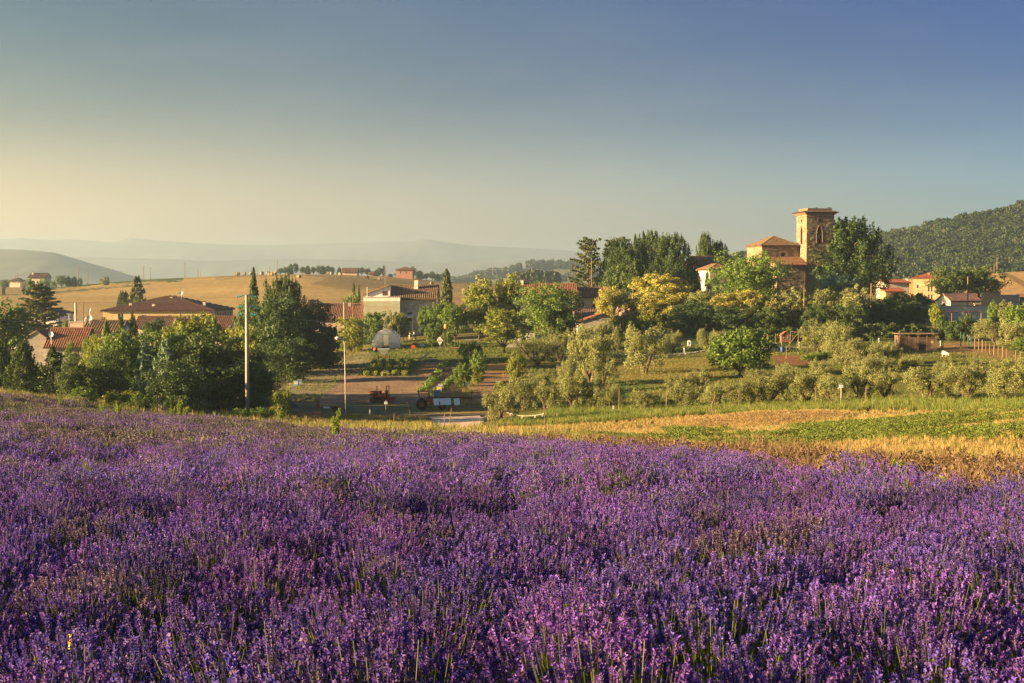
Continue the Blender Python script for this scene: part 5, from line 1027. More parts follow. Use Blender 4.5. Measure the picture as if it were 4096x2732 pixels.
for xx in (2.0, 4.9):
    mb = MB(); mb.box(xx-.07, xx+.07, -2.5, -2.36, 0, 4.19); mb.build('porch_post', M_WHITEP, o)
o, Wd, H, p = put_house('patched_farm_block', 'flat-topped farm block with patched green-stained plaster', 363.5, 400, 297.5, 297.6, 297, 3.2, 'flat', W_PATCH, R_OLD, front=[(5.6, 3.6, 0.8, 1.3)], fstyle='shutters', fframe=M_GREENP)
mb = MB(); mb.box(-0.02, Wd+0.02, -0.03, -0.002, H-0.75, H-0.002); mb.build('white_band', W_WHITE, o)
p = gd(365.5, 301.5); Wg = m_at(301.5, 24.6); o = thing('white_gable_wing', 'white farm wing whose roof edge climbs to the right', 'house', p); z1 = zrel(294.6, 301.5)-p.z; z2 = zrel(286.0, 301.5)-p.z
mb = MB(); mb.prism([(0, 0, -1), (Wg, 0, -1), (Wg, 0, z2), (0, 0, z1)], (0, 0, 0), (0, 9, 0)); mb.build('wall', W_WHITE, o)
rb = MB(); tiles(rb, (-0.5, 9.4, z1-0.1), (-0.5, -0.4, z1-0.1), (Wg+0.45, 0, z2-z1+0.15)); rb.build('roof', R_OLD, o); mb = MB(); mb.box(3.6, 4.7, -0.03, -0.003, z1-0.2, z1+0.75); mb.build('window', M_BROWNP, o)
# ---- middle houses
o, Wd, H, p = put_house('mauve_house', 'mauve-grey two-storey house with red tiled roof behind the garden trees', 500, 576, 296, 294.8, 284.4, 10, 'gable', W_MAUVE, tilemat('tile_terracotta', (0.24, 0.10, 0.055), (0.32, 0.155, 0.09)), Dr=301, front=[(3.0, 5.4, 1.5, 1.9), (7.0, 5.4, 1.5, 1.9), (14.5, 5.4, 1.2, 1.9), (3, 1.6, 1.3, 1.7), (14.8, 1.4, 1.0, 1.9)], fstyle='surround')
mb = MB(); mb.box(5.9, 7.5, -0.10, -0.003, 0, 2.5); d_ = mb.build('door', M_BROWNP, o)
for xx in (6.25, 7.1):
    mb = MB(); mb.box(xx-.17, xx+.17, -0.115, -0.102, 1.0, 1.9); mb.build('pane', M_WHITEP, d_)
mb = MB(); mb.prism([(4.9, -2.2, 2.9), (8.6, -2.2, 2.9), (8.6, -0.02, 3.4), (4.9, -.02, 3.4)], (0, 0, 0), (0, 0, 0.14)); mb.build('porch_roof', R_RED, o)
chimney(o, 4.6, 4.6, H+2.0, 0.6, 1.0, W_WHITE)
o, Wd, H, p = put_house('yellow_cottage', 'yellow house with terracotta roof right of the mauve house', 576.6, 610.5, 298, 296.6, 288.2, 9, 'gable', W_YELLOW, tilemat('tile_terracotta_dark', (0.22, 0.095, 0.055), (0.30, 0.15, 0.09)), Dr=302.5, front=[(0.95, 4.3, 1.5, 1.7), (3.6, 4.2, 0.8, 1.75)], fframe=M_WHITEP)
o, Wd, H, p = put_house('brown_lean_to', 'low brown-roofed lean-to in front of the yellow house', 577, 606, 288, 321, 309.6, 7, 'shed', W_PINK, R_VIOLET, Dr=295)
p = gd(578, 270); o = thing('grey_shed', 'weathered grey shed with a rising orange roof edge', 'shed', p); Wg = m_at(270, 31); z1 = zrel(322, 270)-p.z; z2 = zrel(314.3, 270)-p.z; z3 = zrel(317.5, 270)-p.z; xm = m_at(270, 25.5)
mb = MB(); mb.prism([(0, 0, -1), (Wg, 0, -1), (Wg, 0, z3), (xm, 0, z2), (0, 0, z1)], (0, 0, 0), (0, 6, 0)); mb.build('wall', W_GREY, o)
rb = MB(); tiles(rb, (-0.4, 6.3, z1-0.12), (-0.4, -0.3, z1-0.12), (xm+0.4, 0, z2-z1+0.12)); tiles(rb, (Wg+0.3, -0.3, z3-0.08), (Wg+0.3, 6.3, z3-0.08), (xm-Wg-0.3, 0, z2-z3+0.08)); rb.build('roof', R_ORANGE, o)
# ---- church
RZ = math.radians(9)
def arch_wall(mb, W, z0, z1, th, cx, hw, sill, spring, apex):
    """front wall with one pointed-arch opening"""
    mb.box(0, cx-hw, 0, th, z0, z1); mb.box(cx+hw, W, 0, th, z0, z1); mb.box(cx-hw, cx+hw, 0, th, z0, sill)
    n = 6; pl = []; 
    for i in range(n+1): t = i/n; pl.append((cx-hw+hw*t, spring+(apex-spring)*math.sin(t*math.pi/2)**0.9))
    for i in range(n+1):
        pass
    for sgn in (1, -1):
        pts = [((x if sgn > 0 else 2*cx-x), z) for x, z in pl]
        for i in range(n): 
            (xa, za), (xb, zb) = pts[i], pts[i+1]; mb.prism([(xa, 0, za), (xb, 0, zb), (xb, 0, z1), (xa, 0, z1)], (0, 0, 0), (0, th, 0))
def swapxy(mb_from, mb_to, x_off=0.0):
    mb_to.add([(v[1]+x_off, v[0], v[2]) for v in mb_from.v], [f[::-1] for f in mb_from.f])
def church():
    tw = 6.0; p = gd(806, 299.5); p.z = CZ-4.0; top = zrel(213.6, 300)-p.z; o = thing('church_tower', 'square stone bell tower of the church with pointed arch windows', 'tower', p, RZ)
    aS, aSp, aA = zrel(243.9, 300)-p.z, zrel(232.5, 300)-p.z, zrel(226.6, 300)-p.z
    mb = MB(); arch_wall(mb, tw, 0, top, 0.7, tw*0.47, 0.56, aS, aSp, aA); m2 = MB(); arch_wall(m2, tw, 0, top, 0.7, tw*0.5, 0.56, aS, aSp, aA)
    w2 = MB(); w2.add([v for v in mb.v], mb.f)
    w2.box(tw-0.7, tw, 0.7, tw, 0, top); w2.box(0.7, tw-.7, tw-0.7, tw, 0, top)
    w2.box(0.7, tw-.7, 0.7, tw-.7, 0, aS-0.6); w2.box(0.7, tw-.7, .7, tw-.7, top-0.6, top)
    w2.build('wall', S_TOWER, o)
    w3 = MB(); m2.v = [(max(0.7, min(v[0], tw)), v[1], v[2]) for v in m2.v]; swapxy(m2, w3); w3.build('side_wall', S_TOWER, o)
    # brick arch rings
    for face in ('front', 'side'):
        cx = tw*0.47 if face == 'front' else tw*0.5; q = MB(); n = 7; ring = []
        for i in range(2*n+1):
            t = i/n-1; ring.append((cx+t*0.66, aSp+(aA+0.2-aSp)*math.sin((1-abs(t))*math.pi/2)**0.9))
        ring = [(cx-0.66, aS+0.2)] + ring + [(cx+0.66, aS+0.2)] if face == 'front' else ring
        q.tube([(x, -0.02, z) for x, z in ring], 0.075, 5)
        if face == 'side': q2 = MB(); swapxy(q, q2); q = q2
        q.build('arch_ring', S_BRICK, o)
        q = MB(); q.cyl((cx-0.02, 0.05, zrel(220.4, 300)-p.z), 0.48, -0.10, 16, axis='y')
        if face == 'side': q2 = MB(); swapxy(q, q2); q = q2
        oc = q.build('oculus', S_BRICK, o); q = MB(); q.cyl((cx-0.02, -0.03, zrel(220.4, 300)-p.z), 0.34, -0.05, 14, axis='y')
        if face == 'side': q2 = MB(); swapxy(q, q2); q = q2
        q.build('opening', M_DARK, oc)
    for face in ('front', 'side'):
        c = (tw*0.47, 0.9) if face == 'front' else (0.9, tw*0.5); q = MB(); zb = zrel(239, 300)-p.z
        q.lathe([(0.55, 0), (0.46, 0.12), (0.34, 0.5), (0.28, 0.85), (0.1, 1.0), (0.0, 1.02)], 14, (c[0], c[1], zb)); b_ = q.build('bell', paint('bronze_verdigris', (0.20, 0.30, 0.27), 0.5, 0.2, 3), o, smooth=True)
        q = MB(); q.beam((c[0]-(.75 if face == 'front' else 0), c[1]-(0 if face == 'front' else .75), zb+1.15), (c[0]+(.75 if face == 'front' else 0), c[1]+(0 if face == 'front' else .75), zb+1.15), 0.16); q.build('headstock', M_WOOD, b_)
    q = MB(); q.box(-0.10, tw+.10, -.10, tw+.10, top-0.75, top-0.62); q.build('string_course', S_BRICK, o)
    q = MB(); q.box(-0.55, tw+.55, -.55, tw+.55, top-0.02, top+0.16); q.box(-.28, tw+.28, -.28, tw+.28, top-0.25, top-0.021); cr_ = q.build('cornice', S_BROWN, o)
    rb = MB(); e = 0.78; zz = top+0.16
    for a_, b_, s_ in (((-e, -e, zz), (tw+e, -e, zz), (0, e+.2, .32)), ((-e, tw+e, zz), (-e, -e, zz), (e+.2, 0, .32)), ((tw+e, -e, zz), (tw+e, tw+e, zz), (-e-.2, 0, .32)), ((tw+e, tw+e, zz), (-e, tw+e, zz), (0, -e-.2, .32))): tiles(rb, a_, b_, s_, e, e, thick=0.04)
    rb.build('cornice_tiles', tilemat('tile_cornice', (0.10, 0.075, 0.06), (0.17, 0.12, 0.09)), cr_)
    pt = zrel(208.4, 300)-p.z; q = MB(); i_ = 0.30
    for bx in ((i_, tw-i_, i_, i_+.4), (i_, tw-i_, tw-i_-.4, tw-i_), (i_, i_+.4, i_+.4, tw-i_-.4), (tw-i_-.4, tw-i_, i_+.4, tw-i_-.4)): q.box(*bx, top+0.2, pt)
    q.build('parapet', S_BROWN, o)
    for k in range(7): q = MB(); q.box(1.6+k*0.42, 1.78+k*0.42, i_-.02, i_-.003, top+0.5, top+0.68); q.build('putlog_hole', M_DARK, o)
    q = MB(); q.box(i_+.4, tw-i_-.4, i_+.4, tw-i_-.4, top+0.2, top+0.35); q.build('terrace', S_BROWN, o)
    # proud stones
    r = random.Random(5); sm = [MB().box(-0.5, 0.5, -0.5, 0.5, -0.5, 0.5).mesh('stone_block', s_) for s_ in (paint('stone_pale', (0.42, 0.32, 0.20), 0.95, 0.2, 3, objvar=0.3), paint('stone_warm', (0.24, 0.165, 0.10), 0.95, 0.2, 3, objvar=0.35))]
    def stones(root, n, Wx, z0, z1, side=False, avoid=()):
        for k in range(n):
            w, h = r.uniform(0.35, 0.85), r.uniform(0.2, 0.32); x = r.uniform(0.1+w/2, Wx-0.1-w/2); z = z0+0.31*int(r.uniform(0, (z1-z0)/0.31))+0.16
            if any(a_-w/2 < x < b_+w/2 and c_-0.2 < z < d_+0.2 for a_, b_, c_, d_ in avoid): continue
            if side: put('stone', r.choice(sm), root, (-0.012, x, z), (0, 0, 0), (0.07, w, h))
            else: put('stone', r.choice(sm), root, (x, -0.012, z), (0, 0, 0), (w, 0.07, h))
    av = [(tw*.47-.85, tw*.47+.85, aS-.2, aA+.3), (tw*.47-.6, tw*.47+.6, zrel(223.5, 300)-p.z, zrel(217.5, 300)-p.z)]
    stones(o, 120, tw, 6, top-0.8, False, av); stones(o, 70, tw, 6, top-.8, True, [(tw*.5-.85, tw*.5+.85, aS-.2, aA+.3), (tw*.5-.6, tw*.5+.6, zrel(223.5, 300)-p.z, zrel(217.5, 300)-p.z)])
    # birds on the parapet
    for k, x in enumerate((2.35, 4.85, 5.3)):
        q = MB(); q.ball((0, 0, 0.12), (0.20, 0.09, 0.10), 8, 5); q.ball((-0.20, 0, 0.22), 0.065, 7, 5); q.beam((0.12, 0, 0.13), (0.40, 0, 0.10), 0.07, 0.03)
        b = q.build('pigeon', paint('feather_grey%d' % k, (0.10, 0.10, 0.11), 0.8, 0.2, 5)); b.matrix_world = Matrix.Translation(p) @ Matrix.Rotation(RZ, 4, 'Z') @ Matrix.Translation((x, i_+.2, pt))
        tag(b, 'dark pigeon perched on the tower parapet, %s' % ('leftmost', 'middle one of three', 'rightmost')[k], 'bird', 'pigeons on the tower')
    # chancel block with pyramid roof
    p2 = gd(761.5, 302); p2.z = CZ-4; H2 = zrel(246.2, 302)-p2.z; o = house('church_chancel', 'tall stone church block with a low pyramid tiled roof', p2, RZ, 8.2, 10, H2, 'hip', 2.1, S_TOWER, R_OLD, cat='church', down=1, over=0.35, tile=0.4)
    q = MB(); q.cyl((4.6, 0.05, zrel(254.8, 302)-p2.z), 0.62, -0.09, 16, axis='y'); oc = q.build('oculus', S_BROWN, o); q = MB(); q.cyl((4.6, -.03, zrel(254.8, 302)-p2.z), 0.45, -0.04, 14, axis='y'); q.build('opening', M_DARK, oc)
    stones(o, 60, 8.2, 7, H2-.3); stones(o, 40, 10, 7, H2-.3, True)
    p3 = gd(776.5, 297.5); p3.z = CZ-4; H3 = zrel(265.6, 297.5)-p3.z; o = house('church_sacristy', 'stone sacristy with red lean-to roof against the tower', p3, RZ, 6.35, 4.4, H3, 'shed', 1.75, S_TOWER, tilemat('tile_church', (0.21, 0.10, 0.06), (0.31, 0.17, 0.095)), cat='church', down=1, over=0.3, tile=0.4)
    stones(o, 70, 6.35, 1, H3-.3)
    p4 = gd(695.5, 318); p4.z = CZ-4.5; H4 = zrel(265.2, 318)-p4.z; o = house('church_nave', 'brown stone church front with pilasters and low tiled roof', p4, RZ, 9.5, 9, H4, 'gable', 1.9, S_BROWN, R_OLD, cat='church', down=2, over=0.4)
    for x in (0.0, 1.9): q = MB(); q.box(x, x+0.55, -0.14, -0.003, 0, H4-0.35); q.build('pilaster', S_BROWN, o)
    q = MB(); q.box(-0.25, 9.7, -0.25, -0.003, H4-0.55, H4-0.3); q.build('cornice', S_TOWER, o)
    p5 = gd(709.5, 303); p5.z = CZ-4.5; H5 = zrel(270.2, 303)-p5.z; o = house('cream_parish_house', 'cream house with low hipped roof under the church front', p5, RZ, 4.6, 8.5, H5, 'hip', 1.2, W_CREAM, R_OLD, left=[(2.6, H5-2.6, 0.6, 0.9), (6.0, H5-2.6, 0.6, 0.9)], front=[(1.6, H5-2.6, 0.8, 1.2), (1.6, H5-5.2, 0.8, 1.2)], down=2, lframe=M_BROWNP, fframe=M_BROWNP)
church()
# ---- right group
o, Wd, H, p = put_house('far_stone_house', 'grey stone house with bright red roof beside the great conifer', 886.5, 909.5, 400, 282.8, 280.0, 8, 'gable', S_GREYST, R_BRIGHT, rz=math.radians(6), Dr=404, front=[(1.2, 2.6, 0.6, 1.0), (2.9, 2.6, 0.6, 1.0)], fframe=M_BROWNP)
o, Wd, H, p = put_house('stone_annex', 'low stone annex with red lean-to roof at the stone house', 885.8, 904.5, 394, 292.0, 288.0, 4.6, 'shed', S_TAN, R_BRIGHT, rz=math.radians(6), Dr=399)
p = gd(913, 424); p.z = CZ-4.6; o = house('tan_villa', 'tall tan stone villa with red roof and paired arched windows', p, math.radians(-32), 8.4, 9, zrel(278.4, 424)-p.z, 'hip', 1.7, S_TAN, R_BRIGHT, front=[(1.3, 3.6, 0.6, 1.1), (4.6, 2.6, 0.55, 1.9), (5.5, 2.6, .55, 1.9), (7.3, 2.9, .6, 1.4), (1.3, 0.8, .6, .9), (4.6, 0.3, .55, 1.5), (5.5, .3, .55, 1.5)], fframe=M_BROWNP)
chimney(o, 4.0, 2.2, 7.0, 0.6, 1.1, S_BRICK); chimney(o, 7.2, 3.4, 7.2, 0.6, 1.1, S_BRICK)
o, Wd, H, p = put_house('ochre_wing', 'plain ochre wing between stone house and villa', 907.5, 913.2, 428, 279.3, 279, 5, 'flat', W_GOLD, R_BRIGHT)
p = gd(950.6, 326); H = zrel(300.8, 326)-p.z; o = house('cemetery_chapel', 'small cream chapel with arched gable and long dull red roof', p, math.radians(14), 7.6, 6.0, H, 'gable', 1.5, W_CREAM, R_VIOLET, cat='chapel', over=0.3)
q = MB(); n = 10; q.prism([(-0.03, 3-0.75, 0)] + [(-0.03, 3-0.75*math.cos(math.pi*i/n), 1.6+0.75*math.sin(math.pi*i/n)) for i in range(n+1)] + [(-0.03, 3.75, 0)], (0, 0, 0), (0.027, 0, 0)); q.build('arched_door', M_DARK, o)
q = MB(); q.box(5.6, 7.0, -1.0, -0.01, 0, 2.0); q.prism([(5.4, -1.2, 2.0), (7.2, -1.2, 2.0), (7.2, -.01, 2.5), (5.4, -.01, 2.5)], (0, 0, 0), (0, 0, .12)); q.build('side_porch', W_GREY, o)
p = gd(982.3, 322); o = thing('columbarium', 'ochre block faced with white marble burial niches', 'tomb', p, 0.0); Hc = zrel(292.3, 322)-p.z; Wc = m_at(322, 18)
q = MB(); q.box(0, Wc, 0, 1.0, -1, Hc); q.build('wall', W_GOLD, o); q = MB(); q.box(-.15, Wc+.15, -.25, 1.1, Hc, Hc+.15); q.build('coping', R_ORANGE, o)
for i in range(4):
    for j in range(4): q = MB(); q.box(0.3+i*(Wc-.6)/4+.03, 0.3+(i+1)*(Wc-.6)/4-.03, -.06, -.003, 0.1+j*0.52, 0.1+j*.52+.47); q.build('niche_slab', M_WHITEP, o)
o, Wd, H, p = put_house('cemetery_store', 'grey-brown flat block right of the white burial niches', 1001, 1019, 324, 295.3, 295, 5, 'flat', W_GREY, R_OLD); o, Wd, H, p = put_house('cemetery_outbuilding', 'plain grey outbuilding at the right edge of the cemetery', 1019.5, 1044, 330, 297.5, 294.8, 5, 'gable', W_GREY, R_VIOLET)
a, b = gd(921, 300), gd(1030, 300); o = thing('cemetery_wall', 'long grey plastered cemetery wall with dark coping', 'wall', a); q = MB(); n = 12; hw = []
for i in range(n):
    p0, p1 = a.lerp(b, i/n), a.lerp(b, (i+1)/n); q.box(p0.x-a.x, p1.x-a.x, 0, 0.35, -1.5, zrel(306.2, 300)-a.z)
q.build('wall', paint('cemetery_plaster', (0.40, 0.40, 0.38), 0.9, 0.2, 0.9), o); q = MB(); q.box(-.1, b.x-a.x, -.08, .43, zrel(306.2, 300)-a.z, zrel(305.6, 300)-a.z); q.build('coping', R_VIOLET, o)
# ---- houses on the skyline
o, Wd, H, p = put_house('far_pale_house', 'pale two-storey house with brown roof far off at the left', 29, 45.5, 715, 277.6, 273.6, 9, 'gable', W_CREAM, R_RED, Dr=719, front=[(2.2, 3.2, .9, 1.3), (4.4, 3.2, .9, 1.6), (6.6, 3.2, .9, 1.3)], lframe=M_BROWNP, tile=0.8)
chimney(o, 1.2, 3, H+1.6, 0.8, 1.0)
o, Wd, H, p = put_house('far_low_house', 'low far house with a dull roof left of the pale house', 9.5, 21, 730, 281.5, 278.6, 8, 'hip', W_CREAM, R_OLD, tile=0.8)
o, Wd, H, p = put_house('ridge_house', 'brown-roofed house among trees on the wheat hill skyline', 342, 357.5, 868, 272.2, 268.4, 9, 'gable', W_PINK, R_RED, Dr=872, tile=0.8)
o, Wd, H, p = put_house('ridge_cottage', 'small salmon cottage on the wheat hill skyline', 369.5, 374, 868, 274.5, 272.2, 6, 'gable', W_SALMON, R_RED, tile=0.8)
o, Wd, H, p = put_house('salmon_villa', 'salmon-pink villa with orange roof on the wheat hill skyline', 396, 413, 862, 270.2, 267.4, 12, 'hip', W_SALMON, R_ORANGE, front=[(3, 2.2, 1.2, 2), (6.5, 2.2, 1.2, 2)], tile=0.8)
for i, (u0, u1) in enumerate(((-6, 4), (8, 24.5))):
    p = gd((u0+u1)/2, 640); o = thing('straw_stack', ['large rectangular straw stack cut by the left picture edge', 'large rectangular straw stack below the far pale house'][i], 'straw stack', p); w_ = m_at(640, u1-u0); q = MB()
    for c in range(5):
        for rr in range(3): 
            q = MB(); q.box(-w_/2+c*w_/5+.02, -w_/2+(c+1)*w_/5-.02, -2, 2, rr*1.15-.3, rr*1.15+.83); q.build('bale', M_STRAW, o)
# ================================================================== poles, machines and garden things
def pole(name, label, u, vtop, D=None, vbase=None, r=0.11, mat=None, arms=0, group=None, cat='pole', taper=0.7, arm_w=0.7):
    p = gp(u, vbase) if D is None else gd(u, D); h = zrel(vtop, p.y)-p.z; o = thing(name, label, cat, p, 0.0, group)
    mb = MB(); mb.tube([(0, 0, -0.4), (0, 0, h)], [r, r*taper], 10); mb.build('shaft', mat or M_WOOD, o)
    for k in range(arms):
        mb = MB(); mb.beam((-arm_w, 0, h-0.35-0.9*k), (arm_w, 0, h-0.35-0.9*k), 0.12); a = mb.build('crossarm', M_METAL, o)
        for sx in (-1, 0, 1) if k == 0 else (-1, 1):
            mb = MB(); mb.cyl((sx*arm_w*0.9, 0, h-0.29-0.9*k), 0.07, 0.28, 8, 0.04); mb.build('insulator', M_GLASS, a)
    return o, p, h
FP = [(15.8, 274.5, 735, 0, 'short far utility pole left of the pale house'), (18.2, 272.5, 735, 0, 'taller thin pole behind the low far house'), (79, 265.2, 722, 2, 'far utility pole with crossarms right of the far round tree'), (88.2, 270.3, 722, 0, 'plain far pole on the green strip'), (144, 266.2, 745, 2, 'far utility pole with crossarms above the drooping cedar'), (151, 267.5, 745, 1, 'far pole carrying a transformer box'),
      (185.2, 262, 770, 2, 'tall far utility pole on the wheat hill'), (198.2, 269.6, 770, 0, 'short far pole right of the tall far pole'), (200.8, 271.6, 780, 0, 'shortest far pole on the wheat hill'), (277.6, 259.6, 770, 0, 'tall bare pole beside the skyline trees'), (269.7, 266, 850, 0, 'thin pole behind the straw bales'), (257.3, 269, 850, 0, 'tiny pole on the stubble crest'), (385.4, 266.5, 560, 0, 'bare pole before the skyline houses'),
      (996.4, 257.4, 640, 2, 'tall utility pole on the right wheat slope'), (993.5, 263, 650, 0, 'middle pole of three on the right wheat slope'), (990.6, 266.5, 660, 0, 'shortest pole of three on the right wheat slope')]
for u, vt, D_, ar, lb in FP: pole('utility_pole', lb, u, vt, D=D_, r=0.17, arms=ar, mat=M_WOOD, group='far utility poles')
pole('wooden_pole', 'thick wooden pole in front of the broad dark tree', 967.5, 276.6, D=322, r=0.17); pole('wooden_pole', 'wooden cable pole right of the silver-green tree', 871, 283.4, D=276, r=0.15); pole('wooden_pole', 'grey pole between the church and the pale shrubs', 804, 287.5, D=268, r=0.13)
pole('wooden_pole', 'wooden pole standing in front of the open cedar', 591.6, 258, D=304, r=0.16); pole('wooden_pole', 'bare wooden pole behind the yellow-blossomed chestnut', 633, 285, D=290, r=0.12); pole('wooden_pole', 'tall wooden pole beside the red barn roof', 353.4, 292, D=290, r=0.17); pole('wooden_pole', 'braced pole left of the tall one by the barn', 344.1, 302.4, D=288, r=0.15, mat=M_CONC)
pole('flue_pipe', 'pale flue pipe on the flat farm block', 367.5, 287, D=299, r=0.14, mat=M_CONC, cat='pipe'); pole('wooden_pole', 'short pole at the right farmhouse corner', 437.4, 296.5, D=296, r=0.12)
pole('concrete_post', 'square pale post above the pink parapet block', 75.8, 302.8, D=248, r=0.22, mat=M_CONC, taper=0.95); pole('antenna_mast', 'rusty antenna mast above the old tiled roof', 83.4, 302, D=244, r=0.07, mat=M_RUST); pole('antenna_mast', 'pale television antenna mast by the bright bush', 68.9, 312, D=250, r=0.04, mat=M_METAL, arms=2, arm_w=0.4)
def concrete_pole():
    p = gd(246.8, 147); h = zrel(294.9, 147)-p.z; o = thing('power_pole', 'tall pale concrete power pole with turquoise glass insulators', 'pole', p)
    mb = MB(); mb.tube([(0, 0, -0.3), (0, 0, h)], [0.23, 0.16], 14); mb.build('shaft', paint('pole_concrete', (0.38, 0.35, 0.29), 0.9, 0.12, 1.5, bump=0.2), o, smooth=True)
    mb = MB(); mb.box(-.26, .26, -.26, .26, h, h+.12); mb.build('cap', M_METAL, o); teal = paint('teal_glass', (0.04, 0.36, 0.36), 0.2, 0.2, 4)
    for k, (zz, sp, yo) in enumerate(((h-0.05, 0.95, 0), (h-1.15, 1.0, 0.3), (h-1.95, 1.0, 0))):
        mb = MB(); mb.beam((-0.45, yo*0.5, zz), (0.45, yo*0.5, zz), 0.14, 0.10); a = mb.build('crossarm', M_METAL, o)
        for sd in (-1, 1):
            mb = MB()
            for q in range(4): 
                c = Vector((sd*(0.50+0.15*q), yo*0.5, zz-0.03-0.035*q)); mb.ball(c, (0.055, 0.145, 0.145), 9, 6)
            mb.build('insulator', teal, a, smooth=True)
    for zz, dx in ((h-0.2, -1), (h-2.1, -1), (h-0.2, 1), (h-2.1, 1)):
        w = thing('power_cable', 'thin %s cable running %s from the concrete power pole' % ('upper' if zz > h-1 else 'lower', 'left' if dx < 0 else 'right'), 'cable', (p.x+dx*1.1, p.y, p.z+zz)); L = 52 if dx < 0 else 46
        mb = MB(); mb.tube([(dx*L*t, 14*t*(1 if dx > 0 else -1), (3.0 if dx < 0 else 1.0)*t-7*t*(1-t)) for t in np.linspace(0, 1, 15)], 0.014, 4); mb.build('wire', M_METAL, w)
concrete_pole()
def street_lamp():
    p = gp(345.9, 415.2); h = zrel(337.2, p.y)-p.z; o = thing('street_lamp', 'slender street lamp with curved arm and pale cowled head', 'street lamp', p, 0.0); dx = -m_at(p.y, 5.2)
    mb = MB(); pts = [(0, 0, -0.2), (-0.05, 0, h*0.5), (-0.12, 0, h-0.7)] + [(-0.12+dx*0.95*(1-math.cos(t)), 0, h-0.7+0.62*math.sin(t)) for t in np.linspace(0.25, 1.45, 7)]
    mb.tube(pts, [0.075, 0.06, 0.045] + [0.04]*7, 9); mb.build('post', paint('lamp_post', (0.52, 0.48, 0.40), 0.7, 0.1, 2), o, smooth=True)
    e = pts[-1]; mb = MB(); mb.lathe([(0.0, 0.16), (0.2, 0.15), (0.30, 0.06), (0.31, -0.04), (0.27, -0.06)], 16, (e[0]-0.22, 0, e[2]-0.02)); hd = mb.build('lamp_head', M_WHITEP, o, smooth=True)
    mb = MB(); mb.lathe([(0.27, -0.06), (0.20, -0.17), (0.1, -0.21), (0, -0.215)], 14, (e[0]-0.22, 0, e[2]-0.02)); mb.build('lamp_glass', paint('lamp_glass', (0.42, 0.38, 0.28), 0.3, 0.1, 2), hd, smooth=True)
street_lamp()
def dish(label, u, v, D, r, tilt=0.3, mat=None, mast=1.2):
    c = at(u, v, D); o = thing('satellite_dish', label, 'satellite dish', c, 0.0); mb = MB(); prof = [(r*k/6, -0.22*r*(1-(k/6)**2)) for k in range(7)]
    mb.lathe(prof, 18); mb.v = [(x, -z-0.0, y) for x, y, z in mb.v]; mb.v = [(x, y, z*1.05) for x, y, z in mb.v]; mb.build('reflector', mat or M_WHITEP, o, smooth=True)
    mb = MB(); mb.tube([(0, 0.1, 0), (0.0, 0.25, -0.1), (0, 0.28, -mast)], 0.04, 6); mb.build('mount', M_METAL, o); mb = MB(); mb.tube([(0, 0.1, -r), (0, -r*0.9, -r*0.35)], 0.025, 5); mb.ball((0, -r*.9, -r*.35), 0.07, 6, 4); mb.build('feed_arm', M_METAL, o)
M_DISH = paint('dish_paint', (0.55, 0.62, 0.68), 0.5, 0.05, 1)
dish('large white satellite dish above the old tiled roof', 89.4, 318, 238, 0.46, mat=M_DISH); dish('small white dish on top of the antenna mast', 89.4, 309.6, 238, 0.24, mat=M_DISH, mast=1.4); dish('grey satellite dish beside the rusty antenna mast', 84.4, 317.9, 239, 0.28, mat=M_METAL); dish('round white dish on the orange roofed house', 50.6, 334.3, 223, 0.44, mat=M_DISH, mast=1.6); dish('pale dish on the ridge of the yellow house', 181, 293, 338, 0.45, mat=M_DISH)
# ---- greenhouse
def plastic_mat():
    m, nt, b = base_mat('greenhouse_film'); tr = nn(nt, 'ShaderNodeBsdfTransparent'); tl = nn(nt, 'ShaderNodeBsdfTranslucent'); tl.inputs[0].default_value = (0.7, 0.75, 0.78, 1); b.inputs['Base Color'].default_value = (0.80, 0.82, 0.84, 1); b.inputs['Roughness'].default_value = 0.3
    tcn = nn(nt, 'ShaderNodeTexCoord'); n1 = nn(nt, 'ShaderNodeTexNoise'); n1.inputs['Scale'].default_value = 2.5; nt.links.new(tcn.outputs['Object'], n1.inputs[0])
    m1 = nn(nt, 'ShaderNodeMixShader'); m1.inputs[0].default_value = 0.4; nt.links.new(b.outputs[0], m1.inputs[1]); nt.links.new(tl.outputs[0], m1.inputs[2]); mr = nn(nt, 'ShaderNodeMapRange'); mr.inputs['To Min'].default_value = 0.05; mr.inputs['To Max'].default_value = 0.35; nt.links.new(n1.outputs[0], mr.inputs['Value'])
    m2 = nn(nt, 'ShaderNodeMixShader'); nt.links.new(mr.outputs[0], m2.inputs[0]); nt.links.new(m1.outputs[0], m2.inputs[1]); nt.links.new(tr.outputs[0], m2.inputs[2]); nt.links.new(m2.outputs[0], nt.nodes['Material Output'].inputs['Surface']); return m
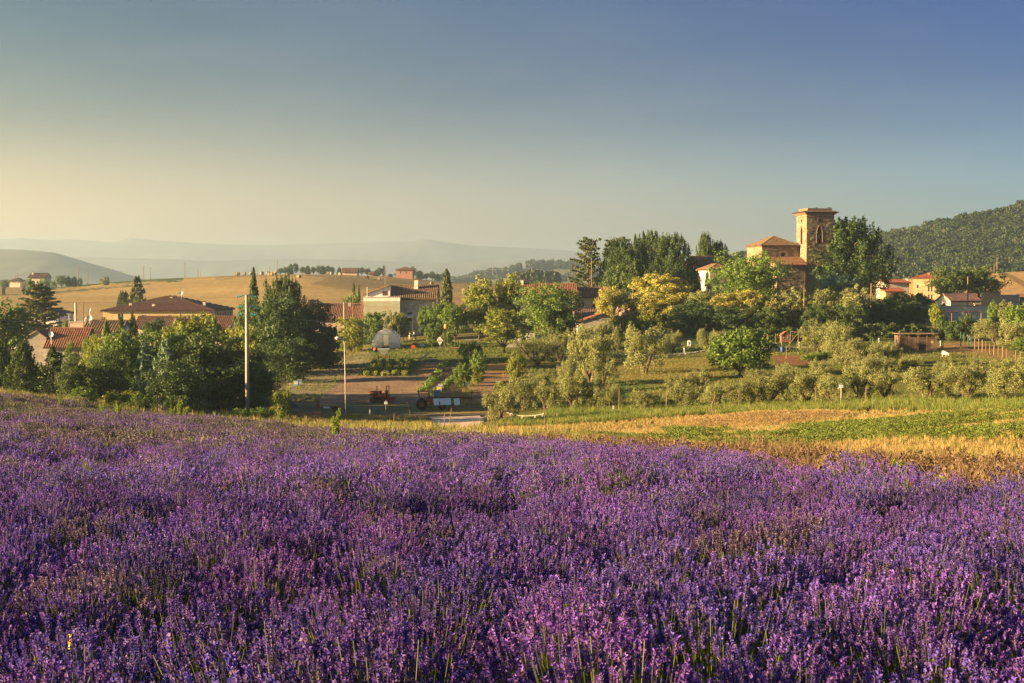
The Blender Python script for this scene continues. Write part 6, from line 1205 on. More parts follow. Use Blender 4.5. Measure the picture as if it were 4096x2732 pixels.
def greenhouse():
    p = gp(386, 348.2); o = thing('greenhouse', 'round-topped plastic tunnel greenhouse with open doorway', 'greenhouse', p, 0.05); w = m_at(p.y, 14.4); h = m_at(p.y, 17.6); L = 7.0; n = 16; film = plastic_mat()
    prof = [(-w*math.copysign(abs(math.cos(math.pi*i/n))**0.8, math.cos(math.pi*i/n)), h*math.sin(math.pi*i/n)**0.75) for i in range(n+1)]
    for k in range(5):
        y0, y1 = L*k/5, L*(k+1)/5-0.02; mb = MB(); mb.add([(x, y0, z) for x, z in prof]+[(x, y1, z) for x, z in prof], [(i, i+1, n+2+i, n+1+i) for i in range(n)]); mb.build('film_panel', film, o)
    for k in range(6):
        mb = MB(); mb.tube([(x*0.995, L*k/5-0.01*(k == 5), z*0.995) for x, z in prof], 0.05, 6, False); mb.build('hoop', M_METAL, o)
    mid = [(x, z) for x, z in prof]
    for sd in (-1, 1):
        pts = [(x, z) for x, z in mid if x*sd > 0.55] ; pts = sorted(pts, key=lambda q: -abs(q[0])); poly = [(sd*0.55, -0.06, 0), (sd*w, -.06, 0)] + [(x, -.06, z) for x, z in pts] + [(sd*0.55, -.06, h*0.985)]
        mb = MB(); mb.add(poly, [tuple(range(len(poly)))]); mb.build('end_film', film, o)
        mb = MB(); mb.beam((sd*0.55, -.08, 0), (sd*.55, -.08, h*0.78), .07); mb.build('door_post', M_WOOD, o)
        mb = MB()
        for q in range(5): mb.tube([(sd*(0.62+q*0.2), -0.1, h*0.7-q*0.1), (sd*(0.7+q*.28), -.13, 0.02)], 0.02, 4)
        mb.build('drawn_curtain', M_DISH, o)
    mb = MB(); mb.beam((-.55, -.08, h*0.78), (.55, -.08, h*.78), .07); mb.build('lintel', M_WOOD, o)
    mb = MB(); mb.add([(x, L+.02, z) for x, z in prof], [tuple(range(n+1))]); mb.build('rear_film', film, o)
    mb = MB(); mb.box(-w*.8, -.7, .8, L-.8, 0, .9); mb.box(.7, w*.8, .8, L-.8, 0, .9); mb.build('seed_bed', LM['ever'], o)
greenhouse()
# ---- people
def person(label, u, vb, hpx, shirt, trousers, skin, cap=None, bend=0.0, rz=0.0):
    p = gp(u, vb); k = m_at(p.y, hpx)/1.75; o = thing('person', label, 'person', p, rz, scale=(k, k, k)); b = bend
    J = {'pel': (0, 0, .95), 'wst': (0, -.03-.05*b, 1.12), 'chs': (0, -.05-.22*b, 1.34), 'nck': (0, -.06-.34*b, 1.49-.05*b), 'hd0': (0, -.08-.40*b, 1.58-.06*b), 'hd1': (0, -.09-.42*b, 1.70-.07*b),
         'shl': (-.19, -.06-.26*b, 1.40), 'ell': (-.27, -.16-.3*b, 1.14), 'hal': (-.20, -.40-.3*b, 1.04), 'fil': (-.17, -.49-.3*b, 1.03), 'shr': (.19, -.06-.26*b, 1.40), 'elr': (.27, -.12-.3*b, 1.14), 'har': (.20, -.38-.3*b, 1.0), 'fir': (.16, -.47-.3*b, .99),
         'hpl': (-.10, 0, .90), 'knl': (-.11, -.04, .50), 'anl': (-.11, .02, .08), 'tol': (-.13, -.16, .03), 'hpr': (.10, 0, .90), 'knr': (.12, -.03, .50), 'anr': (.13, .03, .08), 'tor': (.15, -.15, .03)}
    R = {'pel': .15, 'wst': .135, 'chs': .16, 'nck': .055, 'hd0': .095, 'hd1': .085, 'shl': .075, 'ell': .048, 'hal': .036, 'fil': .024, 'shr': .075, 'elr': .048, 'har': .036, 'fir': .024, 'hpl': .10, 'knl': .065, 'anl': .045, 'tol': .035, 'hpr': .10, 'knr': .065, 'anr': .045, 'tor': .035}
    E = [('pel', 'wst'), ('wst', 'chs'), ('chs', 'nck'), ('nck', 'hd0'), ('hd0', 'hd1'), ('chs', 'shl'), ('shl', 'ell'), ('ell', 'hal'), ('hal', 'fil'), ('chs', 'shr'), ('shr', 'elr'), ('elr', 'har'), ('har', 'fir'), ('pel', 'hpl'), ('hpl', 'knl'), ('knl', 'anl'), ('anl', 'tol'), ('pel', 'hpr'), ('hpr', 'knr'), ('knr', 'anr'), ('anr', 'tor')]
    def skin_obj(nm, keys, mat, grow=1.0):
        ks = [q for q in J if q in keys]; me = bpy.data.meshes.new(nm); me.from_pydata([J[q] for q in ks], [(ks.index(a), ks.index(c)) for a, c in E if a in keys and c in keys], []); ob = put(nm, me, o)
        md = ob.modifiers.new('skin', 'SKIN'); sv = me.skin_vertices[0].data
        for i, q in enumerate(ks): sv[i].radius = (R[q]*grow, R[q]*grow); sv[i].use_root = (i == 0)
        ob.modifiers.new('sub', 'SUBSURF').levels = 1; ob.modifiers['sub'].render_levels = 1; me.materials.append(mat); return ob
    skin_obj('body', set(J), skin); skin_obj('shirt', {'pel', 'wst', 'chs', 'shl', 'ell', 'shr', 'elr'}, shirt, 1.16); skin_obj('trousers', {'pel', 'hpl', 'knl', 'anl', 'hpr', 'knr', 'anr'}, trousers, 1.18)
    hd = J['hd1']; mb = MB(); mb.ball((hd[0], hd[1]+.01, hd[2]+.035), (.105, .115, .075), 10, 6)
    if cap: mb.bbox((hd[0], hd[1]-.13, hd[2]+.02), (.15, .12, .02))
    mb.build('cap' if cap else 'hair', cap or paint('hair_grey', (.25, .22, .19), .8, .2, 9), o, smooth=True)
    mb = MB(); mb.bbox((hd[0], hd[1]-.105, hd[2]-.055), (.025, .035, .04)); mb.build('nose', skin, o)
SKIN = paint('skin', (0.45, 0.26, 0.17), 0.6, 0.08, 5); SHIRT_W = paint('white_shirt', (0.74, 0.72, 0.68), 0.9, 0.05, 5); SHIRT_B = paint('pale_shirt', (0.55, 0.52, 0.42), 0.9, 0.1, 5); TRS = paint('dark_trousers', (0.09, 0.09, 0.10), 0.9, 0.1, 5); TRL = paint('light_trousers', (0.42, 0.40, 0.36), 0.9, 0.1, 5)
person('person in white shirt and red cap bending over by the garden shelter', 413.9, 339.8, 9.6, SHIRT_W, TRS, SKIN, paint('red_cap', (0.55, 0.03, 0.03), 0.8, 0.1, 5), 0.5, 0.9); person('person in pale clothes standing left of the red cap', 409.6, 340.0, 8.6, SHIRT_B, TRL, SKIN, None, 0.1, -0.6)
# ---- crawler tractor
def crawler():
    p = gp(380, 402.2); o = thing('crawler_tractor', 'old orange crawler tractor on the tilled soil', 'tractor', p, math.radians(-16)); org = paint('tractor_orange', (0.50, 0.11, 0.03), 0.7, 0.25, 3); k = 1.0
    for sy in (-0.62, 0.62):
        mb = MB(); n = 20; pr = [(0.92*math.copysign(min(1, abs(math.cos(t))*1.25), math.cos(t)), 0.33+0.33*math.copysign(min(1, abs(math.sin(t))*1.2), math.sin(t))) for t in np.linspace(0, 2*math.pi, n, endpoint=False)]
        mb.prism([(x, sy-0.16, z) for x, z in pr], (0, 0, 0), (0, 0.32, 0)); tr = mb.build('track', M_BLACK, o)
        for i in range(n):
            x0, z0 = pr[i]; mb = MB(); mb.bbox((x0*1.03, sy, 0.33+(z0-.33)*1.06), (0.09, 0.34, 0.05)); mb.build('track_shoe', M_RUST, tr)
        for wx, wr in ((-.68, .26), (.66, .26), (-.2, .13), (.2, .13)):
            mb = MB(); mb.cyl((wx, sy-0.18, 0.34 if wr > .2 else 0.2), wr, 0.36, 16, axis='y'); mb.build('sprocket', M_RUST, tr)
    mb = MB(); mb.box(-1.12, 0.1, -0.36, 0.36, 0.62, 1.22); mb.prism([(-1.12, -.36, 1.22), (0.1, -.36, 1.22), (0.1, -.36, 1.34), (-1.0, -.36, 1.30)], (0, 0, 0), (0, .72, 0)); mb.build('bonnet', org, o)
    mb = MB(); mb.box(-1.16, -1.125, -0.3, 0.3, 0.72, 1.1); mb.build('radiator_grille', M_BLACK, o); mb = MB(); mb.box(-1.0, -.2, -.372, -.362, 0.78, 1.05); mb.build('side_grille', M_BLACK, o)
    mb = MB(); mb.box(0.1, 0.95, -0.46, 0.46, 0.55, 0.92); mb.build('rear_housing', org, o); mb = MB(); mb.box(.25, .8, -.32, .32, .93, 1.06); mb.box(.76, .9, -.34, .34, 1.0, 1.42); mb.build('seat', paint('worn_seat', (.30, .09, .04), .8, .2, 4), o)
    mb = MB(); mb.tube([(-0.42, .1, 1.3), (-.42, .1, 1.92)], .045, 8); mb.build('exhaust', M_BLACK, o); mb = MB(); mb.tube([(.98, -.42, .6), (.98, -.42, 1.95)], .05, 8); mb.tube([(.98, .42, .6), (.98, .42, 1.9)], .05, 8); mb.tube([(.98, -.42, 1.95), (.98, .42, 1.9)], .05, 8); mb.build('roll_bar', M_BLACK, o)
    for y in (-.12, .12): 
        mb = MB(); mb.tube([(.2, y, .9), (.1, y, 1.25)], .02, 5); mb.build('lever', M_BLACK, o)
    mb = MB(); mb.box(1.2, 1.75, -.6, .6, .35, .62); mb.tube([(1.45, -.62, .38), (1.45, .62, .38)], .22, 10); mb.beam((.95, 0, .6), (1.3, 0, .55), .12); mb.build('rotary_tiller', paint('tiller_red', (.36, .05, .03), .8, .3, 3), o)
crawler()
def wheel(parent, c, r, w, axis='x', mat=None):
    mb = MB(); d = {'x': (w, 0, 0), 'y': (0, w, 0)}[axis]; c = Vector(c); mb.tube([c-Vector(d)/2, c-Vector(d)*0.3, c+Vector(d)*.3, c+Vector(d)/2], [r*.86, r, r, r*.86], 16); t = mb.build('wheel', M_BLACK, parent)
    mb = MB(); mb.tube([c-Vector(d)*.52, c+Vector(d)*.52], r*.5, 12); mb.build('rim', mat or M_RUST, t)
def old_machines():
    p = gp(432, 409.6); o = thing('derelict_tractor', 'derelict small tractor with canopy frame and pale reflective panels', 'tractor', p, 0.0); pan = paint('pale_panel', (0.70, 0.70, 0.70), 0.3, 0.05, 1, metal=0.4)
    wheel(o, (-1.1, -.5, .62), .62, .3, 'y'); wheel(o, (-1.1, .7, .62), .62, .3, 'y'); wheel(o, (1.2, -.5, .4), .4, .25, 'y')
    mb = MB(); mb.box(-1.3, 1.4, -.3, .5, .55, .85); mb.build('chassis', M_RUST, o); mb = MB(); mb.box(-1.0, -.1, -.35, .55, .86, 1.15); mb.box(-1.0, -.1, -.36, -.351, .9, 1.1); mb.build('seat_box', paint('box_red', (.30, .07, .04), .8, .3, 3), o)
    mb = MB(); mb.box(-.95, -.2, -.38, -.365, .62, .84); mb.build('yellow_plate', paint('plate_yellow', (.6, .4, .08), .6, .1, 2), o)
    for x in (-1.25, -.15):
        mb = MB(); mb.beam((x, -.3, .8), (x-.25, -.3, 2.0), .06); mb.beam((x, .5, .8), (x-.25, .5, 2.0), .06); mb.build('canopy_post', M_RUST, o)
    mb = MB(); mb.box(-1.65, -.3, -.4, .6, 2.0, 2.07); mb.build('canopy', M_RUST, o)
    for x0, x1 in ((.25, 2.15), (2.5, 3.1)):
        mb = MB(); mb.prism([(x0, -.75, .55), (x1, -.75, .6), (x1-.05, -.45, 1.3), (x0-.1, -.45, 1.25)], (0, 0, 0), (0, .06, 0)); mb.build('sheet_panel', pan, o)
    p = gp(446, 409.8); o = thing('rusty_harrow', 'tangle of rusty harrow frames in dry grass', 'harrow', p, .1); r = random.Random(3)
    for k in range(7):
        a = Vector((r.uniform(-1.6, 1.4), r.uniform(-.3, .5), r.uniform(.15, .7))); b = a+Vector((r.uniform(-.9, .9), r.uniform(-.3, .3), r.uniform(-.4, .4))); mb = MB(); mb.beam(a, b, .09); mb.build('beam', M_RUST, o)
    for k in range(9): mb = MB(); mb.tube([(-1.6+k*.38, 0, .75), (-1.6+k*.38, -.12, .35), (-1.5+k*.38, -.2, .0)], .025, 5); mb.build('tine', M_RUST, o)
    p = gp(450, 402.5); o = thing('rusty_rake_roller', 'long rusty toothed roller behind the pale panels', 'farm implement', p, .05)
    mb = MB(); mb.cyl((-2.6, 0, .55), .09, 5.2, 10, axis='x'); mb.build('axle', M_RUST, o)
    for k in range(16): mb = MB(); mb.cyl((-2.5+k*.33, 0, .55), .38, .05, 12, axis='x'); mb.build('disc', M_RUST, o)
    p = gp(328.5, 411.2); o = thing('flatbed_trailer', 'low rusty trailer implement parked behind the boiler drum', 'trailer', p, .04)
    mb = MB(); mb.box(-1.1, 1.2, -.4, .4, .38, .52); mb.build('bed', M_RUST, o); mb = MB(); mb.box(-.5, .2, -.42, -.405, .36, .54); mb.build('name_plate', M_WHITEP, o); mb = MB(); mb.box(-1.25, -1.05, -.15, .15, .3, 1.0); mb.build('jack', M_RUST, o); mb = MB(); mb.ball((-1.15, 0, 1.08), .1, 8, 5); mb.build('red_knob', W_REDW, o)
    wheel(o, (.7, -.48, .26), .26, .14, 'y'); wheel(o, (.7, .48, .26), .26, .14, 'y'); mb = MB(); mb.box(.2, 1.15, -.38, .38, .53, .66); mb.build('load_box', M_WOOD, o)
    p = gp(313.5, 420.0); o = thing('boiler_drum', 'big rust-red half-buried boiler drum beside the lavender', 'drum', p, .12); rm = paint('drum_rust', (.30, .115, .06), .9, .25, 2, c2=(.42, .17, .09), bump=.3); n = 18
    mb = MB(); pr = [(-.62*math.cos(t), .12+.66*math.sin(t)) for t in np.linspace(-.25, math.pi+.25, n)]; mb.prism([(-1.0, y, z) for y, z in pr], (0, 0, 0), (1.75, 0, 0)); mb.build('shell', rm, o); mb = MB(); mb.prism([(.76, y*.93, .12+(z-.12)*.93) for y, z in pr], (0, 0, 0), (.04, 0, 0)); mb.build('end_plate', paint('drum_dark', (.11, .05, .035), .9, .2, 2), o)
    mb = MB(); mb.prism([(.25, -.9, 0), (.75, -.95, 0), (.7, -.7, .22), (.35, -.68, .26)], (0, 0, 0), (0, .2, 0)); mb.build('broken_brick', R_ORANGE, o)
    p = gp(383.8, 359.6); o = thing('seed_spreader', 'grey cone-shaped fertiliser spreader on small wheels', 'spreader', p, 0); k = 1.0
    mb = MB(); mb.add([(-.95, -.6, 1.75), (.95, -.6, 1.75), (.95, .6, 1.75), (-.95, .6, 1.75), (-.22, -.2, .75), (.22, -.2, .75), (.22, .2, .75), (-.22, .2, .75)], [(0, 1, 5, 4), (1, 2, 6, 5), (2, 3, 7, 6), (3, 0, 4, 7), (4, 5, 6, 7)]); mb.build('hopper', paint('hopper_grey', (.34, .35, .30), .7, .2, 2), o); mb = MB(); mb.box(-1, 1, -.65, .65, 1.75, 1.82); mb.build('rim', M_DISH, o)
    mb = MB(); mb.beam((-.9, 0, .4), (.9, 0, .4), .1); mb.beam((-.55, 0, .4), (-.2, 0, .8), .08); mb.beam((.55, 0, .4), (.2, 0, .8), .08); mb.build('frame', M_RUST, o); wheel(o, (-.95, 0, .3), .3, .15); wheel(o, (.95, 0, .3), .3, .15)
    p = gp(375.6, 352.2); o = thing('red_tiller', 'small red rotary tiller before the greenhouse', 'tiller', p, .3); mb = MB(); mb.ball((0, 0, .55), (.45, .4, .36), 10, 7); mb.build('engine', paint('faded_red', (.36, .09, .05), .8, .3, 3), o, smooth=True); mb = MB(); mb.tube([(.2, .2, .6), (.7, .5, 1.2)], .03, 5); mb.tube([(.1, -.2, .6), (.7, -.1, 1.2)], .03, 5); mb.build('handlebar', M_BLACK, o); wheel(o, (0, -.35, .25), .25, .12, 'y'); wheel(o, (0, .35, .25), .25, .12, 'y')
    p = gp(413.5, 353.2); o = thing('red_water_pump', 'small red pump machine on a wooden stand', 'pump', p, 0)
    for x in (-.4, .4):
        for y in (-.25, .25): mb = MB(); mb.beam((x, y, 0), (x*.8, y*.8, .75), .07); mb.build('leg', M_WOOD, o)
    mb = MB(); mb.box(-.5, .5, -.35, .35, .76, .86); mb.build('shelf', M_WOOD, o); mb = MB(); mb.box(-.4, .35, -.28, .28, .87, 1.2); mb.prism([(-.4, -.28, 1.2), (.35, -.28, 1.2), (.2, -.28, 1.42), (-.3, -.28, 1.42)], (0, 0, 0), (0, .56, 0)); mb.build('motor', paint('pump_red', (.5, .08, .03), .6, .2, 3), o)
    p = gp(405.5, 353.2); o = put('log', MB().tube([(-.5, 0, .16), (0, .02, .17), (.5, 0, .16)], [.17, .16, .15], 10).mesh('log', M_WOOD), None, p); tag(o, 'short pale log lying on the grass by the pump', 'log')
    p = gp(415, 344); o = thing('red_crate', 'flat red crate on the soil near the people', 'crate', p); mb = MB(); mb.box(-.45, .45, -.3, .3, 0, .06); mb.build('bottom', W_REDW, o)
    for bx in ((-.45, .45, -.3, -.26), (-.45, .45, .26, .3), (-.45, -.41, -.26, .26), (.41, .45, -.26, .26)): mb = MB(); mb.box(*bx, .062, .3); mb.build('side', W_REDW, o)
    p = gp(422, 345.8); mb = MB(); mb.add([(-.7, -.3, 0), (.6, -.35, .02), (.75, .25, .03), (-.5, .35, 0), (-.1, 0, .33), (.3, .05, .26)], [(0, 1, 5, 4), (1, 2, 5), (2, 3, 4, 5), (3, 0, 4), (0, 3, 2, 1)]); o = mb.build('white_tarp', M_DISH, None, p); tag(o, 'crumpled white tarpaulin right of the red crate', 'tarpaulin')
    p = gp(427, 361); o = thing('plank_heap', 'heap of grey planks with one board propped up', 'plank pile', p)
    for k in range(6): mb = MB(); mb.bbox((.3+.08*k, .2*k-.4, .10+.09*(k % 3)), (2.0, .22, .05), Matrix.Rotation(.1*(k-3), 3, 'Z')); mb.build('plank', M_WOOD, o)
    for k in range(3): mb = MB(); mb.beam((-1.5+.06*k, -.5+.12*k, .05), (.25+.05*k, -.3+.12*k, 1.25), .05, .2); mb.build('plank', M_CONC, o)
    p = gp(455, 353.0); o = thing('trestle_table', 'rough wooden trestle table loaded with sticks', 'table', p)
    for x in (-.85, .85):
        for y in (-.4, .4): mb = MB(); mb.beam((x, y, 0), (x, y, .7), .08); mb.build('leg', M_WOOD, o)
    mb = MB(); mb.box(-1, 1, -.5, .5, .7, .78); mb.build('top', M_WOOD, o)
    for k in range(8): mb = MB(); mb.tube([(-.95+.05*k, -.4+.1*k, .84+.05*(k % 3)), (.9-.04*k, -.35+.1*k, .9+.06*(k % 2))], .04, 5); mb.build('stick', M_WOOD, o)
    p = gp(471, 354.2); o = thing('firewood_stack', 'roofed stack of split firewood beside the bushes', 'firewood stack', p); r = random.Random(9)
    for x in (-.95, .95): mb = MB(); mb.beam((x, -.5, 0), (x, -.5, 2.45), .09); mb.build('post', M_WOOD, o); mb = MB(); mb.beam((x, .6, 0), (x, .6, 2.45), .09); mb.build('post', M_WOOD, o)
    mb = MB(); mb.box(-1.2, 1.2, -.75, .8, 2.45, 2.52); mb.build('roof', M_METAL, o); lg = MB().cyl((0, -.5, 0), .11, 1.0, 7, axis='y').mesh('firewood', paint('cut_wood', (.24, .14, .08), .9, .3, 3, objvar=.4))
    for i in range(9):
        for j in range(10): put('firewood_log', lg, o, (-.82+.205*i+.1*(j % 2)-.05, r.uniform(-.08, .08), .12+.205*j), (0, r.uniform(0, 3), 0))
    p = gd(446, 262); o = thing('orange_barrel', 'orange plastic barrel raised on a post frame', 'barrel', p); zb = zrel(328.4, p.y)-p.z
    mb = MB(); mb.lathe([(0, 0), (.3, 0), (.36, .2), (.38, .5), (.33, .75), (.0, .76)], 14, (0, 0, zb)); mb.build('barrel', paint('barrel_orange', (.6, .27, .05), .5, .1, 2), o, smooth=True)
    for x in (-.45, .3): mb = MB(); mb.beam((x, .1, 0), (x, .1, zb+.8*(x < 0)), .09); mb.build('post', M_WOOD, o)
    mb = MB(); mb.box(-.5, .5, -.35, .4, zb-.08, zb-.003); mb.build('platform', M_WOOD, o)
    p = gp(439.8, 349.8); o = thing('diamond_sign', 'white diamond-shaped board on two thin stakes', 'sign', p); z0 = zrel(341, p.y)-p.z; s_ = .82
    mb = MB(); mb.prism([(0, 0, z0-s_*.95), (s_*.7, 0, z0+.1), (.05, 0, z0+s_), (-s_*.68, 0, z0+.25)], (0, 0, 0), (0, .03, 0)); mb.build('board', M_WHITEP, o)
    for x in (-.1, .15): mb = MB(); mb.beam((x, .05, 0), (x, .05, z0), .05); mb.build('stake', M_WOOD, o)
    for k in range(4): mb = MB(); mb.box(-.28+.16*k, -.20+.16*k, -.008, -.003, z0-.2, z0+.35-.05*k); mb.build('faded_stroke', M_METAL, o)
    p = gp(421, 341); o = thing('garden_shelter', 'flat-roofed pole shelter behind the two people', 'shelter', p); hz = zrel(328.4, p.y)-p.z
    for x in (-1.1, 1.1):
        for y in (0, 1.6): mb = MB(); mb.beam((x, y, 0), (x, y, hz), .1); mb.build('post', M_WOOD, o)
    mb = MB(); mb.bbox((0, .8, hz+.06), (2.6, 2.2, .1), Matrix.Rotation(-.06, 3, 'Y')); mb.build('roof', M_METAL, o)
old_machines()
# ---- crop rows and beds
def crop_rows():
    r = np.random.default_rng(12); rows = [((404, 376, 411, 362.5), 'yellow'), ((394, 376, 402, 362.5), 'yellow'), ((384, 376.5, 393, 362.5), 'yellow'), ((374, 376.5, 384, 362.5), 'yellow'), ((365, 376.5, 375, 363), 'yellow')]
    nm = ['first', 'second', 'third', 'fourth', 'fifth']
    def row(label, uv, mat, w, h, name='vegetable_row', n=34):
        a, b = gp(uv[0], uv[1]), gp(uv[2], uv[3]); C = []; R = []
        for i in range(n):
            q = a.lerp(b, (i+r.uniform(0, 1))/n); C.append([q.x-a.x+r.normal(0, w*.25), q.y-a.y, float(gz(q.x, q.y))-a.z+h*.45]); R.append([w*.5, w*.6, h*.5])
        o = thing(name, label, 'vegetables', a, group='vegetable rows'); put('foliage', crown_mesh(name, [(leaves(r, np.array(C), np.array(R), 60, .13), 0)], [LM[mat]]), o)
        mb = MB()
        for i in range(0, n, 4): mb.tube([(C[i][0], C[i][1], C[i][2]-h*.5), (C[i][0], C[i][1], C[i][2])], .02, 4)
        mb.build('stems', M_BARK, o)
    for i, (uv, mt) in enumerate(rows): row('light green vegetable row, %s from the tilled soil side' % nm[i], uv, mt, .7, .75)
    row('long dark green vegetable strip slanting across the tilled soil', (424, 392, 447, 363), 'green', .9, .7, n=70); row('second dark green strip beside the beehives', (437, 396, 459, 372), 'green', .8, .7, n=60); row('low bean row behind the diamond sign', (432, 347, 460, 346.5), 'green', 1.0, .9, n=40)
    row('leafy vegetable bed right of the round fig tree', (806, 361, 826, 357), 'green', 1.4, 1.0, n=30); row('broad courgette bed left of the greenhouse', (362, 345, 372, 338), 'green', 1.6, .8, n=30)
crop_rows()
def hive(label, u, v, c1, c2, n=2, k=1.0):
    p = gp(u, v); o = thing('beehive', label, 'beehive', p, random.uniform(-.2, .2), 'beehives', (k, k, k)); z = .18
    for x in (-.2, .2):
        for y in (-.2, .2): mb = MB(); mb.box(x-.03, x+.03, y-.03, y+.03, 0, .178); mb.build('leg', M_WOOD, o)
    for i in range(n): mb = MB(); mb.box(-.27, .27, -.27, .27, z, z+.3); mb.build('hive_box', (c1, c2)[i % 2], o); z += .303
    mb = MB(); mb.box(-.31, .31, -.31, .31, z, z+.09); mb.build('lid', M_METAL, o); mb = MB(); mb.box(-.16, .16, -.30, -.272, .2, .24); mb.build('entrance', M_DARK, o)
HB = paint('hive_blue', (.10, .28, .42), .7, .15, 2); HT = paint('hive_teal', (.08, .32, .30), .7, .15, 2); HY = paint('hive_yellow', (.5, .38, .12), .7, .15, 2); HR = paint('hive_red', (.36, .07, .05), .7, .15, 2); HG = paint('hive_grey', (.38, .40, .38), .7, .15, 2)
hive('teal beehive at the front of the small apiary', 436.3, 398.5, HT, HB, 2, 1.15); hive('blue beehive stacked high behind the teal one', 439.6, 394, HB, HY, 2, 1.15); hive('grey-topped beehive at the rear of the apiary', 441, 391.5, HY, HG, 2, 1.1); hive('lone red beehive by the nearest olive trees', 498.5, 388, HR, HT, 2); hive('blue beehive under the dark evergreens', 296.3, 387.5, HB, HG, 2); hive('pale blue beehive at the edge of the dark evergreens', 300, 386, HG, HB, 2)
# ---- signs, markers, posts
def delineator(label, u, vb, vt):
    p = gp(u, vb); h = max(.6, zrel(vt, p.y)-p.z); o = thing('road_marker', label, 'road marker', p, group='road edge markers'); mb = MB(); mb.prism([(-.06, -.05, 0), (.06, -.05, 0), (.06, .05, 0), (-.06, .05, 0)], (0, 0, -.2), (0, 0, h*.68)); mb.build('white_post', M_WHITEP, o); mb = MB(); mb.prism([(-.062, -.052, 0), (.062, -.052, 0), (.062, .052, 0), (-.062, .052, 0)], (0, 0, h*.68), (0, 0, h)); hd = mb.build('dark_top', M_BLACK, o); mb = MB(); mb.box(-.03, .03, -.058, -.053, h*.78, h*.9); mb.build('reflector', W_REDW, hd)
delineator('white road marker with dark top left of the verge bushes', 213, 418.2, 409.6); delineator('white road marker below the crawler tractor', 369.8, 415.4, 407.2); delineator('white road marker by the leaning stake', 410, 417.4, 407.6); delineator('white road marker at the edge of the olive grove', 613.2, 413.5, 401.8)
def road_sign():
    p = gd(159.4, 133); o = thing('brown_road_sign', 'brown tourist road sign with white arrow and lettering lines', 'road sign', p); z1 = zrel(396, 133)-p.z; z0 = zrel(404.8, 133)-p.z; w = m_at(133, 2.3)
    for x in (-w*.6, w*.6): mb = MB(); mb.tube([(x, .05, -.2), (x, .05, z1)], .035, 7); mb.build('post', M_METAL, o)
    br = paint('sign_brown', (.17, .07, .04), .6, .1, 2); H = z1-z0
    for k in range(4):
        mb = MB(); mb.box(-w, w, -.03, .01, z0+H*k/4+.012, z0+H*(k+1)/4-.012); pl = mb.build('panel', br, o); zc = z0+H*(k+.5)/4
        if k == 1: mb = MB(); mb.box(-w*.5, w*.1, -.036, -.032, zc-.02, zc+.02); mb.prism([(-w*.75, -.036, zc), (-w*.45, -.036, zc-.06), (-w*.45, -.036, zc+.06)], (0, 0, 0), (0, .004, 0)); mb.build('arrow', M_WHITEP, pl)
        elif k == 0: mb = MB(); mb.box(w*.1, w*.6, -.036, -.032, zc-.06, zc+.06); mb.build('pictogram', M_WHITEP, pl)
        elif k == 2: mb = MB(); mb.box(-w*.8, w*.7, -.036, -.032, zc+.015, zc+.05); mb.box(-w*.8, w*.5, -.036, -.032, zc-.05, zc-.015); mb.build('lettering', M_WHITEP, pl)
        else: mb = MB(); mb.box(-w*.8, -w*.5, -.036, -.032, zc-.05, zc+.05); mb.build('pictogram', M_WHITEP, pl)
road_sign()
p = gp(386, 419.3); o = thing('plate_sign', 'small white plate on a wooden stake by the road', 'sign', p); hz = zrel(400.3, p.y)-p.z; mb = MB(); mb.tube([(0, 0, -.2), (0, 0, hz)], .045, 7); mb.build('stake', M_WOOD, o); mb = MB(); mb.box(-.17, .17, -.08, -.05, hz-.42, hz-.15); mb.build('plate', M_WHITEP, o)
p = gp(466.5, 396); o = thing('white_notice', 'small white notice plate in the garden bushes', 'sign', p); hz = zrel(382.6, p.y)-p.z; mb = MB(); mb.tube([(0, 0, -.2), (0, 0, hz)], .03, 6); mb.build('stake', M_WOOD, o); mb = MB(); mb.box(-.15, .15, -.06, -.03, hz-.3, hz); mb.build('plate', M_WHITEP, o)
p = gp(841, 405.5); o = thing('white_mailbox', 'white box on a white post in the olive grove fence', 'mailbox', p); hz = zrel(385, p.y)-p.z; mb = MB(); mb.box(-.045, .045, -.045, .045, -.2, hz-.3); mb.build('post', M_CONC, o); mb = MB(); mb.box(-.17, .17, -.14, .14, hz-.297, hz); mb.build('box', M_DISH, o)
ST = [(412.2, 402, 417.5, -.35, 'leaning grey stake beside the white road marker'), (393.8, 413.5, 424.5, .05, 'thin stake in the dry grass by the road'), (444.4, 414, 428, 0, 'thin pale stake left on the gravel drive'), (449.2, 408.5, 428, .12, 'taller dark stake on the gravel drive'), (492, 408.6, 428.5, -.05, 'straight stake in front of the nearest olive tree'), (546, 406.3, 428.5, -.12, 'leaning pale stake at the end of the ribbon'), (713, 403.3, 416.8, -.12, 'stake with a purple ribbon by the straw mound'), (503.3, 371.8, 381, 0, 'short stake in the tilled strip'),
      (618.8, 390, 413, .02, 'slim fence stake, first right of the olive gap'), (666.2, 390, 412.5, .02, 'slim fence stake, second right of the olive gap'), (715, 390, 412, 0, 'slim fence stake with a diagonal brace'), (739, 389.5, 410, 0, 'short fence stake behind the olive front row'), (530.4, 390, 405.5, 0, 'fence stake between the second and third front olives'), (568.6, 390, 408, 0, 'fence stake by the fourth front olive'), (574.3, 391, 408, .01, 'thin fence stake next to its neighbour by the fourth olive'), (866, 387.5, 405, 0, 'fence stake right of the white mailbox'), (962.5, 389, 403.5, 0, 'fence stake under the right olives'), (815.8, 387, 407, 0, 'fence stake left of the white mailbox')]
for u, vt, vb, ln, lb in ST:
    p = gp(u, vb); h = zrel(vt, p.y)-p.z; mb = MB(); mb.tube([(0, 0, -.2), (ln*h*.5, .01, h*.5), (ln*h, 0, h)], [.045, .042, .036], 7); o = mb.build('wooden_stake', M_WOOD, None, p); tag(o, lb, 'stake', 'wooden stakes')
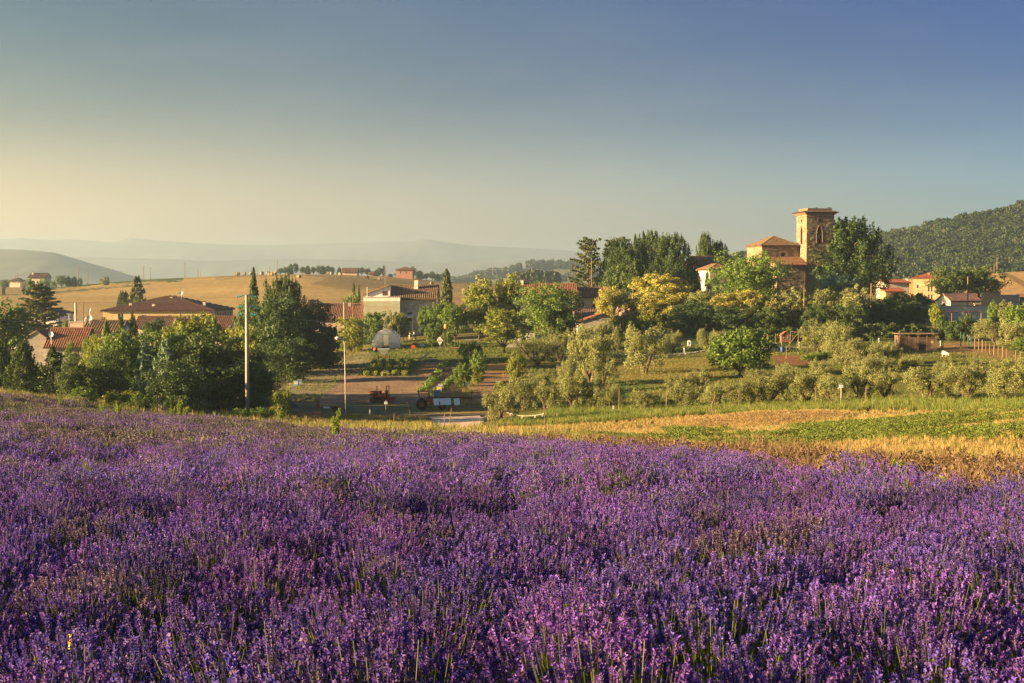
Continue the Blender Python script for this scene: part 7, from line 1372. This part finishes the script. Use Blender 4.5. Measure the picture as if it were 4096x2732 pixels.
p = gp(713, 416.8); o = put('purple_ribbon', MB().lathe([(.05, 0), (.075, .06), (.06, .14)], 10).mesh('purple_ribbon', paint('ribbon_purple', (.2, .05, .4), .7, .1, 4)), None, p+Vector((-.06, 0, .55))); tag(o, 'purple ribbon knotted round the stake by the straw mound', 'ribbon')
a, b = gp(506, 421), gp(546, 428.5); a = a+Vector((0, 0, .9)); b = b+Vector((-.15, 0, 1.3)); o = thing('marker_ribbon', 'sagging string with white rags between two stakes', 'string', a); mb = MB(); mb.tube([(b-a)*t+Vector((0, 0, -1.2*t*(1-t))) for t in np.linspace(0, 1, 12)], .012, 4); mb.build('string', M_WHITEP, o)
for t in (.12, .45, .78, .95): c = (b-a)*t+Vector((0, 0, -1.2*t*(1-t))); mb = MB(); mb.prism([(c.x-.05, c.y, c.z), (c.x+.07, c.y, c.z), (c.x+.04, c.y, c.z-.26), (c.x-.03, c.y, c.z-.2)], (0, 0, 0), (0, .01, 0)); mb.build('rag', M_WHITEP, o)
p = gp(709.8, 411.8); mb = MB(); q = gp(715, 412.2); mb.tube([(0, 0, .1), (q.x-p.x, q.y-p.y, 1.7)], .05, 7); o = mb.build('diagonal_brace', M_WOOD, None, p); tag(o, 'pale diagonal brace leaning on the fence stake in the grove', 'brace')
# paddock fence on the right
PF = [(960.7, 331.6, 349), (964, 333, 344.5), (968, 334.6, 345.3), (971.2, 335.7, 346.2), (974.8, 338.3, 349.8), (978.6, 338.4, 350.5), (982.3, 339.8, 351.5), (985.9, 341.3, 352.6), (989.7, 343.5, 354), (994, 345, 355.4), (998.3, 346.5, 356.6), (1002.6, 347, 357.8), (1006.8, 348.5, 359.2), (1015.8, 350.5, 361), (1020.3, 351.5, 362)]
for i, (u, vt, vb) in enumerate(PF):
    p = gp(u, vb); h = zrel(vt, p.y)-p.z; mb = MB(); mb.tube([(0, 0, -.2), (0, 0, h)], [.085, .075], 8); o = mb.build('fence_post', M_WOOD if i > 3 else M_GREENP, None, p); tag(o, 'paddock fence post, %s along from the pallet shed' % ORD[i], 'fence post', 'paddock fence posts')
GPp = [(872.8, 340, 346.5), (877.2, 339.8, 349.2), (890, 340, 346.2), (895, 340.5, 349.8), (941.5, 337.8, 348.5), (942.8, 338.5, 348.8), (871, 348.5, 354)]
for i, (u, vt, vb) in enumerate(GPp):
    p = gp(u, vb); h = zrel(vt, p.y)-p.z; mb = MB(); mb.tube([(0, 0, -.2), (0, 0, h)], [.08, .08], 8); mb.ball((0, 0, h), .09, 8, 5); o = mb.build('green_fence_post', M_GREENP, None, p); tag(o, 'dark green metal post, %s from the left by the pallet shed' % ORD[i], 'fence post', 'dark green posts')
# ---- pallet shed, sheep, tanks, playhouse
def pallet_shed():
    p = gp(900, 351.2); D = p.y; o = thing('pallet_shed', 'open shed made of grey wooden pallets in the paddock', 'shed', p); W_, H = m_at(D, 36.2), m_at(D, 17.2); r = random.Random(4); dp = 3.2
    for x in (0, W_*.25, W_*.5, W_*.745, W_): mb = MB(); mb.box(x-.07, x+.07, -.03, .1, -.2, H); mb.build('post', M_WOOD, o)
    for x in (0, W_): mb = MB(); mb.box(x-.07, x+.07, dp-.1, dp, -.2, H*.92); mb.build('post', M_WOOD, o)
    mb = MB(); mb.box(-.35, W_+.2, -.3, dp+.2, H+.003, H+.09); mb.build('roof', M_WOOD, o)
    sl = MB().box(-.5, .5, -.5, .5, -.5, .5).mesh('shed_slat', M_WOOD); bays = [(0.1, W_*.25-.09), (W_*.25+.09, W_*.5-.09), (W_*.5+.09, W_*.745-.09), (W_*.745+.09, W_-.09)]
    for bi, (xa, xb) in enumerate(bays):
        n = 13
        for j in range(n):
            if bi == 2 and j < 6: continue
            z = .12+j*(H*.80)/n; put('slat', sl, o, ((xa+xb)/2, .0, z+.05), (0, r.uniform(-.012, .012), 0), (xb-xa, .03, (.085 if bi != 3 or j > 5 else .12)*r.uniform(.8, 1.1)))
    for j in range(9): put('slat', sl, o, (-.09, .2+j*.34, H*.45), (0, 0, 0), (.03, .24, H*.9))
    mb = MB(); mb.box(.1, W_-.1, dp-.06, dp-.03, 0, H*.9); mb.build('back_wall', M_BROWNP, o); mb = MB(); mb.beam((W_*.5+.1, .02, H-.55), (W_*.5+.5, .02, H-.05), .06); mb.build('brace', M_WOOD, o)
    mb = MB(); mb.box(W_*.86, W_*.92, -.05, -.02, H*.48, H*.62); mb.build('yellow_tag', HY, o)
pallet_shed()
def sheep():
    p = gp(945, 357.4); o = thing('sheep', 'single white sheep grazing in the paddock', 'sheep', p, math.radians(25)); k = 1.15; wool = paint('wool', (.62, .55, .42), .95, .2, 9, bump=.6)
    J = [(.0, .38, .62), (.0, .05, .64), (.0, -.34, .62), (0, -.56, .60), (0, -.70, .42), (0, -.80, .26), (.12, .36, .42), (.12, .38, .26), (.12, .36, .02), (-.12, .36, .42), (-.12, .38, .26), (-.12, .36, .02), (.11, -.33, .42), (.11, -.33, .22), (.11, -.35, .02), (-.11, -.33, .42), (-.11, -.33, .22), (-.11, -.30, .02), (0, .52, .55)]
    E = [(0, 1), (1, 2), (2, 3), (3, 4), (4, 5), (0, 6), (6, 7), (7, 8), (0, 9), (9, 10), (10, 11), (2, 12), (12, 13), (13, 14), (2, 15), (15, 16), (16, 17), (0, 18)]; R = [.22, .26, .22, .14, .10, .06, .10, .05, .035, .10, .05, .035, .09, .045, .035, .09, .045, .035, .05]
    me = bpy.data.meshes.new('sheep_body'); me.from_pydata([tuple(c*k for c in j) for j in J], E, []); ob = put('body', me, o); ob.modifiers.new('skin', 'SKIN'); sv = me.skin_vertices[0].data
    for i, rr in enumerate(R): sv[i].radius = (rr*k, rr*k); sv[i].use_root = (i == 1)
    s = ob.modifiers.new('sub', 'SUBSURF'); s.levels = 1; s.render_levels = 2; me.materials.append(wool)
    for sx in (-1, 1): mb = MB(); mb.ball((sx*.11*k, -.62*k, .50*k), (.07, .03, .035), 7, 4); mb.build('ear', wool, o)
sheep()
def ibc(label, u, v):
    p = gp(u, v); o = thing('water_tank', label, 'water tank', p, .1); mb = MB(); mb.box(-.6, .6, -.5, .5, 0, .14); mb.build('pallet', M_WOOD, o); mb = MB(); mb.box(-.55, .55, -.45, .45, .143, 1.12); mb.cyl((0, 0, 1.12), .13, .06, 12); mb.build('tank', paint('tank_white', (.60, .64, .66), .4, .06, 2), o)
    for z in (.3, .6, .9, 1.14): mb = MB(); mb.tube([(-.59, -.49, z), (.59, -.49, z), (.59, .49, z), (-.59, .49, z), (-.59, -.49, z)], .018, 4); mb.build('cage_bar', M_METAL, o)
    for k in range(5): mb = MB(); mb.tube([(-.59+.295*k, -.492, .14), (-.59+.295*k, -.492, 1.15)], .018, 4); mb.build('cage_bar', M_METAL, o)
ibc('white caged water tank partly hidden by the fig tree', 765, 350.5); ibc('white caged water tank left of the blue barrel', 773.3, 350.2)
p = gp(782.2, 352.3); o = thing('blue_barrel', 'dark blue plastic barrel beside the white tanks', 'barrel', p); mb = MB(); mb.lathe([(0, 0), (.28, 0), (.31, .1), (.31, .8), (.27, .92), (0, .93)], 16); mb.build('barrel', paint('barrel_blue', (.03, .07, .28), .5, .1, 2), o, smooth=True); mb = MB(); mb.cyl((0, 0, .55), .32, .05, 16); mb.build('hoop', HB, o)
def playhouse():
    p = gp(785.6, 343.3); o = thing('playhouse', 'little brown wooden playhouse with red roof under the hedge', 'playhouse', p); w, h = .78, 1.25; mb = MB(); mb.box(-w, w, 0, 1.3, .15, h+.15); mb.prism([(-w, 0, h+.15), (w, 0, h+.15), (0, 0, h+.75)], (0, 0, 0), (0, 1.3, 0)); mb.build('wall', paint('playhouse_wood', (.20, .10, .06), .85, .2, 3), o)
    for sd in (-1, 1):
        mb = MB(); mb.prism([(sd*(w+.15), -.15, h+.02), (0, -.15, h+.80), (0, 1.45, h+.80), (sd*(w+.15), 1.45, h+.02)], (0, 0, .02), (0, 0, .08)); mb.build('roof', R_BRIGHT, o)
        mb = MB(); mb.box(sd*.36-.2, sd*.36+.2, -.03, -.003, .75, 1.2); wi = mb.build('window', M_DARK, o); mb = MB(); mb.box(sd*.36-.02, sd*.36+.02, -.045, -.032, .75, 1.2); mb.box(sd*.36-.2, sd*.36+.2, -.045, -.032, .96, 1.0); mb.build('bars', M_WHITEP, wi)
    for x in (-.6, .6): mb = MB(); mb.box(x-.06, x+.06, .1, 1.2, 0, .148); mb.build('skid', M_WOOD, o)
    mb = MB(); mb.beam((.55, -.1, .4), (.75, -.6, .02), .3, .04); mb.build('ramp', M_WOOD, o)
playhouse()
WP = [(760, 335.4, 346, 'first of the four poles behind the white tanks'), (767.4, 334, 346, 'second of the four poles behind the white tanks'), (775.3, 333, 346, 'third of the four poles behind the white tanks'), (781.8, 333.6, 346.3, 'pole at the left corner of the playhouse'), (786.3, 345.8, 359, 'stake in the garden bed below the blue barrel'), (802, 340.2, 349, 'leaning stake right of the swing frame')]
for u, vt, vb, lb in WP: p = gp(u, vb); h = zrel(vt, p.y)-p.z; mb = MB(); mb.tube([(0, 0, -.2), (.03, 0, h)], [.07, .055], 8); o = mb.build('wooden_pole', M_WOOD, None, p); tag(o, lb, 'pole', 'garden poles')
p = gp(795, 346.4); o = thing('swing_frame', 'wooden A-shaped swing frame right of the playhouse', 'swing frame', p); hh = zrel(331.5, p.y)-p.z
for a, b in (((-.9, 0, 0), (-.55, .9, hh*1.0)), ((-.5, 1.8, 0), (-.55, .9, hh)), ((-1.3, -.4, 0), (.75, .8, hh*.92)), ((.6, 0, 0), (.75, .8, hh*.92)), ((.7, 1.6, 0), (.75, .8, hh*.92))): mb = MB(); mb.tube([a, b], .075, 8); mb.build('leg', M_WOOD, o)
mb = MB(); mb.tube([(-.7, .9, hh), (.9, .8, hh*.93)], .075, 8); mb.build('top_beam', M_WOOD, o)
def lantern(label, u, v, k=1.0):
    p = gp(u, v); o = thing('garden_lantern', label, 'lantern', p, 0, 'white garden lanterns', (k, k, k)); mb = MB(); mb.lathe([(.16, 0), (.16, .06), (.05, .1), (.05, .5), (.14, .55), (.14, .6)], 10); mb.build('stem', M_WHITEP, o); mb = MB(); mb.box(-.1, .1, -.1, .1, .6, .82); mb.build('lamp', M_DISH, o); mb = MB(); mb.lathe([(.2, .82), (.02, 1.02), (0, 1.03)], 8); mb.build('roof', M_WHITEP, o)
lantern('white garden lantern left of the pallet shed', 878.8, 342.5, .8); lantern('white garden lantern right of the pallet shed', 940.6, 345.4, .8); lantern('white lantern on the stone border near the swing frame', 799.3, 347.4, .9); lantern('small white lantern on the curved stone border', 684.3, 353.2, .9)
p = gp(689.2, 346.4); o = thing('white_shrine', 'little white round-topped shrine by the dark hedge', 'shrine', p); mb = MB(); mb.prism([(-.3, 0, 0), (.3, 0, 0)] + [(.3*math.cos(t), 0, .8+.3*math.sin(t)) for t in np.linspace(0, math.pi, 8)], (0, 0, 0), (0, .3, 0)); mb.build('body', M_WHITEP, o); mb = MB(); mb.box(-.14, .14, -.01, -.003, .35, .8); mb.build('niche', HB, o)
# stone borders
def border(name, label, pts, n):
    P = [gp(u, v) for u, v in pts]; o = thing(name, label, 'stone border', P[0]); r = random.Random(6); sm = []
    for q in range(4):
        mb = MB(); mb.ball((0, 0, 0), (r.uniform(.18, .3), r.uniform(.16, .22), r.uniform(.12, .18)), 7, 5); sm.append(mb.mesh('border_rock', paint('pale_rock%d' % q, (.46, .42, .36), .9, .2, 3)))
    for i in range(n):
        t = i/(n-1)*(len(P)-1); k = min(int(t), len(P)-2); q = P[k].lerp(P[k+1], t-k); put('stone', sm[i % 4], o, (q.x-P[0].x+r.uniform(-.08, .08), q.y-P[0].y+r.uniform(-.15, .15), float(gz(q.x, q.y))-P[0].z+.06), (r.uniform(-.3, .3), 0, r.uniform(0, 6)))
border('stone_border', 'low curved border of pale stones across the orchard lawn', [(617, 354), (634, 355.6), (660, 356), (678, 355), (700, 352.2), (706, 351)], 70); border('stone_border', 'straight border of pale stones by the swing frame', [(786, 348.6), (806, 347.8), (826, 347.6)], 40)
# white balustrades by the mauve house
def balustrade(label, u0, u1, v, hpx, D):
    a, b = gd(u0, D), gd(u1, D); o = thing('white_balustrade', label, 'fence', a); L = b.x-a.x; h = m_at(D, hpx); n = int(L/.24); zb = zrel(v, D)-a.z
    mb = MB(); mb.box(0, L, -.12, .12, -1, zb); mb.build('base_wall', W_GREY, o); mb = MB(); mb.box(0, L, -.09, .09, zb+h-.09, zb+h); mb.build('top_rail', M_WHITEP, o); sm = MB().lathe([(.06, 0), (.08, h*.3), (.04, h*.55), (.07, h-.095)], 8).mesh('baluster', M_WHITEP)
    for i in range(n): put('baluster', sm, o, ((i+.5)*L/n, 0, zb+.002))
balustrade('white baluster fence right of the large shaded tree', 557, 571, 340.4, 4.6, 258); balustrade('white baluster fence left of the garden gate', 503, 523, 341.5, 4.2, 258)
p = gd(529.5, 256); o = thing('white_gate', 'white slatted garden gate before the mauve house', 'gate', p); z0 = zrel(343.8, 256)-p.z; h = m_at(256, 10.5)
for k in range(11): mb = MB(); mb.box(-.98+k*.18, -.87+k*.18, -.02, .02, z0, z0+h); mb.build('slat', M_WHITEP, o)
for z in (.15, .8): mb = MB(); mb.box(-1, 1, .021, .06, z0+h*z, z0+h*z+.1); mb.build('rail', M_WHITEP, o)
# firewood shelter and chairs by the cemetery wall
def wood_shelter():
    p = gp(961, 323.2, 200, 400) if False else gd(960, 268); o = thing('firewood_shelter', 'long rough shelter stacked with firewood below the cemetery wall', 'shelter', p); W_ = m_at(268, 21); h = zrel(311.8, 268)-p.z; r = random.Random(2)
    for x in (-W_, -W_*.4, W_*.3, W_): mb = MB(); mb.tube([(x, 0, -.2), (x+.05, 0, h-.1)], .08, 7); mb.build('post', M_WOOD, o)
    mb = MB(); mb.bbox((0, 1.0, h), (W_*2.1, 2.6, .08), Matrix.Rotation(-.05, 3, 'X')); mb.build('roof', M_RUST, o); lg = MB().cyl((0, 0, 0), .14, 1.1, 7, axis='y').mesh('stacked_wood', paint('stacked_wood', (.15, .09, .06), .9, .3, 3, objvar=.4))
    for i in range(28):
        for j in range(7): put('firewood_log', lg, o, (-W_+.2+i*(2*W_-.4)/27+.1*(j % 2), r.uniform(0, .25), .14+.26*j))
wood_shelter()
def chair(label, u, v, mat, D):
    p = gd(u, D); o = thing('garden_chair', label, 'chair', p, random.uniform(-.4, .4), 'garden chairs')
    for x in (-.22, .22):
        for y in (-.2, .2): mb = MB(); mb.beam((x*1.1, y*1.1, 0), (x, y, .44), .045); mb.build('leg', M_WHITEP, o)
        mb = MB(); mb.beam((x*1.15, -.25, .62), (x*1.15, .25, .66), .05); mb.build('armrest', M_WHITEP, o)
    mb = MB(); mb.box(-.25, .25, -.24, .24, .44, .48); mb.build('seat', mat, o); mb = MB(); mb.bbox((0, .27, .72), (.5, .04, .5), Matrix.Rotation(-.2, 3, 'X')); mb.build('backrest', mat, o)
chair('white plastic garden chair, left of two by the firewood', 968.5, 0, M_WHITEP, 252); chair('red-backed garden chair, right of two by the firewood', 971.8, 0, W_SALMON, 251)
# gravel heap, straw mound
p = gp(290, 407.4); r_ = np.random.default_rng(3)
def heap(name, label, u, v, w, d, h, mat, seed, cat):
    p = gp(u, v); n, m = 28, 12; r = np.random.default_rng(seed); V = [(0, 0, h)]; F = []
    for i in range(1, m+1):
        for k in range(n): t = i/m; a = 6.283*k/n; rr = t*(1+.12*math.sin(3*a+seed)+.07*math.sin(7*a)); zz = h*(1-t**1.25)*(1+.12*math.sin(5*a+i)+r.normal(0, .05)); x, y = w*rr*math.cos(a), d*rr*math.sin(a); V.append((x, y, (zz if i < m else -.1)+float(gz(p.x+x, p.y+y))-p.z))
    F = [(0, 1+k, 1+(k+1) % n) for k in range(n)] + [(1+(i-1)*n+k, 1+i*n+k, 1+i*n+(k+1) % n, 1+(i-1)*n+(k+1) % n) for i in range(1, m) for k in range(n)]
    me = bpy.data.meshes.new(name); me.from_pydata(V, [], F); me.materials.append(mat); o = put(name, me, None, p); tag(o, label, cat)
heap('gravel_heap', 'dark grey gravel heap beside the yellow-green bush', 290, 407.4, 1.0, .8, .75, paint('dark_gravel', (.10, .10, .11), .95, .3, 5, bump=.8), 2, 'gravel heap'); heap('straw_mound', 'long low mound of cut straw in the near field', 758, 419.5, 7.4, 6.0, .5, paint('cut_straw', (.34, .21, .09), .95, .35, 2.2, c2=(.46, .31, .13), bump=1.0, bscale=7, stretch=(.5, 1, 1)), 7, 'straw mound')

# ================================================================== grass, weeds and stones
def tuft(name, seed, mat, n=26, h=.35, spread=.16, w=.012, lean=.5):
    r = np.random.default_rng(seed); a = r.uniform(0, 6.28, n); q = r.uniform(0, 1, n); B = np.stack([np.cos(a)*q*spread, np.sin(a)*q*spread, np.zeros(n)], 1); L = h*r.uniform(.5, 1.2, n)
    tip = B+np.stack([np.cos(a)*lean*L*q, np.sin(a)*lean*L*q, L], 1)+r.normal(0, .03, (n, 3)); sd = unit(np.cross(tip-B, r.normal(0, 1, (n, 3))))*w; V = np.stack([B-sd, B+sd, tip+sd*.2, tip-sd*.2], 1).reshape(-1, 3)
    return np_mesh(name, V, np.arange(4*n).reshape(n, 4), [mat], {'rnd': ('POINT', 'FLOAT', np.repeat(r.uniform(0, 1, n), 4))})
def leafy(name, seed, mat, h=.3, w=.3, n=70, size=.04):
    r = np.random.default_rng(seed); C = np.stack([r.normal(0, w*.4, 7), r.normal(0, w*.4, 7), r.uniform(.3, .9, 7)*h], 1); return crown_mesh(name, [(leaves(r, C, np.full((7, 3), .09), n//7, size, out=.6, asp=.5, up=.5), 0)], [mat])
G_DRY = leaf_mat('grass_dry', (.40, .29, .11), (.60, .45, .18), .35, .15); G_GREEN = leaf_mat('grass_green', (.085, .14, .02), (.19, .24, .045), .3, .15); G_MIX = leaf_mat('grass_mixed', (.19, .19, .045), (.34, .29, .09), .3, .15); G_LUC = leaf_mat('lucerne_leaf', (.10, .155, .025), (.20, .245, .05), .3, .2); G_DEAD = leaf_mat('dead_shrub', (.13, .085, .045), (.24, .165, .09), .2, .2); G_WEED = leaf_mat('weed_leaf', (.16, .24, .02), (.30, .36, .05), .4, .1)
def fill(name, poly, n, variants, s0, s1, label, cat, seed, lift=0.0, dens=None, thr=-9, ns=.25, holes=()):
    P = [gp(u, v, 3, 330) for u, v in poly]; w = [(q.x, q.y) for q in P]; r = np.random.default_rng(seed); x0, x1 = min(q[0] for q in w), max(q[0] for q in w); y0, y1 = min(q[1] for q in w), max(q[1] for q in w)
    x = r.uniform(x0, x1, n*4); y = r.uniform(y0, y1, n*4); k = inpoly(x, y, w) & (snoise(x, y, ns, seed+1)+r.normal(0, .15, n*4) > thr); 
    for ho in holes: k &= ~inpoly(x, y, [(q.x, q.y) for q in (gp(u, v, 3, 330) for u, v in ho)])
    x, y = x[k][:n], y[k][:n]; m = len(x); z = gz(x, y)
    s = r.uniform(s0, s1, m); scatter(name, np.stack([x, y, z], 1), np.stack([np.zeros(m), np.zeros(m), r.uniform(0, 6.28, m)], 1), np.stack([s, s, s*r.uniform(.8, 1.3, m)], 1), r.integers(0, len(variants), m), variants, label, cat)
DRY = [tuft('dry_tuft%d' % k, 400+k, G_DRY, 24, .32) for k in range(3)]; MIX = [tuft('mixed_tuft%d' % k, 410+k, G_MIX, 26, .34) for k in range(3)]; GRN = [tuft('green_tuft%d' % k, 420+k, G_GREEN, 26, .34, lean=.7) for k in range(3)]; LUC = [leafy('lucerne%d' % k, 430+k, G_LUC) for k in range(3)]
DEAD = [leafy('dead_clump%d' % k, 440+k, G_DEAD, .32, .42, 150, .035) for k in range(3)] + [tuft('dead_tuft%d' % k, 450+k, G_DEAD, 60, .36, .2, .006, .9) for k in range(2)]
fill('straw_stubble', [(470, 428), (655, 455), (1024, 494), (1200, 512), (1200, 396), (1024, 402), (700, 412), (520, 424)], 18000, DRY + MIX[:2], .35, .8, 'short dry straw and stubble in the near field', 'grass', 51)
fill('lucerne', [(660, 431), (760, 432), (900, 420), (1024, 405), (1200, 398), (1200, 436), (1024, 440), (850, 444), (700, 443)], 5200, LUC, .6, 1.25, 'patches of bright green lucerne in the near field', 'lucerne', 52, thr=.05, ns=.22)
fill('lucerne', [(520, 434), (620, 437), (700, 440), (820, 447), (800, 450), (640, 443)], 1200, LUC, .7, 1.2, 'thin green growth along the stony lavender margin', 'lucerne', 53, thr=-.1)
fill('verge_grass', [(480, 428), (560, 410), (690, 404), (900, 402), (1100, 396), (1100, 404), (900, 411), (700, 416), (560, 426)], 9000, GRN + MIX[:1], .7, 1.7, 'tall green grass along the foot of the olive grove', 'grass', 54)
fill('verge_grass', [(170, 416), (300, 414), (430, 418), (440, 431), (300, 428), (200, 420)], 7500, MIX + DRY[:1], .4, 1.0, 'dry yellow-green grass between lavender and road', 'grass', 55)
fill('lavender_edge_grass', [(-20, 392), (60, 398), (140, 408), (220, 415), (300, 422), (370, 426), (470, 429), (540, 436), (600, 443), (600, 452), (540, 446), (470, 440), (370, 437), (300, 433), (220, 425), (140, 418), (60, 408), (-20, 402)], 2200, MIX + GRN[:1] + DRY[:1], .9, 2.0, 'straggling grass along the far edge of the lavender', 'grass', 59, thr=-.1)
fill('meadow_grass', [(262, 404), (296, 378), (345, 345), (560, 342), (900, 350), (1030, 356), (1030, 398), (700, 404), (480, 410), (430, 412)], 15000, MIX + GRN, .4, .9, 'grass of the allotments and the olive grove', 'grass', 56, thr=-.35, holes=([(345, 376), (411, 376), (425, 362), (452, 362), (462, 360), (450, 397), (428, 400), (420, 404), (340, 403), (318, 402)], [(480, 377), (488, 364), (512, 363), (508, 380), (500, 398), (470, 401)], [(774, 356), (825, 354), (828, 364), (776, 366)], [(300, 402), (425, 402), (425, 412), (300, 414)]))
fill('dead_lavender', [(520, 441), (655, 457), (800, 477), (1024, 499), (1200, 516), (1200, 475), (1024, 470), (850, 461), (700, 453), (560, 440)], 1100, DEAD, .8, 1.7, 'brown withered lavender clumps on the stony margin', 'withered lavender', 57)
pm = gp(758, 419.5); rm_ = np.random.default_rng(91); am_ = rm_.uniform(0, 6.28, 2600); tm_ = np.sqrt(rm_.uniform(0, 1.1, 2600)); xm_, ym_ = 7.4*tm_*np.cos(am_), 6.0*tm_*np.sin(am_)
FLATT = [tuft('straw_litter%d' % k, 460+k, G_DRY, 30, .16, .3, .010, 2.2) for k in range(2)] + [tuft('straw_litter_brown%d' % k, 465+k, G_DEAD, 30, .14, .3, .010, 2.2) for k in range(2)]
scatter('straw_litter', np.stack([pm.x+xm_, pm.y+ym_, gz(pm.x+xm_, pm.y+ym_)+.5*np.clip(1-tm_**1.25, 0, 1)*.95], 1), np.stack([np.zeros(2600), np.zeros(2600), rm_.uniform(0, 6.28, 2600)], 1), np.tile(rm_.uniform(.7, 1.5, 2600)[:, None], (1, 3)), rm_.integers(0, 4, 2600), FLATT, 'loose straw lying over the low mound', 'straw')
ROCK = []
for k in range(3):
    mb = MB(); mb.ball((0, 0, .02), (.07, .05, .035), 6, 4); ROCK.append(mb.mesh('field_stone%d' % k, paint('field_stone%d' % k, (.42, .36, .27), .95, .2, 5)))
fill('field_stones', [(560, 442), (655, 458), (800, 478), (1024, 500), (1200, 516), (1200, 468), (1024, 464), (850, 457), (700, 449)], 5000, ROCK, .5, 1.7, 'pale stones strewn over the bare field margin', 'stones', 58)
# weeds standing above the lavender
def weed(label, u, vt, vb, w=.5, D=None, seed=1):
    p = gp(u, vb, 3, 330, .35) if D is None else gd(u, D); p.z = float(gz(p.x, p.y)); h = zrel(vt, p.y)-p.z; o = thing('tall_weed', label, 'weed', p, 0, 'tall weeds'); r = np.random.default_rng(seed); mb = MB(); C = []
    for k in range(6):
        a = k*1.05+r.uniform(0, 1); hh = h*r.uniform(.6, 1.0); b = np.array([math.cos(a)*w*.35, math.sin(a)*w*.35, hh]); mb.tube([(0, 0, 0), tuple(b*.55), tuple(b)], [.014, .01, .004], 5)
        for t in np.linspace(.25, 1.0, 12): C.append(b*t*np.array([1, 1, 1]))
    mb.build('stem', paint('weed_stem', (.16, .22, .04), .8, .2, 4), o); C = np.array(C); put('foliage', crown_mesh('weed_leaves', [(leaves(r, C, np.full((len(C), 3), .06*max(1, h/1.3)), 12, .045*max(1, h/1.4), out=.5, asp=.4), 0)], [G_WEED]), o)
for i, (u, vt, vb, lb) in enumerate([(60.7, 394.6, 408, 'slim bright weed at the lavender edge under the juniper'), (102, 400.5, 414, 'bright weed in lavender before the wide sunlit bush'), (118.4, 399.5, 416, 'bright weed right of its twin before the sunlit bush'), (180, 395.5, 418, 'tallest bright weed near the brown road sign'), (186, 403.5, 418, 'shorter weed beside the tallest one by the sign'), (172.5, 406, 417, 'small weed left of the tallest one by the sign'), (202.5, 411, 419, 'tiny bright weed left of the road marker'), (279.6, 408, 424, 'bright weed below the yellow-green bush'), (336, 409.5, 441, 'large bright green weed standing in front of the street lamp'), (904, 461, 484, 'leafy green weed in the stony margin at the right'), (720, 456, 470, 'green weed at the lavender margin below the straw mound'), (952, 480, 500, 'green weed standing in lavender at the right edge')]): weed(lb, u, vt, vb, .55, seed=i)
for i, (u, v) in enumerate([(908, 492), (911, 495), (914, 490.5), (917, 493), (920, 496), (924, 491.5)]):
    p = gp(u, v, 3, 330, .45); b = Vector((p.x, p.y, float(gz(p.x, p.y)))); h = p.z-b.z+.45+.12; o = thing('poppy', 'red poppy in the lavender, %s of the little group' % ORD[i], 'poppy', b, 0, 'red poppies'); mb = MB(); mb.tube([(0, 0, 0), (.01, 0, h+.05)], .004, 5); mb.build('stem', G_GREEN, o); mb = MB(); mb.lathe([(.004, h+.05), (.022, h+.06), (.032, h+.085)], 8); mb.build('petals', paint('poppy_red', (.32, .015, .015), .6, .1, 9), o)
p = gp(67, 668, 3, 30, .5); b = Vector((p.x, p.y, float(gz(p.x, p.y)))); o = thing('yellow_flower', 'yellow flower spike among the lavender at the lower left', 'flower', b); mb = MB(); mb.tube([(0, 0, 0), (.02, 0, .35), (.03, 0, .68)], .005, 5); mb.build('stem', G_GREEN, o); r_ = np.random.default_rng(5); put('blossoms', crown_mesh('yellow_blossoms', [(leaves(r_, np.array([[.025, 0, .48+.025*k] for k in range(9)]), np.full((9, 3), .018), 9, .012, asp=.8), 0)], [leaf_mat('yellow_petal', (.65, .45, .02), (.8, .65, .05), .3)]), o)
# ================================================================== air
def build_haze():
    mb = MB(); mb.box(-16500, 16500, -16500, 16500, CZ-64, CZ+250)
    m = bpy.data.materials.new('summer_haze'); m.use_nodes = True; nt = m.node_tree; nt.nodes.clear()
    pv = nn(nt, 'ShaderNodeVolumePrincipled'); pv.inputs['Color'].default_value = (0.53, 0.76, 0.95, 1); pv.inputs['Density'].default_value = 1.8e-4; pv.inputs['Anisotropy'].default_value = 0.4
    out = nn(nt, 'ShaderNodeOutputMaterial'); nt.links.new(pv.outputs[0], out.inputs['Volume'])
    o = mb.build('haze', m); tag(o, kind='stuff')
build_haze()
